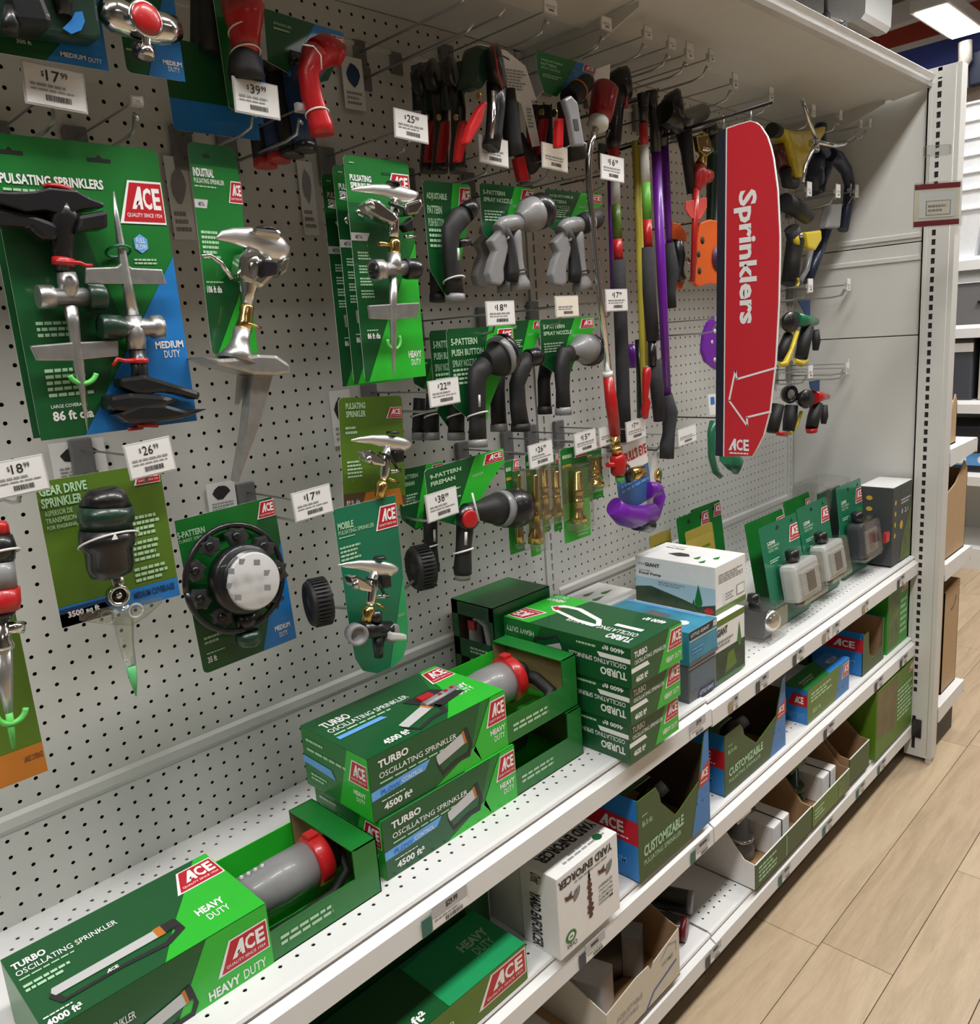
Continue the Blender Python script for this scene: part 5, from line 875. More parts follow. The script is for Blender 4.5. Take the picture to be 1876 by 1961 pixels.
p.part('nozzle_head', ('l', BPLA, (530, 710), (-.35, -.9, 0), [(-40, 46), (0, 66), (16, 62)], 0, 22), ('s', GREENPLA, [(560, 690, 44), (620, 700, 40), (690, 705, 26)], .0, 14), ('p', NAVY, [(578, 575), (655, 570), (655, 670), (640, 685)], .002, -.01)); p.part('handle', ('s', BRUB, [(640, 740, 40), (620, 830, 42), (600, 930, 40)], 0, 14), ('s', BRUB, [(690, 760, 22), (695, 830, 26), (690, 885, 18)], 0, 12)); p.part('trigger', ('s', YPLA, [(575, 770, 14), (540, 880, 14), (500, 970, 22), (465, 975, 12)], -.01, 10), ('s', YPLA, [(560, 950, 14), (600, 970, 20), (640, 950, 12)], -.01, 10), ('s', BRUB, [(520, 790, 30), (490, 870, 34), (475, 950, 26)], .01, 12), label='yellow trigger')
p = Prod('nozzle', 'red and black trigger nozzle in the lowest row near the end wall', 'nozzle', (1560, 780), -.215, 'J', 'nozzles near the end wall')
p.part('nozzle_head', ('l', BPLA, (630, 1190), (-.35, -.9, .05), [(-50, 40), (0, 60), (18, 56)], 0, 22), ('s', RPLA, [(670, 1180, 46), (720, 1175, 30), (765, 1175, 18)], .0, 14), ('p', NAVY, [(650, 1080), (715, 1070), (712, 1150), (660, 1130)], .002, -.01), label='black face with red collar'); p.part('handle', ('s', BRUB, [(700, 1220, 36), (680, 1300, 40), (665, 1370, 38)], 0, 14), ('s', RPLA, [(665, 1372, 38), (666, 1398, 34)], 0, 14), ('s', BRUB, [(745, 1230, 20), (745, 1300, 24), (740, 1345, 16)], 0, 12))
p = Prod('nozzle', 'black nozzle with a ringed spray face between the banner and the red nozzle', 'nozzle', (1520, 780), -.18, 'J', 'nozzles near the end wall'); p.part('nozzle_head', ('l', BPLA, (530, 1160), (-.35, -.9, 0), [(-30, 50), (0, 58), (12, 56), (12, 44), (8, 42)], 0, 24), ('l', GPLA, (530, 1160), (-.35, -.9, 0), [(8, 30), (12, 28)], 0, 20)); p.part('handle', ('s', BRUB, [(540, 1230, 40), (530, 1320, 44), (520, 1390, 36)], 0, 14), ('s', BRUB, [(450, 1230, 46), (430, 1330, 44), (420, 1400, 36)], .01, 14)); p.part('trigger', ('s', YPLA, [(600, 1270, 12), (570, 1360, 12), (530, 1405, 12)], -.01, 10), ('s', RPLA, [(455, 1405, 14), (510, 1412, 14)], -.01, 10), label='yellow trigger')
sp = Prod('sprinkler', 'bright chrome three armed spinner sprinkler standing out in front of the end wall', 'sprinkler', (1564, 272), -.27, 'P')
sp.part('hub', ('l', CHROME, (1564, 272), (.2, -1, 0), [(-14, 6), (-6, 9), (2, 8), (4, 5)], 0, 18)); sp.part('arm', ('s', CHROME, [(1564, 270, 4), (1550, 235, 3.6), (1535, 188, 4.6)], 0, 10)); sp.part('arm', ('s', CHROME, [(1566, 272, 4), (1598, 279, 4), (1615, 277, 3.4), (1636, 266, 2.8)], 0, 10)); sp.part('arm', ('s', CHROME, [(1563, 274, 4), (1551, 296, 4), (1541, 320, 3.4), (1537, 350, 3)], 0, 10))
sp.part('stem', ('s', CHROME, [(1564, 275, 6), (1562, 290, 6)], .02, 10))
for i, (uv, y, w) in enumerate((((1549, 362), -.24, .026), ((1604, 366), -.24, .028), ((1640, 366), -.22, .022), ((1672, 372), -.20, .014), ((1551, 547), -.25, .028), ((1624, 545), -.24, .024), ((1660, 545), -.2, .012), ((1551, 712), -.25, .028), ((1622, 705), -.24, .024), ((1660, 690), -.2, .012))):
    hook(uv, y, None, ['upper label in the column right of the banner, over the dark nozzles', 'upper row label second from the banner, near the end wall', 'upper row label third from the banner, near the end wall', 'narrow upper row label closest to the end wall', 'middle row label just above the green and black nozzle', 'middle row label on an empty hook near the end wall', 'narrow middle row label closest to the end wall', 'lower row label just above the red and black nozzle', 'lower row label on an empty hook near the end wall', 'narrow lower row label closest to the end wall'][i], w=w, h=.034, grp='hooks near the end wall', wm=WIRE)
# price card holder on the end post
ph = thing('price_card_holder', 'clear price card holder with maroon bars clipped to the end post', 'sign', at(1790, 392, -.49)); a = at(1752, 353, -.50); b = at(1752, 435, -.50); h = a.z - b.z
u = V((.72, -.69, 0)); n = V((-.69, -.72, 0)); w = .118; o = V((b.x, -.495, b.z)); M = Matrix(((u.x, n.x, 0, o.x), (u.y, n.y, 0, o.y), (0, 0, 1, o.z), (0, 0, 0, 1)))
mb = MB(); mb.box((0, -.001, 0), (w, .001, h), CREAM, M); mb.build('price_card', ph)
g = G(o + n * .0015, u * w, V((0, 0, h))); MAR = mat('maroon_print', (.22, .01, .03), .4); g.rect(0, 0, 1, .13, MAR, 1); g.rect(0, .88, 1, 1, MAR, 1); g.rect(.1, .2, .9, .8, LABELW, 1); g.rect(.25, .25, .80, .60, GREYP, 2); g.rect(.27, .27, .78, .58, CREAM, 3); g.small(.3, .32, .7, .52, 2, GREYP, 4); g.build('card_print', ph)
mb = MB(); mb.bbox((-.003, .003, -.004), (w + .003, .005, h + .004), CLEAR, .001, M); mb.build('clear_cover', ph, label='clear plastic cover'); mb = MB(); mb.bbox((.03, -.004, h), (.036, .002, h + .07), CLEAR, .001, M); mb.bbox((.02, -.004, h + .065), (.085, .012, h + .09), CLEAR, .002, M); mb.box((PX + .004, -.4975, b.z + .02), (PX + .03, -.4855, b.z + .05), CLEAR); mb.build('clip', ph)

# single peg hooks carrying the wands and the sprinklers beside the banner
for i, (u, v, y, lb) in enumerate(((1156, 262, -.235, 'peg hook holding the chrome shower wand'), (1168, 332, -.14, 'peg hook holding the thin dark purple pole'), (1216, 272, -.17, 'peg hook holding the yellow pole'), (1232, 190, -.215, 'peg hook holding the white, green and red banded wand'), (1250, 182, -.20, 'peg hook holding the bright purple wand'), (1278, 215, -.16, 'peg hook holding the shorter violet wand'), (1345, 258, -.20, 'peg hook holding the red spike sprinkler'), (1182, 175, -.185, 'peg hook holding the black foam grip wand'), (1362, 245, -.16, 'peg hook holding the dark green spike sprinkler'), (1320, 428, -.15, 'peg hook holding the orange and black sprinkler'), (1364, 800, -.16, 'peg hook holding the dark green plastic sprinkler'), (1252, 862, -.18, 'peg hook holding the second carded purple nozzle'))):
    q = at(u, v, y); mb = MB(); mb.sweep([(q.x, -.002, q.z), (q.x, y - .008, q.z), (q.x, y - .014, q.z + .010)], .0020, DWIRE, 6); tag(mb.build('peg_hook', None), lb, 'hook', 'peg hooks of the wand group')
# ================= BOXES ON THE UPPER SHELF =================
CART = .0016
def walls(mb, lo, hi, faces, m, inner, t=CART):
    """thin carton panels: faces is a list of (axis, side) or polygons"""
    lo = V(lo); hi = V(hi)
    for ax, sd in faces:
        a = lo.copy(); b = hi.copy()
        if sd == 0: b[ax] = a[ax] + t
        else: a[ax] = b[ax] - t
        mb.box(a, b, m)
        c = a.copy(); d = b.copy(); e = .0003                     # kraft inner lining
        if sd == 0: c[ax] = b[ax]; d[ax] = b[ax] + e
        else: d[ax] = a[ax]; c[ax] = a[ax] - e
        for k in range(3):
            if k != ax: c[k] += t; d[k] -= t
        mb.box(c, d, inner)
def pic_sprinkler(g, x0, y0, x1, y1, k, red=True, th=.11):     # flat printed picture of the sprinkler bar
    W = g.u.length; H = g.v.length; A = V((x0 * W, y0 * H)); B = V((x1 * W, y1 * H)); d = (B - A).normalized(); n = V((-d.y, d.x)); L = (B - A).length; t = th * H
    Q = lambda a, c: ((A + d * (a * L) + n * (c * t)).x / W, (A + d * (a * L) + n * (c * t)).y / H)
    g.poly([Q(-.05, -.3), Q(.01, -1.5), (Q(.5, -1.5)), Q(.9, -1.9), Q(1.08, -1.1), Q(1.07, .5), Q(1.0, .6), Q(1.0, -.8), Q(.88, -1.4), Q(.5, -1.15), Q(.05, -1.2), Q(.0, .3)], BLK, k)
    g.poly([Q(0, -.45), Q(-.02, 0), Q(0, .45), Q(.86, .5), Q(.86, -.5)], LGPLA, k + 1); g.poly([Q(.86, -.55), Q(.86, .6), Q(.93, .62), Q(.93, -.55)], ORANGE if red else RED, k + 2); g.poly([Q(.93, -.5), Q(.93, .6), Q(1.05, .65), Q(1.05, -.4)], BLK, k + 2)
def tubes(root, x0, x1, y, z, r, col=GPLA, n=7, ring=True):
    mb = MB(); mb.lathe((x0, y, z), (1, 0, 0), [(0, r * .93), ((x1 - x0) * .55, r * .96), ((x1 - x0) * .56, r * 1.0), (x1 - x0, r * 1.0)], col, 30)
    mb.build('spray_tube', root, label='grey plastic spray tube')
    mb = MB()
    for i in range(n):
        x = x0 + (x1 - x0) * (.06 + .075 * i); mb.lathe((x, y + .002, z + r * .90), (0, .1, 1), [(0, .0032), (.006, .0028), (.0065, .001)], LGPLA, 8)
    mb.build('jet', root)['kind'] = 'stuff'
    mb = MB(); mb.lathe((x1, y, z), (1, 0, 0), [(0, r * 1.08), (.006, r * 1.13), (.022, r * 1.12), (.026, r * 1.02)], RPLA, 30); mb.bbox((x1 + .002, y - .006, z + r), (x1 + .020, y + .012, z + r * 1.28), RPLA, .002); mb.build('collar', root, label='red collar')
    mb = MB(); mb.lathe((x1 + .026, y, z), (1, 0, 0), [(0, r * .9), (.004, r * .72), (.012, r * .78), (.024, r * .6)], BPLA, 26); mb.build('end_fitting', root, label='black end fitting')
def carton(name, lb, lo, xo, hi, xe, cat='box', group=None, win=True):
    """sprinkler carton: closed print block lo.x..xo, open tray xo..xe, upright end block xe..hi.x"""
    lo = V(lo); hi = V(hi); t = thing(name, lb, cat, V(((lo.x + hi.x) / 2, (lo.y + hi.y) / 2, lo.z)), group)
    mb = MB(); mb.bbox(lo, (xo, hi.y, hi.z), GRN2, .0012); mb.build('carton', t)
    H = hi.z - lo.z; zt = lo.z + H * .50
    mb = MB(); mb.box((xo, lo.y, lo.z), (hi.x, hi.y, lo.z + CART), LIME); mb.box((xo, lo.y, lo.z), (xe, lo.y + CART, zt), GRN2); mb.box((xo, hi.y - CART, lo.z), (xe, hi.y, hi.z - .02), LIME); mb.box((xo, lo.y + CART, lo.z + CART), (xe, lo.y + CART + .0005, zt - .001), GRN)
    mb.build('tray', t)
    mb = MB(); walls(mb, (xe, lo.y, lo.z), (hi.x, hi.y, hi.z), ((2, 1), (0, 1), (1, 0), (1, 1)), GRN2, KRAFT)
    # flap beside the opening of the end block
    mb.prism([(xe, lo.y + .0005, zt), (xe + .012, lo.y + .0005, zt), (xe + .003, lo.y + .0005, hi.z), (xe, lo.y + .0005, hi.z)], (0, -.0007, 0), GRN2)
    mb.build('end_block', t)
    return t
def turbo_front(g, x0, x1, flow=True, pic=True):
    """print of the long front face between fractions x0..x1"""
    f = lambda a: x0 + (x1 - x0) * a
    g.poly([(f(0), 0), (f(.66), 0), (f(.80), 1), (f(0), 1)], GRN, 1); g.poly([(f(.72), .25), (f(.78), 0), (f(1), 0), (f(1), 1), (f(.88), 1)], LIME, 2); g.poly([(f(.42), 0), (f(.78), 0), (f(.735), .32)], LIME, 2)
    g.text('TURBO', f(.06), .78, f(.26), .90, WHT, 4, True); g.text('OSCILLATING SPRINKLER', f(.06), .62, f(.60), .71, WHT, 4); g.small(f(.06), .53, f(.52), .575, 1, PALE, 4)
    if flow: g.poly([(f(0), .33), (f(0), .47), (f(.40), .52), (f(.36), .38)], SKY, 3); g.text('FLOW', f(.06), .365, f(.19), .44, BLUE, 5, True); g.text('CONTROL', f(.20), .385, f(.34), .455, WHT, 5)
    g.small(f(.06), .25, f(.22), .28, 1, WHT, 4); g.text('4500 ft\u00b2', f(.07), .10, f(.26), .21, WHT, 4, True)
    if pic: pic_sprinkler(g, f(.45), .42, f(.68), .58, 3, th=.2)
    g.badge(f(.83), .50, f(.995), .93, 4); g.text('HEAVY', f(.86), .33, f(.985), .43, WHT, 4, True); g.text('DUTY', f(.89), .20, f(.975), .30, WHT, 4)
def turbo_top(g, x0, x1, flow=False):
    f = lambda a: x0 + (x1 - x0) * a
    g.poly([(f(0), 0), (f(.62), 0), (f(.72), .5), (f(.86), 1), (f(0), 1)], GRN, 1) if flow else None
    g.poly([(f(.55), 0), (f(1), 0), (f(1), 1), (f(.87), 1), (f(.80), .55), (f(.74), .40), (f(.68), .22)], LIME, 2)
    g.text('TURBO', f(.06), .74, f(.24), .86, WHT, 4, True); g.text('OSCILLATING SPRINKLER', f(.05), .63, f(.60), .71, WHT, 4); g.small(f(.05), .56, f(.45), .60, 1, PALE, 4)
    g.badge(f(.80), .66, f(.99), .94, 4); g.text('HEAVY', f(.78), .36, f(.93), .45, WHT, 4, True); g.text('DUTY', f(.80), .26, f(.92), .34, WHT, 4)
# -- nearest box --
z = ZS1 + .0005; lo = V((-.170, -.362, z)); hi = V((.273, -.197, z + .088)); xo = .094
b1 = carton('sprinkler_box', 'large green oscillating sprinkler box nearest the camera, grey tube and red collar showing', lo, xo, hi, .231)
g = face(lo, (xo, hi.y, hi.z), 'top'); g.poly([(0, 0), (.58, 0), (.62, .35), (.80, .62), (.93, 1), (0, 1)], GRN, 1); g.poly([(.50, 0), (1, 0), (1, 1), (.93, 1), (.74, .56), (.62, .30)], LIME, 2); g.text('TURBO', .02, .79, .16, .87, WHT, 4, True); g.text('OSCILLATING SPRINKLER', .02, .70, .46, .765, WHT, 4); g.small(.02, .64, .26, .67, 1, PALE, 4); g.small(.02, .48, .22, .59, 2, PALE, 4)
g.badge(.74, .63, .995, .92, 4); g.text('HEAVY', .74, .27, .88, .36, WHT, 4, True); g.text('DUTY', .765, .16, .875, .24, WHT, 4); pic_sprinkler(g, .10, .34, .62, .34, 5, th=.10); g.acelogo(.30, .215, .05, .035, WHT, 8); g.small(.02, .13, .14, .155, 1, WHT, 4); g.text('4000 ft\u00b2', .02, .035, .16, .11, WHT, 4, True); g.build('top_print', b1)
g = face(lo, (xo, hi.y, hi.z), 'front'); g.poly([(0, 0), (.52, 0), (.70, 1), (0, 1)], GRN, 1); g.poly([(.50, 0), (1, 0), (1, 1), (.69, 1)], LIME, 2); g.badge(.715, .30, .99, .78, 4); g.text('HEAVY', .66, .04, .82, .19, WHT, 4, True); g.text('DUTY', .84, .04, .96, .19, WHT, 4); g.text('OSCILLATING SPRINKLER', .02, .50, .34, .62, WHT, 4); g.text('TURBO', .02, .68, .16, .82, WHT, 4, True); pic_sprinkler(g, .36, .24, .58, .36, 5, th=.2); g.build('front_print', b1)
g = G((xo, lo.y, lo.z), (.231 - xo, 0, 0), (0, 0, .043)); g.small(.10, .35, .75, .75, 2, PALE, 2, 3); g.build('tray_print', b1)
tubes(b1, xo - .03, .205, -.283, z + .048, .034)
mb = MB(); mb.sweep([(xo, -.325, z + .012), (.16, -.330, z + .014), (.215, -.328, z + .016), (.245, -.32, z + .03), (.252, -.30, z + .045), (.25, -.283, z + .05)], .007, BRUB, 8); mb.build('base_frame', b1, label='black base frame')
# -- two stacked boxes --
for i, (zz_, dx, nm) in enumerate(((z, 0, 'lower of the two green flow control sprinkler boxes stacked by the shelf lip'), (z + .0995, -.009, 'upper of the two green flow control sprinkler boxes, with a window in its top'))):
    lo = V((.293 + dx, -.350 + .004 * i, zz_)); hi = V((.764 + dx * .3, -.175 + .004 * i, zz_ + (.098 if i == 0 else .101))); xo = .579 + dx
    b = carton('sprinkler_box', nm, lo, xo, hi, .722 + dx * .3, group='stacked flow control boxes')
    g = face(lo, (xo, hi.y, hi.z), 'front'); turbo_front(g, 0, 1); g.build('front_print', b)
    g = face(lo, (xo, hi.y, hi.z), 'left'); g.poly([(.52, 0), (1, 0), (1, 1), (.72, 1)], LIME, 1); g.badge(.70, .50, .98, .88, 3); g.text('HEAVY', .76, .32, .93, .40, WHT, 3, True); g.text('DUTY', .79, .22, .91, .29, WHT, 3); g.small(.08, .78, .35, .86, 1, PALE, 3); g.small(.08, .62, .7, .7, 1, PALE, 3); g.poly([(0, .40), (.5, .36), (.44, .5), (0, .52)], SKY, 3); g.small(.1, .15, .35, .28, 2, PALE, 3); g.build('side_print', b)
    g = face(lo, (xo, hi.y, hi.z), 'top')
    if i:
        turbo_top(g, 0, 1, True); g.poly([(.0, .44), (.42, .52), (.40, .60), (.0, .53)], SKY, 4) if False else None; pic_sprinkler(g, .34, .20, .60, .34, 5, th=.12); g.text('4500 ft\u00b2', .16, .06, .33, .15, WHT, 4, True); g.poly([(.04, .47), (.36, .47), (.34, .53), (.04, .53)], SKY, 4)
        g.poly([(.52, .58), (.74, .60), (.86, .30), (.62, .22)], DARKV, 5)  # flat dark patch: shade of the window opening painted on the top
        g.build('top_print', b)
        q = lo + V(((xo - lo.x) * .70, (hi.y - lo.y) * .40, hi.z - lo.z - .004)); mb = MB(); mb.sweep([q + V((-.035, -.004, 0)), q + V((.045, .006, .0))], .010, GPLA, 12); mb.bbox(q + V((-.03, .006, .004)), q + V((-.002, .022, .010)), RPLA, .002); mb.bbox(q + V((.0, -.004, .0095)), q + V((.006, .002, .0108)), RPLA, .0004); mb.bbox(q + V((.015, -.002, .0095)), q + V((.021, .004, .0108)), RPLA, .0004); mb.bbox(q + V((.03, .0, .0095)), q + V((.036, .006, .0108)), RPLA, .0004); mb.build('window_tube', b, label='grey tube with red jets seen through the top window')
        tubes(b, xo - .03, .66, -.255, zz_ + .060, .038, n=0)
        mb = MB(); mb.sweep([(.69, -.33, zz_ + .02), (.71, -.325, zz_ + .04), (.712, -.29, zz_ + .055), (.705, -.255, zz_ + .06)], .012, BRUB, 8); mb.build('base_frame', b, label='black base frame')
    else:
        g.poly([(.6, 0), (1, 0), (1, 1), (.86, 1)], LIME, 2); g.build('top_print', b)
        mb = MB(); mb.lathe((xo, -.26, zz_ + .05), (1, 0, 0), [(0, .030), (.10, .030)], BRUB, 20); mb.build('spray_tube', b, label='dark tube inside')
    g = G((xo, lo.y, lo.z), (.722 - xo, 0, 0), (0, 0, .049)); g.small(.10, .35, .75, .7, 2, PALE, 2, 3); g.build('tray_print', b)
# -- stack of three boxes lying across the shelf --
for i in range(3):
    h = .0765; x0 = .786 - (.004 * i); x1 = .950 - .003 * i; y0 = -.452 - .003 * i if False else -.440 - .008 * i; y1 = -.150; z0 = z + h * i
    lo = V((x0, y0, z0)); hi = V((x1, y1, z0 + h - .0008)); lb = ('bottom', 'middle', 'top')[i] + ' one of three green boxes stacked crosswise with upside down lettering'
    t = thing('sprinkler_box', lb, 'box', V((x0 + .08, -.3, z0)), 'green boxes stacked crosswise'); mb = MB(); mb.bbox(lo, hi, GRN2, .0012); mb.build('carton', t)
    g = face(lo, hi, 'left', flip=True); g.rect(0, 0, 1, 1, GRN, 1); g.text('TURBO', .03, .62, .22, .82, WHT, 3, True); g.text('OSCILLATING SPRINKLER', .03, .42, .46, .54, WHT, 3); g.poly([(.0, .26), (.24, .26), (.22, .38), (0, .38)], WHT, 3); g.text('4600 ft\u00b2', .04, .06, .20, .18, WHT, 3, True); g.small(.25, .1, .4, .2, 1, PALE, 3)
    g.poly([(.68, 0), (1, 0), (1, 1), (.78, 1)], GRN2, 2)
    if i != 1: pic_sprinkler(g, .52, .40, .72, .70, 3, th=.2); g.badge(.80, .5, 1.0, .9, 3); g.text('HEAVY DUTY', .74, .2, .98, .34, WHT, 3)
    g.build('side_print', t)
    g = face(lo, hi, 'front'); g.rect(0, 0, 1, 1, GRN, 1); g.poly([(.50, 0), (1, 0), (1, 1), (.74, 1)], LIME, 2); g.badge(.68, .42, .99, .93, 4); g.text('HEAVY', .66, .14, .82, .28, WHT, 4, True); g.text('DUTY', .84, .14, .97, .28, WHT, 4); g.text('TURBO', .06, .72, .30, .88, WHT, 4, True); g.text('OSCILLATING SPRINKLER', .06, .56, .66, .66, WHT, 4); g.poly([(.0, .38), (.34, .38), (.3, .5), (0, .5)], WHT, 3); g.text('4600 ft\u00b2', .07, .1, .30, .26, WHT, 4, True); g.build('front_print', t)
    if i == 2:
        g = face(lo, hi, 'top', turn=1); g = G(g.o, g.u, g.v)
        g = G(V((x1, y1, hi.z)), V((0, y0 - y1, 0)), V((x0 - x1, 0, 0))) if False else G(V((x0, y1, hi.z)), V((0, y0 - y1, 0)), V((x1 - x0, 0, 0)))
        # lettering reads from the far end, upside down for the viewer
        g = G(V((x1, y0, hi.z)), V((0, y1 - y0, 0)), V((x0 - x1, 0, 0)))
        g.rect(0, 0, 1, 1, GRN, 1); g.poly([(.70, 0), (1, 0), (1, 1), (.78, 1), (.74, .5)], LIME, 2); g.text('TURBO', .06, .74, .24, .88, WHT, 4, True); g.text('OSCILLATING SPRINKLER', .08, .60, .62, .70, WHT, 4); g.poly([(.10, .46), (.30, .46), (.30, .53), (.10, .53)], WHT, 4); g.text('4600 ft\u00b2', .06, .10, .22, .20, WHT, 4, True); g.badge(.80, .62, .99, .95, 4); g.text('HEAVY', .84, .16, .98, .25, WHT, 4, True); g.text('DUTY', .87, .04, .97, .12, WHT, 4)
        P2 = [(.36, .62), (.40, .70), (.55, .66), (.80, .52), (.86, .42), (.80, .30), (.66, .28), (.42, .46)]; P3 = [(.40, .62), (.55, .60), (.78, .47), (.80, .40), (.74, .36), (.66, .36), (.44, .52)]
        g.poly(P2, WHT, 5); g.poly(P3, GRN, 6); g.poly([(.78, .50), (.84, .44), (.82, .38), (.76, .44)], RED, 7); g.build('top_print', t)
        mb = MB(); mb.prism([(x0 - .0005, y1 + .002, hi.z - .02), (x0 - .0005, y1 + .002, hi.z), (x0 - .004, y1 - .05, hi.z + .001), (x0 - .004, y1 - .05, hi.z - .018)], (.001, 0, 0), GRN2) if False else None
# -- tall box with windows against the pegboard --
lo = V((.755, -.142, z)); hi = V((.930, -.020, z + .250)); t = thing('display_box', 'dark green box with two cut out windows, against the pegboard', 'box', V((.84, -.1, z)))
mb = MB(); e = CART
for (ya, yb, za, zb) in ((lo.y, lo.y + .012, lo.z, hi.z), (hi.y - .018, hi.y, lo.z, hi.z), (lo.y, hi.y, hi.z - .030, hi.z), (lo.y, hi.y, lo.z + .128, lo.z + .168), (lo.y, hi.y, lo.z, lo.z + .075)): mb.box((lo.x, ya, za), (lo.x + e, yb, zb), GRN)
mb.box((lo.x, lo.y, hi.z - e), (hi.x, hi.y, hi.z), GRN2); mb.box((hi.x - e, lo.y, lo.z), (hi.x, hi.y, hi.z), KRAFT); mb.box((lo.x, hi.y - e, lo.z), (hi.x, hi.y, hi.z), KRAFT); mb.box((lo.x, lo.y, lo.z), (hi.x, lo.y + e, hi.z), GRN); mb.box((lo.x, lo.y, lo.z), (hi.x, hi.y, lo.z + e), KRAFT); mb.build('carton', t)
mb = MB(); mb.sweep([(.79, -.050, z + .02), (.79, -.052, z + .15), (.79, -.056, z + .19), (.79, -.075, z + .212), (.79, -.098, z + .20), (.79, -.106, z + .15), (.79, -.110, z + .02)], [(.020, .012)] * 7, LGPLA, 14); mb.bbox((.765, -.075, z + .186), (.772, -.055, z + .206), RPLA, .001); mb.build('sprinkler_arch', t, label='grey arch with a red mark'); g = G((lo.x - .0005, hi.y, z + .128), (0, -(hi.y - lo.y), 0), (0, 0, .04)); g.small(.4, .3, .9, .7, 2, PALE, 1); g.build('side_print', t)
# -- pump boxes --
POND = mat('pond_photo', (.03, .06, .03), .5, 0, .9, 30); SKYP = mat('pale_sky_print', (.42, .60, .70), .5, 0, .1, 8)
def drop(g, x, y, s, m, k, a=1.0):
    g.poly([(x, y + s * 2.0 * a)] + [(x + s * .55 * math.cos(math.radians(t)) , y + s * a * .6 * math.sin(math.radians(t))) for t in range(30, -240, -30)], m, k)
def box(name, lb, lo, hi, m, cat='box', group=None, bv=.0015):
    lo = V(lo); hi = V(hi); t = thing(name, lb, cat, V(((lo.x + hi.x) / 2, (lo.y + hi.y) / 2, lo.z)), group); mb = MB(); mb.bbox(lo, hi, m, bv); mb.build('carton', t); return t, lo, hi
def fprint(t, lo, hi, w, fn, nm=None):
    g = face(lo, hi, w); fn(g); g.build((nm or w) + '_print', t)
WB = mat('white_carton', (.80, .80, .79), .5)
t, lo, hi = box('pump_box', 'white pond pump box with lettering and green drops, on top of the pump boxes', (1.205, -.380, ZS1 + .146), (1.340, -.172, ZS1 + .256), WB)
def f(g): g.rect(0, 0, 1, .55, SKYP, 1); g.poly([(0, 0), (1, 0), (1, .22), (.8, .12), (.6, .22), (.4, .30), (.2, .38), (0, .32)], POND, 2); g.text('LITTLE', .04, .82, .12, .86, BLK, 3); g.text('GIANT', .13, .80, .32, .88, BLK, 3, True); g.text('Submersible', .05, .69, .20, .72, BLK, 3); g.text('Pond Pump', .05, .60, .34, .67, BLK, 3, True); drop(g, .80, .22, .085, GRN2, 4, 2.2); drop(g, .74, .05, .05, GRN, 5, 2.2); g.poly([(.86, .04), (.90, .14), (.96, .14), (.98, .05), (.93, 0)], RED, 5); g.small(.3, .42, .65, .52, 2, GREYP, 3)
fprint(t, lo, hi, 'left', f, 'side')
def f(g): g.small(.1, .62, .9, .82, 4, GREYP, 2); g.rect(.0, 0, 1, .12, OLIVE, 1); g.rect(.25, .16, .62, .40, LABELW, 2); g.small(.3, .2, .58, .38, 3, GREYP, 3); g.rect(.68, .2, .95, .42, GREYP, 2); g.rect(.70, .22, .93, .40, WHT, 3)
fprint(t, lo, hi, 'front', f)
g = G((lo.x, hi.y, hi.z), (0, -(hi.y - lo.y), 0), (hi.x - lo.x, 0, 0)); g.text('LITTLE GIANT', .12, .78, .34, .84, GREYP, 1); g.text('Pond Pump', .12, .66, .36, .73, BLK, 1, True); g.poly([(.28, .36), (.38, .50), (.5, .48), (.56, .36), (.44, .28)], BPLA, 1); [drop(g, x, y, .06, GRN2, 1, 1.2) for x, y in ((.66, .32), (.78, .16), (.84, .46))]; g.build('top_print', t)
t, lo, hi = box('pump_box', 'white and green pump box standing under the white pond pump box', (1.170, -.398, ZS1), (1.300, -.165, ZS1 + .145), WB)
def f(g): g.rect(0, 0, 1, .50, POND, 1); g.rect(0, 0, 1, .06, GRN2, 2); g.text('GIANT', .04, .74, .40, .86, BLK, 3, True); g.small(.05, .56, .6, .68, 2, GREYP, 3); drop(g, .80, .50, .13, GRN2, 3, 1.2); g.poly([(.3, .1), (.4, .4), (.6, .42), (.7, .15)], OLIVE, 2); g.rect(0, .9, 1, 1, OLIVE, 1)
fprint(t, lo, hi, 'front', f)
BLP = mat('blue_water_print', (.04, .25, .38), .4, 0, .5, 18); SLATE = mat('slate_print', (.12, .13, .15), .45, 0, .2, 20)
t, lo, hi = box('pump_box', 'blue pump box with a black lettered corner, left of the white pump boxes', (1.052, -.405, ZS1 + .086), (1.166, -.175, ZS1 + .160), BLP)
def f(g): g.rect(0, 0, 1, .1, SLATE, 2); g.poly([(0, .78), (.8, .78), (.9, 1), (0, 1)], BLK, 2); g.text('LITTLE GIANT', .06, .83, .7, .93, WHT, 3); g.rect(.02, .70, .98, .74, LGPLA, 2); g.small(.1, .3, .5, .5, 2, SKY, 3); g.rect(.84, .8, .98, .98, LGPLA, 3)
fprint(t, lo, hi, 'front', f)
g = G((lo.x, hi.y, hi.z), (0, -(hi.y - lo.y), 0), (hi.x - lo.x, 0, 0)); g.rect(.02, .88, .9, .97, SKY, 1); g.poly([(.35, .35), (.6, .35), (.62, .65), (.40, .7)], SLATE, 1); g.poly([(.82 + .06 * math.cos(a), .4 + .12 * math.sin(a)) for a in [k * math.pi / 4 for k in range(8)]], WHT, 1); g.build('top_print', t)
t, lo, hi = box('pump_box', 'grey and dark blue pump box at the bottom beneath the blue one', (1.056, -.400, ZS1), (1.166, -.175, ZS1 + .085), SLATE)
def f(g): g.rect(.05, .3, .95, .85, mat('steel_blue_print', (.10, .15, .20), .45), 1); g.poly([(.3, 0), (.95, 0), (.95, .22), (.4, .22)], NAVY, 2); g.text('LITTLE GIANT', .38, .06, .9, .16, WHT, 3); g.rect(0, .88, 1, .92, LGPLA, 2)
fprint(t, lo, hi, 'front', f)
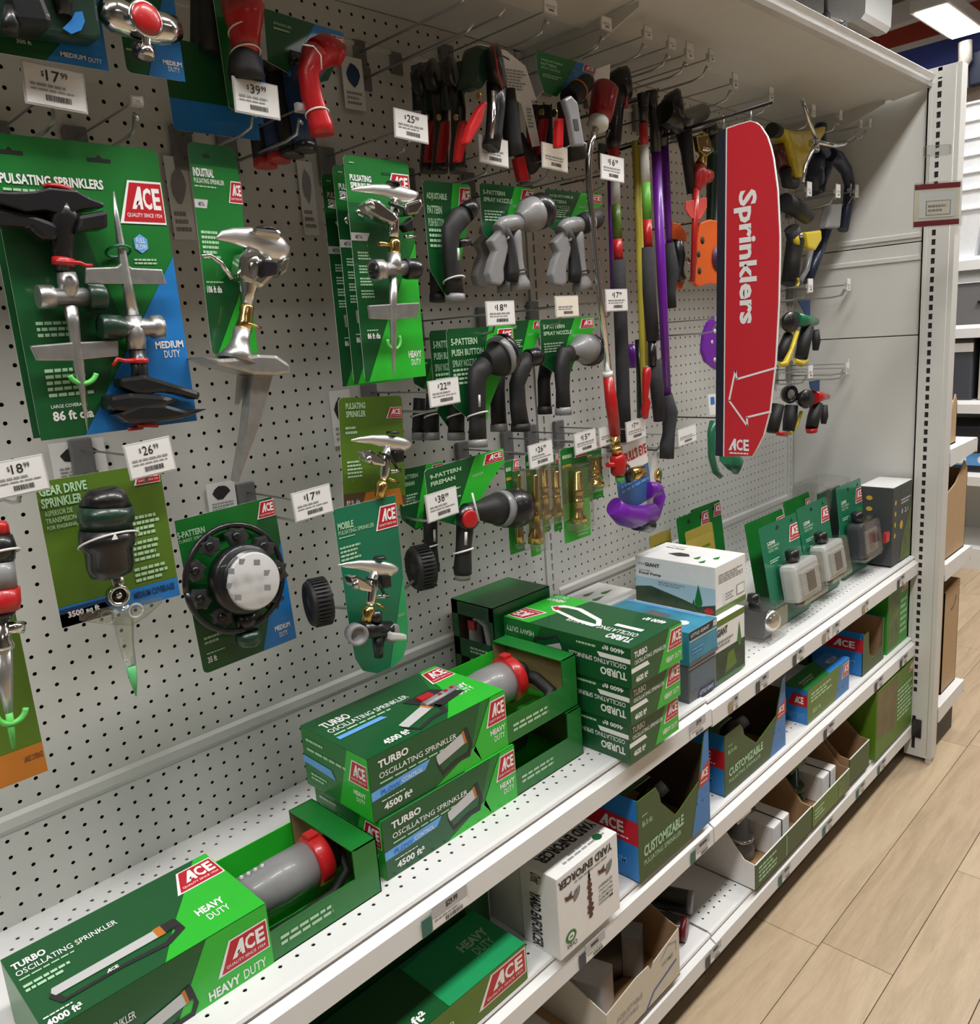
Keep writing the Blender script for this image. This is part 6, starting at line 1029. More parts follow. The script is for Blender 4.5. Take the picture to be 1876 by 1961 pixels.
t, lo, hi = box('pump_box', 'flat white box with green drop logos lying behind the blue pump box', (1.115, -.150, ZS1), (1.258, -.020, ZS1 + .150), WB)
g = G((lo.x, hi.y, hi.z), (0, -(hi.y - lo.y), 0), (hi.x - lo.x, 0, 0)); [drop(g, x, y, .11, GRN2, 1, 1.1) for x, y in ((.3, .30), (.50, .56), (.60, .20))]; g.build('top_print', t)
# -- black pump in clear pack --
t = thing('pump_pack', 'black domed device in a clear pack between the white pump box and the timers', 'pump', (1.49, -.33, ZS1)); mb = MB(); mb.bbox((1.455, -.365, ZS1 + .004), (1.535, -.30, ZS1 + .075), BPLA, .008); mb.lathe((1.495, -.365, ZS1 + .042), (-.2, -1, 0), [(0, .030), (.006, .028), (.016, .020), (.020, .006)], CHROME, 22); mb.build('device_body', t); mb = MB(); mb.lathe((1.475, -.33, ZS1 + .075), (0, 0, 1), [(0, .012), (.015, .012), (.018, .016), (.035, .014), (.038, .005)], BPLA, 16); mb.build('inlet_cap', t)
mb = MB(); mb.bbox((1.448, -.388, ZS1 + .0005), (1.545, -.295, ZS1 + .085), CLEAR, .006); mb.build('clear_pack', t, label='clear plastic pack')
# -- cards behind the pump boxes --
def lean(name, lb, cat, x0, x1, y, z0, H, back, m, th=.001, group=None):
    """card standing on the shelf and leaning back by `back` metres"""
    t = thing(name, lb, cat, V(((x0 + x1) / 2, y, z0)), group); up = V((0, back, math.sqrt(max(H * H - back * back, 1e-6)))); n = up.cross(V((1, 0, 0))).normalized()
    o = V((x0, y, z0)); mb = MB(); W = x1 - x0; U = up.normalized()
    mb.prism([o + V((p, 0, 0)) + U * q for p, q in rrect(W, H, .006)], -n * -th if False else n * th, m); mb.build('backing_card', t)
    g = G(o - n * .0001 if False else o, V((W, 0, 0)), up); return t, g, o, U, g.n, W
for i, (x0, x1, y, H, m, lb) in enumerate(((1.50, 1.66, -.13, .275, GRN2, 'green timer card rearmost in the first row, by the yellow cards'), (1.62, 1.78, -.10, .270, GRN2, 'green timer card behind the yellow cards, near the far pegboard'))):
    t, g, o, U, n, W = lean('timer_card', lb, 'timer', x0, x1, y, ZS1, H, .03, m); g.poly([(.30, .92), (.36, .96), (.40, .90)], DARKV, 1); g.poly([(.70, .92), (.76, .96), (.80, .90)], DARKV, 1); g.badge(.72, .84, 1.0, .97, 2); g.build('front_print', t)
for i, (x0, x1, y, H, lb) in enumerate(((1.43, 1.56, -.20, .235, 'mustard yellow card nearest the pump box'), (1.50, 1.64, -.155, .24, 'mustard yellow card in the middle of three'), (1.40, 1.50, -.11, .245, 'mustard yellow card farthest back, mostly hidden'))):
    t, g, o, U, n, W = lean('yellow_card', lb, 'card', x0, x1, y, ZS1, H, .03, mat('mustard_print', (.42, .33, .06), .5, 0, .25, 20)); g.small(.15, .8, .9, .9, 2, OLIVE, 1); g.poly([(.1, .4), (.9, .4), (.9, .7), (.1, .7)], OLIVE, 1); g.build('front_print', t)
# -- timers --
TSH = mat('pale_timer_shell', (.66, .66, .65), .35, coat=.3)
def timer(lb, x0, x1, y, H, back, body, device=.0, dk=TSH, wx=.0):
    t, g, o, U, n, W = lean('water_timer', lb, 'timer', x0, x1, y, ZS1, H, back, TEAL, group='water timers on green cards')
    g.poly([(.40, .93), (.46, .965), (.50, .93), (.46, .915)], DARKV, 1); g.poly([(.80, .93), (.86, .965), (.88, .93)], DARKV, 1); g.badge(.70, .74, .99, .90, 2); g.text('2-ZONE', .14, .80, .34, .835, WHT, 2, True); g.text('PROGRAMMABLE', .14, .765, .44, .79, PALE, 2); g.text('WATER TIMER', .14, .73, .40, .755, PALE, 2); g.small(.14, .62, .40, .66, 2, PALE, 2); g.build('front_print', t)
    M = Matrix.Translation(o) @ Matrix(((1, n.x, U.x, 0), (0, n.y, U.y, 0), (0, n.z, U.z, 0), (0, 0, 0, 1)))
    c = W * .50 + wx; q = H * .38; w = W * .33; hh = H * .19; d = .050
    mb = MB(); mb.bbox((c - w, .004, q - hh), (c + w, d, q + hh), dk, .012, M); mb.build('timer_body', t)
    mb = MB(); mb.bbox((c - w * .72, d - .002, q - hh * .75), (c + w * .80, d + .004, q + hh * .55), body, .004, M); mb.bbox((c - w * .30, d + .003, q - hh * .55), (c + w * .35, d + .006, q + hh * .40), mat('lcd_grey', (.10, .11, .11), .2), .001, M); mb.build('display_panel', t, label='grey display panel')
    mb = MB(); k = M @ V((c - w * .3, d * .5, q + hh)); mb.lathe(k, U, [(-.004, .012), (.004, .012), (.006, .018), (.030, .018), (.034, .012)], BPLA, 18); k2 = M @ V((c - w * .3, d * .5, q - hh)); mb.lathe(k2, -U, [(0, .012), (.018, .012)], BPLA, 16); mb.build('hose_coupling', t, label='black hose coupling')
    mb = MB(); k3 = M @ V((c + w * 1.05, d * .45, q)); mb.lathe(k3, n, [(0, .020), (.014, .020), (.022, .014), (.025, .003)], CLEAR, 20); mb.lathe(k3, n, [(0, .012), (.01, .012)], LGPLA, 16); mb.build('dial_bubble', t, label='clear round bubble over the dial')
    mb = MB(); mb.bbox((c - w * 1.15, .002, q - hh * 1.15), (c + w * 1.2, d + .010, q + hh * 1.12), CLEAR, .012, M); mb.build('blister', t, label='clear plastic blister'); return t
timer('grey water timer on a green card, first of the timer row', 1.548, 1.760, -.352, .262, .045, LGPLA, wx=.02)
timer('grey water timer on a green card, second in the timer row', 1.790, 1.985, -.340, .262, .045, LGPLA, wx=-.01)
t = timer('black and silver water timer in a bulky clear pack, third in the timer row', 2.030, 2.215, -.335, .275, .03, GPLA, dk=mat('dark_silver_plastic', (.08, .08, .10), .25, .3)); mb = MB(); mb.bbox((2.16, -.405, ZS1 + .09), (2.19, -.395, ZS1 + .12), RPLA, .002); mb.build('red_button', t)
for i in range(2):
    t, g, o, U, n, W = lean('water_timer', ['green timer card standing right behind the nearest grey timer', 'green timer card standing behind the second grey timer'][i], 'timer', (1.575, 1.86)[i], (1.79, 2.03)[i], -.30 + .03 * i, ZS1, .262, .045, GRN2, group='water timers on green cards'); g.badge(.74, .80, .99, .93, 2); g.build('front_print', t)
t = thing('clear_pack', 'bulky clear plastic clamshell behind the black and silver timer', 'package', (2.05, -.24, ZS1)); mb = MB(); mb.bbox((1.98, -.30, ZS1 + .001), (2.17, -.19, ZS1 + .29), CLEAR, .02); mb.build('clamshell', t); mb = MB(); mb.bbox((2.0, -.27, ZS1 + .01), (2.15, -.262, ZS1 + .26), mat('smoked_teal_print', (.02, .07, .06), .4), .002); mb.build('insert_card', t)
t, lo, hi = box('timer_box', 'dark grey box with yellow symbols at the far end of the upper shelf', (2.225, -.400, ZS1), (2.388, -.300, ZS1 + .245), mat('charcoal_print', (.055, .062, .065), .45))
def f(g):
    g.poly([(.42, 0), (1, 0), (1, .70), (.80, .55), (.55, .30)], mat('garden_photo', (.12, .15, .05), .5, 0, .8, 30), 1); g.poly([(.5, 0), (1, 0), (1, .14), (.7, .10)], OLIVE, 2); g.text('b-hyve', .42, .86, .80, .92, OLIVE, 2, True); g.small(.42, .74, .95, .82, 2, LGPLA, 2); g.text('8', .45, .62, .52, .68, WHT, 2); g.text('2.1', .62, .62, .80, .68, WHT, 2)
    for y in (.80, .66, .52, .38): g.poly([(.12 + .05 * math.cos(a), y + .035 * math.sin(a)) for a in [k * math.pi / 4 for k in range(8)]], YELLOW, 2)
    g.poly([(.45 + .09 * math.cos(a), .48 + .06 * math.sin(a)) for a in [k * math.pi / 4 for k in range(8)]], YELLOW, 3)
fprint(t, lo, hi, 'front', f)
g = G((lo.x, hi.y, lo.z), (0, -(hi.y - lo.y), 0), (0, 0, hi.z - lo.z)); [g.poly([(.3 + .1 * math.cos(a), y + .03 * math.sin(a)) for a in [k * math.pi / 4 for k in range(8)]], YELLOW, 1) for y in (.86, .72, .58, .44)]; g.build('side_print', t); mb = MB(); mb.bbox((lo.x, lo.y, hi.z), (hi.x, hi.y, hi.z + .0015), WB, .0005); mb.build('lid', t, label='pale lid')
# ================= LOWER SHELVES =================
z = ZS2 + .0005
# green heavy duty box in the dark at the near end
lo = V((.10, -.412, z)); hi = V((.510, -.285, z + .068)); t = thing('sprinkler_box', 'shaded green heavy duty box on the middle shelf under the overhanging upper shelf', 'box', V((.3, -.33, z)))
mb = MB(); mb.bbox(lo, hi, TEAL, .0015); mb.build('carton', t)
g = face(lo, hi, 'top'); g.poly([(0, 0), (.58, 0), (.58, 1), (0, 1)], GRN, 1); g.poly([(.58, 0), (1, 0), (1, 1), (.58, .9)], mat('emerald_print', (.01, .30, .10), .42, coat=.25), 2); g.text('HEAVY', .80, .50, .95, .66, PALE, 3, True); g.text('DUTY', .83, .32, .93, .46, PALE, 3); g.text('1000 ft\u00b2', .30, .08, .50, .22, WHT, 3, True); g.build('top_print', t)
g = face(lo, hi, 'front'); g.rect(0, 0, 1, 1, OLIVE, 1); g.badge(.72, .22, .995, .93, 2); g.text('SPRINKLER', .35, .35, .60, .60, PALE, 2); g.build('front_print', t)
t, lo, hi = box('sprinkler_box', 'dark green box lying behind the shaded heavy duty box', (.16, -.275, z), (.56, -.12, z + .09), GRN)
mb = MB(); mb.sweep([(.22, -.27, z + .095), (.50, -.20, z + .10)], .006, BPLA, 8); mb.build('strap', t)
t, lo, hi = box('sprinkler_box', 'dim olive box at the near end of the middle shelf', (-.16, -.40, z), (.085, -.24, z + .07), OLIVE); fprint(t, lo, hi, 'front', lambda g: (g.small(.1, .3, .6, .7, 3, PALE, 1)))
# white deterrent boxes
for i in range(4):
    y0 = -.432 + .088 * i; lo = V((.575 + (.004 if i % 2 else 0), y0, z)); hi = V((.748, y0 + .086, z + .160)); t = thing('deterrent_box', ['front white box printed YARD ENFORCER upside down, on the middle shelf', 'white box right behind the front YARD ENFORCER box', 'third white box in the row behind the YARD ENFORCER box', 'rearmost white box of the row, deep in the shelf'][i], 'box', V((.66, y0 + .04, z)), 'white boxes in a row on the middle shelf'); mb = MB(); mb.bbox(lo, hi, WB, .0015); mb.build('carton', t)
    if i == 0:
        g = face(lo, hi, 'front', flip=True); g.text('YARD ENFORCER', .10, .06, .98, .16, BLK, 2, True); g.text('Orbit', .74, .88, .90, .94, BLK, 2); g.small(.2, .18, .75, .21, 1, GREYP, 2)
        for sx in (.24, .78):
            for r in (.05, .075, .10, .125): g.poly([(sx + (r) * math.cos(a), .30 + r * math.sin(a)) for a in [math.radians(d) for d in range(100, 200, 12)]] + [(sx + (r - .012) * math.cos(a), .30 + (r - .012) * math.sin(a)) for a in [math.radians(d) for d in range(196, 96, -12)]], BLK, 2)
            g.poly([(sx - .02, .36), (sx + .10, .34), (sx + .12, .28), (sx + .06, .30), (sx, .26), (sx + .01, .31)], mat('brown_ink', (.10, .04, .03), .6), 3)
        for y in range(9): r_ = (.02, .03, .045, .035, .05, .03, .055, .06, .035)[y]; g.poly([(.50 + r_ * math.cos(a), .26 + y * .062 + .034 * math.sin(a)) for a in [k * math.pi / 4 for k in range(8)]], mat('brown_ink', (0, 0, 0)), 2)
        g.rect(.49, .18, .51, .3, BLK, 2)
        for j in range(5): g.text(['DETERRENT', 'Sprinkler', 'PROTECT', 'FROM PESTS', 'Motion'][j], .12 if j else .12, .48 + j * .055, .36, .515 + j * .055, BLK, 2)
        g.poly([(.83 + .085 * math.cos(a), .80 + .075 * math.sin(a)) for a in [k * math.pi / 8 for k in range(16)]], GRN2, 2); g.poly([(.83 + .05 * math.cos(a), .80 + .045 * math.sin(a)) for a in [k * math.pi / 8 for k in range(16)]], WHT, 3); g.text('W', .80, .78, .86, .82, GRN2, 4, True); g.build('front_print', t)
        o = V((lo.x, lo.y, hi.z)); g = G(V((hi.x, hi.y, hi.z)), V((lo.x - hi.x, 0, 0)), V((0, lo.y - hi.y, 0))); g.text('YARD ENFORCER', .03, .22, .90, .52, BLK, 2, True); g.small(.1, .65, .8, .85, 2, GREYP, 2); g.poly([(.2 + .06 * math.cos(a), .78 + .10 * math.sin(a)) for a in [k * math.pi / 6 for k in range(12)]], GRN, 3); g.build('top_print', t)
        g = G(V((lo.x, lo.y, hi.z)), V((0, 0, lo.z - hi.z)), V((0, hi.y - lo.y, 0))) ; g = G(V((lo.x, hi.y, hi.z)), V((0, 0, lo.z - hi.z)), V((0, lo.y - hi.y, 0))); g.text('YARD ENFORCER', .30, .25, .98, .55, BLK, 2, True); g.text('Orbit', .06, .3, .18, .6, BLK, 2); g.build('side_print', t)
    elif i == 1:
        g = G(V((hi.x, hi.y, hi.z)), V((lo.x - hi.x, 0, 0)), V((0, lo.y - hi.y, 0))); g.small(.1, .2, .9, .8, 3, GREYP, 2); g.build('top_print', t)
# blue and green cut out display cartons
KRAFT_SHADE = mat('shaded_kraft', (.085, .055, .03), .85)  # kraft darkened so the shade inside the cartons is in its colour
def display(lb, x0, x1, y0, H, hh, txt=True, depth=.20, right=.30, cutl=.26):
    lo = V((x0, y0, z)); t = thing('display_carton', lb, 'box', V(((x0 + x1) / 2, y0 + .1, z)), 'cut out blue and green display cartons'); W = x1 - x0; mb = MB()
    P = [(0, 0), (1, 0), (1 - .01, 1.0), (.93, .98), (.84, hh + .10), (.50, hh - .05), (.30, hh + .20), (.28, hh + .30), (cutl - .02, .80), (0, .80)]
    mb.prism([(x0 + p * W, y0, z + q * H) for p, q in P], (0, .0016, 0), OLIVE); mb.build('front_panel', t)
    mb = MB(); mb.box((x0, y0 + .0016, z), (x0 + .0016, y0 + depth, z + H * .80), BLUE); mb.box((x1 - .0016, y0 + .0016, z), (x1, y0 + depth, z + H * .80), KRAFT_SHADE); mb.box((x0, y0 + depth, z), (x1, y0 + depth + .0016, z + H * .7), KRAFT_SHADE); mb.box((x0 + .0016, y0 + .0018, z), (x0 + .0022, y0 + depth, z + H * .79), KRAFT_SHADE); mb.box((x0, y0, z), (x1, y0 + depth, z + .0016), KRAFT); mb.box((x0, y0 + .03, z + H * .80), (x0 + .09, y0 + depth, z + H * .80 + .0016), GRN); mb.build('carton_walls', t)
    g = G((x0, y0, z), (W, 0, 0), (0, 0, H)); g.poly([(0, 0), (.74, 0), (.84, hh + .10), (.50, hh - .05), (.30, hh + .20), (.28, hh + .30), (cutl - .02, .80), (0, .80)], mat('moss_print', (.045, .09, .025), .45), 1)
    g.poly([(.72, 0), (1, 0), (.99, 1), (.93, .98), (.84, hh + .08)], mat('mid_blue_print', (.05, .20, .50), .45), 2); g.poly([(.83, .44), (1, .47), (1, .68), (.86, .60)], RED, 3); g.acelogo(.87, .53, .10, .08, WHT, 4); g.small(.86, .48, .97, .50, 1, WHT, 4); g.text('MEDIUM DUTY', .80, .28, .97, .34, SKY, 4)
    g.text('CUSTOMIZABLE', .06, .22, .60, .33, PALE, 3, True); g.text('PULSATING SPRINKLER', .06, .14, .56, .19, PALE, 3); g.text('86 ft dia', .05, .52, .18, .58, PALE, 3); g.small(.05, .62, .12, .64, 1, PALE, 3); g.build('front_print', t)
    g = G((x0, y0 + depth, z), (0, -depth, 0), (0, 0, H * .80)); g.rect(0, .45, 1, .74, RED, 1); g.acelogo(.55, .55, .28, .14, WHT, 2); g.small(.5, .49, .9, .52, 1, WHT, 2); g.text('MEDIUM', .5, .18, .85, .26, SKY, 2); g.build('side_print', t)
    mb = MB(); mb.sweep([(x0 + W * .5, y0 + .09, z + .01), (x0 + W * .55, y0 + .08, z + H * .35), (x0 + W * .62, y0 + .07, z + H * .42)], .022, BPLA, 12); mb.sweep([(x0 + W * .62, y0 + .07, z + H * .40), (x0 + W * .70, y0 + .06, z + H * .46)], .014, GPLA, 12)
    tag(mb.build('sprinkler', None), 'dark sprinkler lying inside the %s cut out carton' % ('nearer' if x0 < 1 else 'farther'), 'sprinkler'); return t
display('blue and green cut out carton next to the white deterrent box, printed CUSTOMIZABLE', .828, 1.094, -.422, .222, .42)
display('farther blue and green cut out carton, printed CUSTOMIZABLE, in the far bay', 1.195, 1.500, -.402, .19, .42)
t, lo, hi = box('sprinkler_box', 'low blue and green box lying on the far bay middle shelf', (1.628, -.402, z), (1.905, -.335, z + .098), BLUE)
fprint(t, lo, hi, 'front', lambda g: (g.poly([(0, 0), (.66, 0), (.78, 1), (0, 1)], OLIVE, 1), g.poly([(.66, 0), (1, 0), (1, 1), (.78, 1)], mat('mid_blue_print', (0, 0, 0)), 1), g.badge(.80, .5, .99, .9, 2), g.small(.08, .55, .55, .85, 3, PALE, 2), g.text('800 ft', .12, .2, .3, .34, PALE, 2), g.text('MEDIUM DUTY', .72, .2, .97, .34, SKY, 2)))
fprint(t, lo, hi, 'left', lambda g: (g.poly([(.2, .5), (1, .5), (1, .85), (.4, .85)], RED, 1), g.acelogo(.5, .58, .35, .2, WHT, 2), g.text('MEDIUM DUTY', .15, .15, .9, .3, SKY, 2)), 'side')
fprint(t, lo, hi, 'top', lambda g: (g.poly([(0, 0), (.5, 0), (.7, 1), (0, 1)], GRN2, 1), g.text('MEDIUM', .72, .3, .92, .6, WHT, 2), g.small(.1, .3, .4, .6, 2, PALE, 2)))
t = thing('display_carton', 'small open blue carton with dark kraft inside, next to the tall photo box', 'box', V((2.09, -.35, z))); mb = MB(); a = V((2.005, -.402, z)); b = V((2.178, -.25, z + .135)); walls(mb, a, b, ((0, 0), (1, 1), (0, 1), (2, 0)), BLUE, KRAFT); mb.build('carton', t); mb = MB(); mb.prism([(a.x + p * .173, a.y, z + q * .135) for p, q in ((0, 0), (1, 0), (1, 1), (.92, 1), (.88, .35), (.45, .22), (.30, .45), (.26, .95), (0, .95))], (0, .0015, 0), mat('moss_print', (0, 0, 0))); mb.build('front_panel', t)
g = G((a.x, b.y, z), (0, -.152, 0), (0, 0, .135)); g.poly([(.2, .55), (1, .55), (1, .85), (.35, .85)], RED, 1); g.acelogo(.45, .62, .4, .16, WHT, 2); g.text('MEDIUM', .45, .25, .85, .35, SKY, 2); g.build('side_print', t)
PHOTO = mat('plant_photo', (.11, .17, .05), .45, 0, .7, 35)
t, lo, hi = box('hose_box', 'bright green box with a plant photo at the far end of the middle shelf', (2.205, -.402, z), (2.386, -.26, z + .225), mat('vivid_green_print', (.03, .30, .02), .42)); fprint(t, lo, hi, 'front', lambda g: (g.rect(.04, .05, .55, .95, PHOTO, 1), g.badge(.62, .78, .95, .93, 2), g.small(.6, .15, .92, .7, 6, PALE, 2)))
t, lo, hi = box('sprinkler_box', 'dark green box with a red emblem lying behind the small open blue carton', (1.99, -.24, z), (2.19, -.10, z + .20), GRN); fprint(t, lo, hi, 'front', lambda g: g.badge(.4, .68, .9, .92, 2))
# ---- lowest shelf ----
z = ZS3 + .0005
def tray(lb, x0, x1, y0, d, hf, hb, front, cat='box', inner=WB, side=WB, grp='open cardboard trays on the lowest shelf'):
    t = thing('cardboard_tray', lb, cat, V(((x0 + x1) / 2, y0 + d / 2, z)), grp); mb = MB(); e = .002
    mb.box((x0, y0, z), (x1, y0 + e, z + hf), front); mb.box((x0, y0 + e, z), (x1, y0 + e * 1.3, z + hf), inner); mb.box((x0, y0, z + hf), (x1, y0 + e * 1.4, z + hf + .0015), WHT); mb.build('front_panel', t)
    for x, nm in ((x0, 0), (x1 - e, 1)):
        mb = MB(); mb.prism([(x, y0 + e, z), (x, y0 + d, z), (x, y0 + d, z + hb), (x, y0 + d * .45, z + hb), (x, y0 + d * .33, z + hb * .93), (x, y0 + .03, z + hf * 1.05), (x, y0 + e, z + hf)], (e, 0, 0), side if nm == 0 else KRAFT); mb.build('side_panel', t)
    mb = MB(); mb.box((x0, y0, z), (x1, y0 + d, z + e), KRAFT); mb.box((x0, y0 + d - e, z), (x1, y0 + d, z + hb), KRAFT); mb.build('carton', t)
    return t
t = tray('white sided tray with a dark green front and a metal sprinkler inside, lowest shelf', 1.296, 1.612, -.425, .30, .070, .165, mat('moss_print', (0, 0, 0))); g = G((1.296, -.425, z), (.316, 0, 0), (0, 0, .07)); g.small(.05, .2, .35, .85, 4, PALE, 1); g.rect(.52, .1, .53, .9, PALE, 1); g.build('front_print', t)
t = tray('olive fronted tray with kraft flaps next to the white sided tray, lowest shelf', 1.618, 1.866, -.425, .30, .066, .165, OLIVE, side=KRAFT); g = G((1.618, -.425, z), (.248, 0, 0), (0, 0, .066)); g.small(.05, .3, .3, .8, 3, PALE, 1); g.rect(.68, .1, .98, .9, PHOTO, 1); g.build('front_print', t)
t = tray('short torn tray with a mossy front beside the tall green box, lowest shelf', 1.880, 2.03, -.42, .25, .085, .15, mat('moss_print', (0, 0, 0)), side=KRAFT)
for i, (x, y, lb) in enumerate(((1.40, -.33, 'metal sprinkler with a ringed base inside the white sided tray'), (1.70, -.33, 'olive wrapped part inside the olive fronted tray'))):
    t = thing('sprinkler', lb, 'sprinkler', V((x, y, z + .003))); m = CHROME if i == 0 else OLIVE; mb = MB(); mb.lathe((x, y, z + .003), (0, 0, 1), [(0, .035), (.03, .035), (.035, .030), (.06, .030), (.062, .020), (.11, .016)], GPLA if i == 0 else DGPLA, 22); mb.build('base', t); mb = MB(); mb.lathe((x, y, z + .05), (0, 0, 1), [(0, .033), (.006, .034), (.010, .033)], m, 22); mb.sweep([(x - .03, y, z + .11), (x, y - .01, z + .13), (x + .04, y - .01, z + .12)], .012, m, 10); mb.build('head', t)
    mb = MB(); mb.bbox((x + .04, y - .07, z + .003), (x + .13, y + .02, z + .085), WB, .003); mb.sweep([(x + .085, y - .071, z + .003), (x + .085, y - .071, z + .086), (x + .085, y + .02, z + .087)], .0015, BPLA, 6); tag(mb.build('part_box', None), ['white packet with a black strap inside the white sided tray', 'white packet with a black strap inside the olive fronted tray'][i], 'box')
t, lo, hi = box('hose_box', 'tall olive green box with a brown photo on the lowest shelf', (2.065, -.425, z), (2.388, -.28, z + .225), mat('grass_green_print', (.09, .20, .01), .42)); fprint(t, lo, hi, 'front', lambda g: (g.poly([(.02, .3), (.5, .2), (.55, .97), (.02, .97)], mat('brown_photo', (.16, .13, .06), .5, 0, .4, 12), 1), g.badge(.86, .85, .99, .97, 2, tag=False), g.small(.56, .25, .97, .75, 8, PALE, 2)))
# torn white display carton at the near end
t = thing('display_carton', 'torn off-white display carton with a blue line drawing, lowest shelf', 'box', V((.86, -.35, z))); CRM = mat('off_white_carton', (.60, .55, .46), .6)
mb = MB(); mb.prism([(.70, -.425, z), (.955, -.425, z), (.955, -.425, z + .115), (.86, -.425, z + .095), (.852, -.425, z + .080), (.842, -.425, z + .098), (.80, -.425, z + .10), (.70, -.425, z + .085)], (0, .002, 0), CRM); mb.build('front_panel', t); mb = MB(); mb.prism([(.955, -.423, z), (.955, -.16, z), (.955, -.16, z + .19), (.955, -.24, z + .185), (.955, -.40, z + .12), (.955, -.423, z + .115)], (.002, 0, 0), KRAFT); mb.box((.68, -.425, z), (.957, -.16, z + .002), KRAFT); mb.prism([(.70, -.423, z), (.70, -.16, z), (.70, -.16, z + .16), (.70, -.423, z + .085)], (.002, 0, 0), CRM); mb.build('carton', t)
g = G((.70, -.425, z), (.255, 0, 0), (0, 0, .115)); INK = mat('blue_ink', (.05, .10, .35), .5)
def stroke(g, p0, p1, w, m, k=2):
    W = g.u.length; H = g.v.length; a = V((p0[0] * W, p0[1] * H)); b = V((p1[0] * W, p1[1] * H)); d = (b - a).normalized(); n = V((-d.y, d.x)) * w; g.poly([((a - n).x / W, (a - n).y / H), ((b - n).x / W, (b - n).y / H), ((b + n).x / W, (b + n).y / H), ((a + n).x / W, (a + n).y / H)], m, k)
stroke(g, (.50, .0), (.62, .25), .0022, INK); stroke(g, (.62, .25), (.95, .42), .0022, INK); g.text('ADJUSTABLE', .12, .35, .46, .48, GREYP, 2); g.text('ADJUSTABLE', .12, .22, .40, .33, GREYP, 2); stroke(g, (.72, .72), (.84, .88), .001, GREYP); stroke(g, (.84, .88), (.95, .80), .001, GREYP); stroke(g, (.95, .80), (.95, .62), .001, GREYP); g.text('HOME', .74, .56, .90, .64, GREYP, 2); g.build('front_print', t)
for i, (x, y, r, m, c, lb) in enumerate(((1.12, -.30, .026, BPLA, GPLA, 'black cylinder lying on the lowest shelf, the one nearer the white sided tray'), (1.035, -.335, .026, BPLA, mat('dark_red_plastic', (.12, .005, .01), .35), 'black cylinder with a dark red ring end on the lowest shelf'), (.99, -.33, .022, mat('dark_red_plastic', (.12, .005, .01), .35), BPLA, 'dark red cylinder on the lowest shelf beside the torn carton'))):
    t = thing('nozzle', lb, 'nozzle', V((x, y, z)), 'cylinders on the lowest shelf'); a = V((.35, -.93, 0)).normalized(); mb = MB(); mb.lathe(V((x, y, z + r)) - a * .12, a, [(0, r * .8), (.02, r), (.16, r), (.17, r * .9), (.172, r * .75), (.165, r * .6)], m, 22); mb.build('barrel', t); mb = MB(); mb.lathe(V((x, y, z + r)) + a * .04, a, [(0, r * 1.02), (.010, r * 1.02), (.012, r * .85)], c, 22); mb.build('end_ring', t)
for i, (x, y, w, d, h, a, m, lb) in enumerate(((.76, -.33, .07, .09, .09, .3, LGPLA, 'pale packet standing in the torn carton'), (.84, -.30, .08, .06, .12, -.3, BPLA, 'black packet standing in the torn carton'), (.90, -.34, .05, .05, .10, .5, GPLA, 'grey packet leaning at the torn side of the carton'))):
    M = Matrix.Translation(V((x, y, z + .003))) @ Matrix.Rotation(a, 4, 'Z'); mb = MB(); mb.bbox((-w / 2, -d / 2, 0), (w / 2, d / 2, h), m, .004, M); tag(mb.build('packet', None), lb, 'package', 'packets in the torn carton')
# ---- shelf edge labels ----
def ticket(px, zs, lb, chip=None, w=.056, price=None, paper=LABELW, h=.036, y=None):
    p = at(px[0], px[1], YF - .002); x = p.x; y = YF - .0018; z0 = zs - .058
    t = thing('shelf_label', lb, 'label', V((x, y, z0)), 'shelf edge labels')
    mb = MB(); mb.box((x - w / 2, y - .0008, z0 + .004), (x + w / 2, y - .0002, z0 + .004 + h), paper); mb.build('paper_slip', t)
    g = G((x - w / 2, y - .0008, z0 + .004), (w, 0, 0), (0, 0, h)); g.rect(0, .48, 1, 1, mat('label_grey_band', (.45, .45, .46), .5), 1)
    if price: g.text('$' + price, .38, .60, .72, .90, BLK, 2, True)
    else: g.small(.25, .58, .8, .90, 1, BLK, 2, int(px[0]))
    g.small(.05, .30, .9, .42, 1, GREYP, 2, int(px[0]) + 1); rr = random.Random(int(px[0])); xx = .35
    while xx < .85: ww = rr.choice((.012, .02, .03)); g.rect(xx, .06, xx + ww, .24, BLK, 2); xx += ww + .02
    g.build('label_print', t)
    if chip:
        mb = MB(); mb.box((x - w / 2 - .020, y - .0009, z0 + .002), (x - w / 2 - .002, y - .0002, z0 + .030), chip); mb.build('picture_chip', t)
    return t
CH = mat('teal_chip', (.03, .14, .11), .5); TAN = mat('tan_picture', (.34, .28, .17), .5, 0, .5, 60); DCH = mat('dark_chip', (.05, .055, .07), .5, 0, .4, 60)
ticket((858, 1702), ZS1, 'shelf edge label reading $29 below the green flow control boxes', CH, .070, '29.99'); ticket((1335, 1360), ZS1, 'shelf edge label right under the green boxes stacked crosswise', None, .058, '9.99')
for i, (u, v, ch, lb) in enumerate(((1408, 1310, TAN, 'first tan picture label on the upper rail of the far bay'), (1463, 1270, DCH, 'dark and grey label after the first tan one on the upper rail'), (1532, 1224, DCH, 'dark and grey label below the black domed device'), (1585, 1188, TAN, 'second tan picture label, below the nearest grey timer'), (1602, 1175, None, 'small pale label just after the second tan one'), (1660, 1130, TAN, 'third tan picture label, below the second grey timer'), (1728, 1080, DCH, 'last label on the upper rail, by the end wall'))):
    ticket((u, v), ZS1 - .006, lb, ch, .040 if ch is not TAN else .022)
ticket((1140, 1815), ZS2, 'middle rail label directly below the white deterrent box', DCH, .056); ticket((1345, 1630), ZS2, 'middle rail label with a teal picture at the end of the near rail', CH, .056)
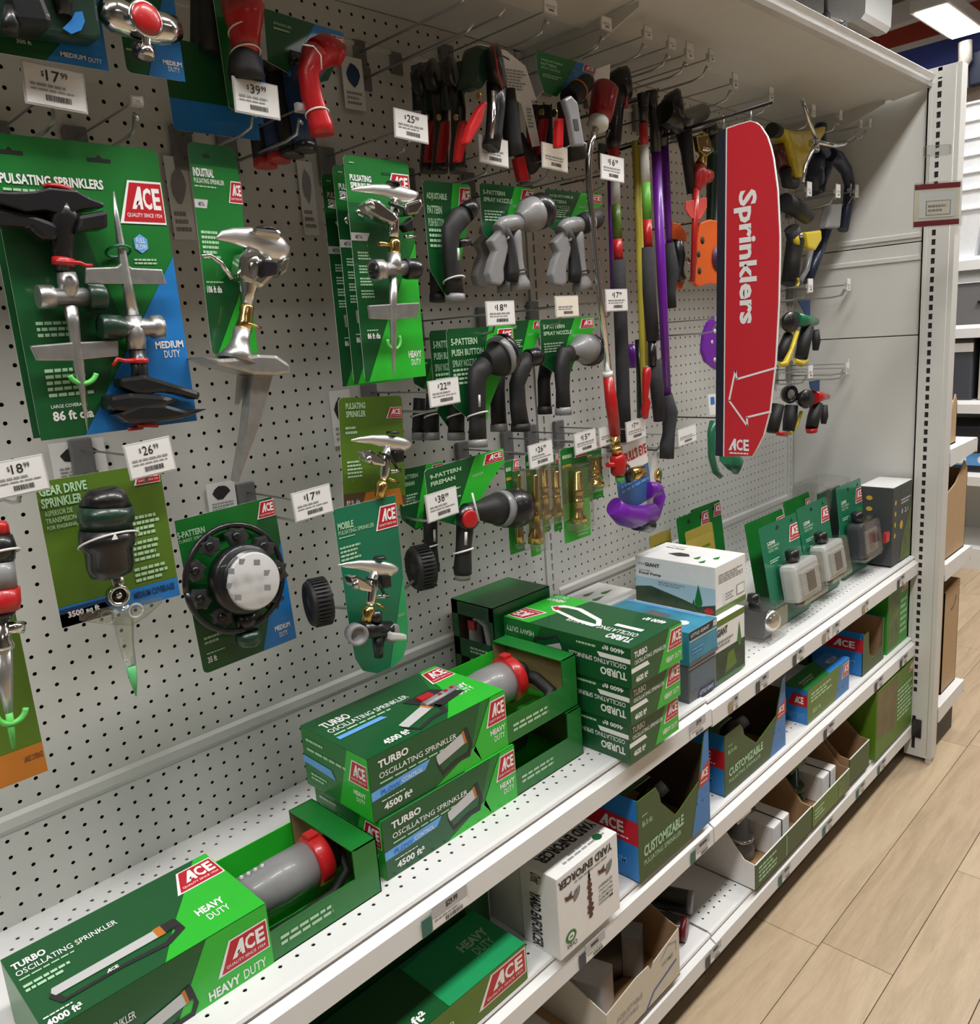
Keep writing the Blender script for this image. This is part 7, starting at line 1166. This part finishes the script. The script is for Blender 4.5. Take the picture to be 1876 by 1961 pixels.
for i, (u, v, lb) in enumerate(((1590, 1385, 'middle rail label below the low blue and green box'), (1685, 1305, 'middle rail label below the small open blue carton'), (1732, 1268, 'middle rail label nearest the end wall'))): ticket((u, v), ZS2, lb, DCH, .046)
for i, (u, v, lb) in enumerate(((1370, 1832, 'lowest rail label below the lying black cylinders'), (1505, 1683, 'lowest rail label below the white sided tray'), (1587, 1590, 'lowest rail label below the olive fronted tray'), (1650, 1508, 'lowest rail label before the tall olive green box'), (1690, 1465, 'lowest rail label nearest the end post'))): ticket((u, v), ZS3, lb, CH if i else DCH, .046)
mb = MB(); mb.bbox((X0 - .008, -.455, ZS3 - .055), (X0 - .003, -.425, ZS3 + .01), BPLA, .001); tag(mb.build('rail_end_cap', None), 'black plastic cap where the lowest rail meets the end post', 'cap')
# ================= BEYOND THE BAY =================
KR2 = mat('light_kraft', (.46, .31, .17), .75, 0, .08, 50, .05)
# end cap module on the far side of the end post: short shelves with their side edges towards us
ec = 'side of the end cap shelves'
for i, (zz_, lb) in enumerate(((Z0 - .075, 'upper white end cap shelf just past the end post'), (Z0 - .450, 'middle white end cap shelf just past the end post'), (Z0 - .945, 'lowest white end cap shelf just past the end post'))):
    t = thing('shelf', lb, 'shelf', V((2.6, -.2, zz_)), 'white end cap shelves'); mb = MB(); mb.bbox((2.462, -.485, zz_ - .012), (2.735, .42, zz_), PAINT2, .0015); mb.build('deck', t)
    mb = MB(); mb.prism([(2.735, -.487, zz_ + .001), (2.748, -.487, zz_ - .004), (2.748, -.487, zz_ - .048), (2.738, -.487, zz_ - .050), (2.735, -.487, zz_ - .012)], (0, .905, 0), PAINT2); mb.build('price_rail', t)
    mb = MB(); mb.prism([(2.462, -.488, zz_ + .0), (2.738, -.488, zz_ + .0), (2.742, -.488, zz_ - .03), (2.72, -.488, zz_ - .045), (2.462, -.488, zz_ - .055)], (0, .004, 0), PAINT2); mb.build('side_plate', t)
mb = MB(); mb.box((2.456, -.44, 0), (2.462, .45, 2.1), PAINT); tag(mb.build('divider_panel', None), 'grey upright panel behind the white end cap shelves', 'panel')
mb = MB(); mb.bbox((2.462, -.46, 0), (2.72, .4, .10), mat('dark_base', (.06, .055, .05), .6), .004); tag(mb.build('base_plinth', None), 'dark base under the white end cap shelves', 'plinth')
def kraft(lb, lo, hi, tall, tear=False):
    lo = V(lo); hi = V(hi); t = thing('cardboard_box', lb, 'box', V(((lo.x + hi.x) / 2, (lo.y + hi.y) / 2, lo.z)), 'cardboard boxes on the end cap'); mb = MB(); e = .004
    mb.box((lo.x, lo.y, lo.z), (lo.x + e, hi.y, hi.z - .01), KRAFT); mb.box((hi.x - e, lo.y, lo.z), (hi.x, hi.y, hi.z), KR2); mb.box((lo.x, lo.y, lo.z), (hi.x, hi.y, lo.z + e), KR2); mb.box((lo.x, hi.y - e, lo.z), (hi.x, hi.y, hi.z - tall), KR2); mb.build('carton', t)
    mb = MB(); w = hi.x - lo.x
    top = [(hi.x, hi.z), (hi.x - w * .15, hi.z + .03), (lo.x + w * .5, hi.z - .03), (lo.x, hi.z - .06)] if tear else [(hi.x, hi.z), (lo.x, hi.z - .012)]
    mb.prism([(lo.x, lo.y, lo.z), (hi.x, lo.y, lo.z)] + [(a, lo.y, b) for a, b in top], (0, e, 0), KR2); mb.build('front_panel', t)
    if not tear: mb = MB(); mb.sweep([(lo.x + w * .45, lo.y - .0006, hi.z - .09), (lo.x + w * .6, lo.y - .0006, hi.z - .085), (lo.x + w * .75, lo.y - .0006, hi.z - .06), (lo.x + w * .75, lo.y - .0006, hi.z - .05)], .002, mat('mark_ink', (.12, .07, .03), .6), 5); mb.build('curved_mark', t)
    return t
kraft('tall open cardboard box with a small curved mark, lowest end cap shelf', (2.56, -.462, Z0 - .944), (2.742 - .02, -.30, Z0 - .565), .0)
kraft('torn cardboard box on the middle end cap shelf', (2.47, -.47, Z0 - .449), (2.715, -.25, Z0 - .175), .0, True)
kraft('small cut down cardboard box on the upper end cap shelf', (2.47, -.46, Z0 - .074), (2.60, -.25, Z0 + .055), .03, True)
mb = MB(); mb.bbox((2.49, -.42, Z0 - .40), (2.66, -.28, Z0 - .125), mat('black_bag', (.015, .015, .018), .25, 0, .3, 20, .4), .03); tag(mb.build('bag', None), 'glossy black bag in the torn cardboard box past the end post', 'bag')
# far shelving run across the aisle
XF = 4.75
def fz(v): return atx(1850, v, XF).z
tf = []
for v, lb in ((492, 'far white shelf carrying the stack of white bins'), (622, 'far white shelf carrying the grey tool box'), (767, 'far white shelf carrying the coolers'), (905, 'far white shelf carrying the black boxes')):
    t = thing('shelf', lb, 'shelf', V((XF + .2, -.3, fz(v))), 'far white shelves'); mb = MB(); mb.bbox((XF, -1.3, fz(v) - .02), (XF + .5, .9, fz(v)), PAINT2, .003); mb.build('deck', t); mb = MB(); mb.prism([(XF, -1.3, fz(v)), (XF - .02, -1.3, fz(v) - .02), (XF - .02, -1.3, fz(v) - .07), (XF, -1.3, fz(v) - .07)], (0, 2.2, 0), PAINT2); mb.build('price_rail', t)
mb = MB(); mb.box((XF + .5, -1.3, 0), (XF + .53, .9, 2.4), PAINT); tag(mb.build('shelving_panel', None), 'grey back panel of the far shelving run', 'panel')
mb = MB(); mb.box((XF, -1.3, 0), (XF + .5, .9, .12), PAINT2); tag(mb.build('base_plinth', None), 'white base of the far shelving run', 'plinth')
BIN = mat('white_bin_plastic', (.85, .87, .90), .35); k = 0
for j, y in enumerate((.26, -.22, -.70)):
    for i in range(7):
        zb = fz(492) + .002 + (0 if i == 0 else .20 + (i - 1) * .085); hh = .42 if i == 0 else .42
        t = thing('storage_bin', '%s white bin from the bottom of the %s nested stack on the far shelf' % (('first', 'second', 'third', 'fourth', 'fifth', 'sixth', 'seventh')[i], ('far', 'middle', 'near')[j]), 'bin', V((XF + .22, y, zb)), 'nested white storage bins')
        mb = MB(); s = .17; s2 = .215
        if i == 0: lo_ = [(-s, 0), (s, 0)]
        a = [(XF + .05, y - s), (XF + .40, y - s), (XF + .40, y + s), (XF + .05, y + s)]; b = [(XF + .01, y - s2), (XF + .45, y - s2), (XF + .45, y + s2), (XF + .01, y + s2)]
        h = .25 if i == 0 else .10; z0_ = zb if i == 0 else zb + .05
        if i: a = [(p[0] * .25 + q[0] * .75, p[1] * .25 + q[1] * .75) for p, q in zip(a, b)]
        vs = [V((p[0], p[1], z0_)) for p in a] + [V((p[0], p[1], z0_ + h)) for p in b]; mb.add(vs, [(0, 3, 2, 1), (0, 1, 5, 4), (1, 2, 6, 5), (2, 3, 7, 6), (3, 0, 4, 7)], BIN); mb.build('bin_body', t)
        mb = MB(); mb.bbox((XF, y - s2 - .012, z0_ + h - .012), (XF + .46, y + s2 + .012, z0_ + h), BIN, .003); mb.build('rim', t)
        if i == 0: mb = MB(); mb.box((XF + .028, y - .10, z0_ + .16), (XF + .030, y - .05, z0_ + .21), GREYP); mb.build('sticker', t)
def fbox(lb, y0, y1, zb, h, m, cat='box', lid=None, name='tool_box', band=None, prn=None):
    t = thing(name, lb, cat, V((XF + .2, (y0 + y1) / 2, zb)), 'goods on the far shelves'); mb = MB(); mb.bbox((XF + .02, y0, zb), (XF + .42, y1, zb + h), m, .012); mb.build('body', t)
    if lid: mb = MB(); mb.prism([(XF + .01, y0 - .005, zb + h), (XF + .43, y0 - .005, zb + h), (XF + .36, y0 + .04, zb + h * 1.42), (XF + .08, y0 + .04, zb + h * 1.42)], (0, y1 - y0 + .01, 0), lid); mb.build('lid', t)
    if band: mb = MB(); mb.box((XF + .015, y0 - .001, zb + h * .78), (XF + .02, y1 + .001, zb + h * .92), band); mb.build('band', t)
    g = G(V((XF + .0195, y1, zb)), V((0, y0 - y1, 0)), V((0, 0, h))); (prn or (lambda g: None))(g)
    if g.mb.v: g.build('front_print', t)
    mb = MB(); mb.bbox((XF + .005, (y0 + y1) / 2 - .06, zb + h * .5), (XF + .02, (y0 + y1) / 2 + .06, zb + h * .56), BPLA, .003); mb.build('latch', t); return t
fbox('grey tool box with a white sloping lid on the far shelf', -.26, .24, fz(622), .22, mat('mid_grey_plastic', (.16, .16, .165), .45), lid=BIN, prn=lambda g: (g.rect(.60, .45, 1, .92, WHT, 1), g.rect(.60, .76, 1, .92, NAVY, 2), g.poly([(.66, .55), (.76, .52), (.80, .60), (.72, .68)], BLK, 2)))
fbox('second grey tool box with a white lid, nearer end of the far shelf', -.80, -.30, fz(622), .22, mat('mid_grey_plastic', (0, 0, 0)), lid=BIN)
fbox('dark grey cooler with a white band on the far shelf', .06, .44, fz(767), .34, mat('slate_plastic', (.06, .065, .08), .5), cat='cooler', name='cooler', band=WHT)
fbox('cream cooler with a black handle beside the dark grey cooler', -.36, .03, fz(767), .38, mat('cream_plastic', (.62, .58, .48), .5), cat='cooler', name='cooler')
fbox('second dark cooler at the near end of the far shelf', -.80, -.40, fz(767), .34, mat('slate_plastic', (0, 0, 0)), cat='cooler', name='cooler', band=WHT)
fbox('black carton with blue round symbols on the low far shelf', -.36, .40, fz(905), .26, mat('black_carton', (.02, .022, .03), .45), name='printed_box', prn=lambda g: (g.rect(.3, .15, 1, .42, SKY, 1), [g.poly([(x + .04 * math.cos(a), .28 + .10 * math.sin(a)) for a in [q * math.pi / 5 for q in range(10)]], WHT, 2) for x in (.4, .55, .7, .85)], g.text('OO', .66, .6, .8, .72, WHT, 1)) and None)
fbox('white carton at the near end of the low far shelf', -.85, -.42, fz(905), .26, WB, name='printed_box')
# far wall with the coloured fascia bands
XW = 6.9
def wz(u, v): return atx(u, v, XW).z
wf = thing('wall_far', None, None, (XW, 0, 0)); tag(wf, kind='structure')
zb = [0, wz(1790, 175), wz(1700, 106), wz(1700, 94), wz(1700, 52), wz(1700, 32), 3.9]
cols = [mat('tan_wall', (.32, .25, .19), .8), mat('royal_blue_fascia', (.045, .07, .30), .5), mat('white_fascia', (.75, .72, .70), .5), mat('red_fascia', (.38, .06, .035), .5), mat('white_fascia', (0, 0, 0)), mat('pale_wall', (.34, .33, .31), .8)]
zb = [min(max(q, 0), 3.9) for q in zb]
for i in range(6):
    if zb[i + 1] - zb[i] > .002: mb = MB(); mb.box((XW, -7, zb[i]), (XW + .1, 9, zb[i + 1]), cols[i]); mb.build('fascia_band' if i else 'wall_surface', wf)
for nm, lo_, hi_ in (('wall_back_store', (-6, 7.5, 0), (XW, 7.6, 3.9)), ('wall_left_store', (-6.1, -7, 0), (-6, 7.6, 3.9)), ('wall_front_store', (-6, -7.1, 0), (XW, -7, 3.9))):
    mb = MB(); mb.box(lo_, hi_, mat('pale_wall', (0, 0, 0))); tag(mb.build(nm.replace('_store', ''), None) if False else mb.build({'wall_back_store': 'wall_north', 'wall_left_store': 'wall_west', 'wall_front_store': 'wall_south'}[nm], None), kind='structure')
mb = MB(); mb.box((-6, -7, 3.9), (XW + .1, 7.6, 3.95), mat('ceiling_grey', (.28, .275, .26), .8)); tag(mb.build('ceiling', None), kind='structure')
# ceiling light fixtures
LAMP = mat('lamp_tube_white', (1, .98, .94), .5, 0, 0, 10, 0, emit=9)
def fixture(c, lx, ly, lb):
    t = thing('ceiling_lamp', lb, 'lamp', V(c), 'ceiling lamps'); x, y, z_ = c; mb = MB(); mb.bbox((x - lx / 2, y - ly / 2, z_), (x + lx / 2, y + ly / 2, z_ + .08), mat('lamp_housing', (.62, .60, .56), .5), .01); mb.build('housing', t); mb = MB(); mb.bbox((x - lx / 2 + .03, y - ly / 2 + .03, z_ - .012), (x + lx / 2 - .03, y + ly / 2 - .03, z_ + .001), LAMP, .004); mb.build('diffuser', t)
    for s in (-.35, .35): mb = MB(); mb.sweep([(x + s * lx, y, z_ + .08), (x + s * lx, y, 3.9)], .006, WIRE, 6); mb.build('suspension_rod', t)
    return t
fixture((6.22, .68, 3.33), .84, .24, 'bright rectangular ceiling lamp above the end post')
# metal duct and beam above the canopy
a = atx(1400, -6, 4.2); t = thing('air_duct', 'rounded silver air duct above the canopy edge', 'duct', atx(1560, 10, 4.2)); mb = MB()
P = [atx(u, v, 4.2) for u, v in ((1390, -60), (1395, -6), (1470, 5), (1560, 27), (1610, 42), (1630, 43), (1648, 36), (1656, 24), (1660, -60))]; mb.prism(P, (.35, 0, 0), mat('duct_metal', (.55, .55, .54), .3, .5)); mb.build('duct_body', t)
P = [atx(u, v, 4.15) for u, v in ((1470, 0), (1560, 22), (1608, 37), (1612, 42), (1556, 27), (1470, 6))]; mb = MB(); mb.prism(P, (.04, 0, 0), PAINT2); mb.build('duct_seam', t)
t = thing('overhead_panel', 'dark blue grey overhead panel behind the canopy edge', 'panel', atx(1480, 20, 5.2)); mb = MB(); mb.prism([atx(u, v, 5.2) for u, v in ((1380, -30), (1450, -8), (1558, 22), (1560, 60), (1500, 70), (1380, 60))], (.05, 0, 0), mat('slate_panel', (.045, .055, .085), .5)); mb.build('panel_body', t)
t = thing('steel_bracket', 'dark steel hanger under the rounded silver duct', 'bracket', atx(1600, 50, 4.0)); mb = MB(); mb.sweep([atx(1582, 25, 4.0), atx(1580, 62, 4.0)], .02, DWIRE, 6); mb.sweep([atx(1560, 68, 4.0), atx(1620, 46, 4.0)], .016, DWIRE, 6); mb.bbox(atx(1584, 50, 4.05) + V((0, -.0, 0)), atx(1606, 28, 4.05) + V((.02, 0, 0)), WB, .002) if False else None; mb.sweep([atx(1582, 30, 4.0), V((4.0, atx(1582, 30, 4.0).y, 3.9))], .012, DWIRE, 6); mb.build('bracket_body', t)
t = thing('roof_beam', 'pale steel beam running below the ceiling towards the lamp', 'beam', atx(1700, 40, 6.6)); mb = MB(); a = atx(1600, 86, 6.6); b = atx(1790, 22, 6.6); mb.prism([a, b, b + V((0, 0, .14)), a + V((0, 0, .14))], (.1, 0, 0), PAINT2); mb.build('beam_body', t)
t = thing('wall_pipe', 'pale vertical pipe with a bend right of the blue wall band', 'pipe', atx(1845, 120, 6.7)); mb = MB(); mb.sweep([atx(1848, 80, 6.7), atx(1848, 115, 6.7), atx(1840, 128, 6.7), atx(1840, 170, 6.7)], .045, mat('pale_pipe', (.62, .57, .52), .5), 10); mb.build('pipe_body', t)
t = thing('display_unit', 'dark hanging unit at the far right behind the pale pipe', 'display', atx(1862, 120, 6.75)); mb = MB(); a = atx(1852, 165, 6.75); b = atx(1900, 90, 6.75); mb.bbox((6.75, min(a.y, b.y), a.z), (6.85, max(a.y, b.y), b.z), mat('navy_dark', (.02, .03, .07), .5), .01); mb.build('unit_body', t)
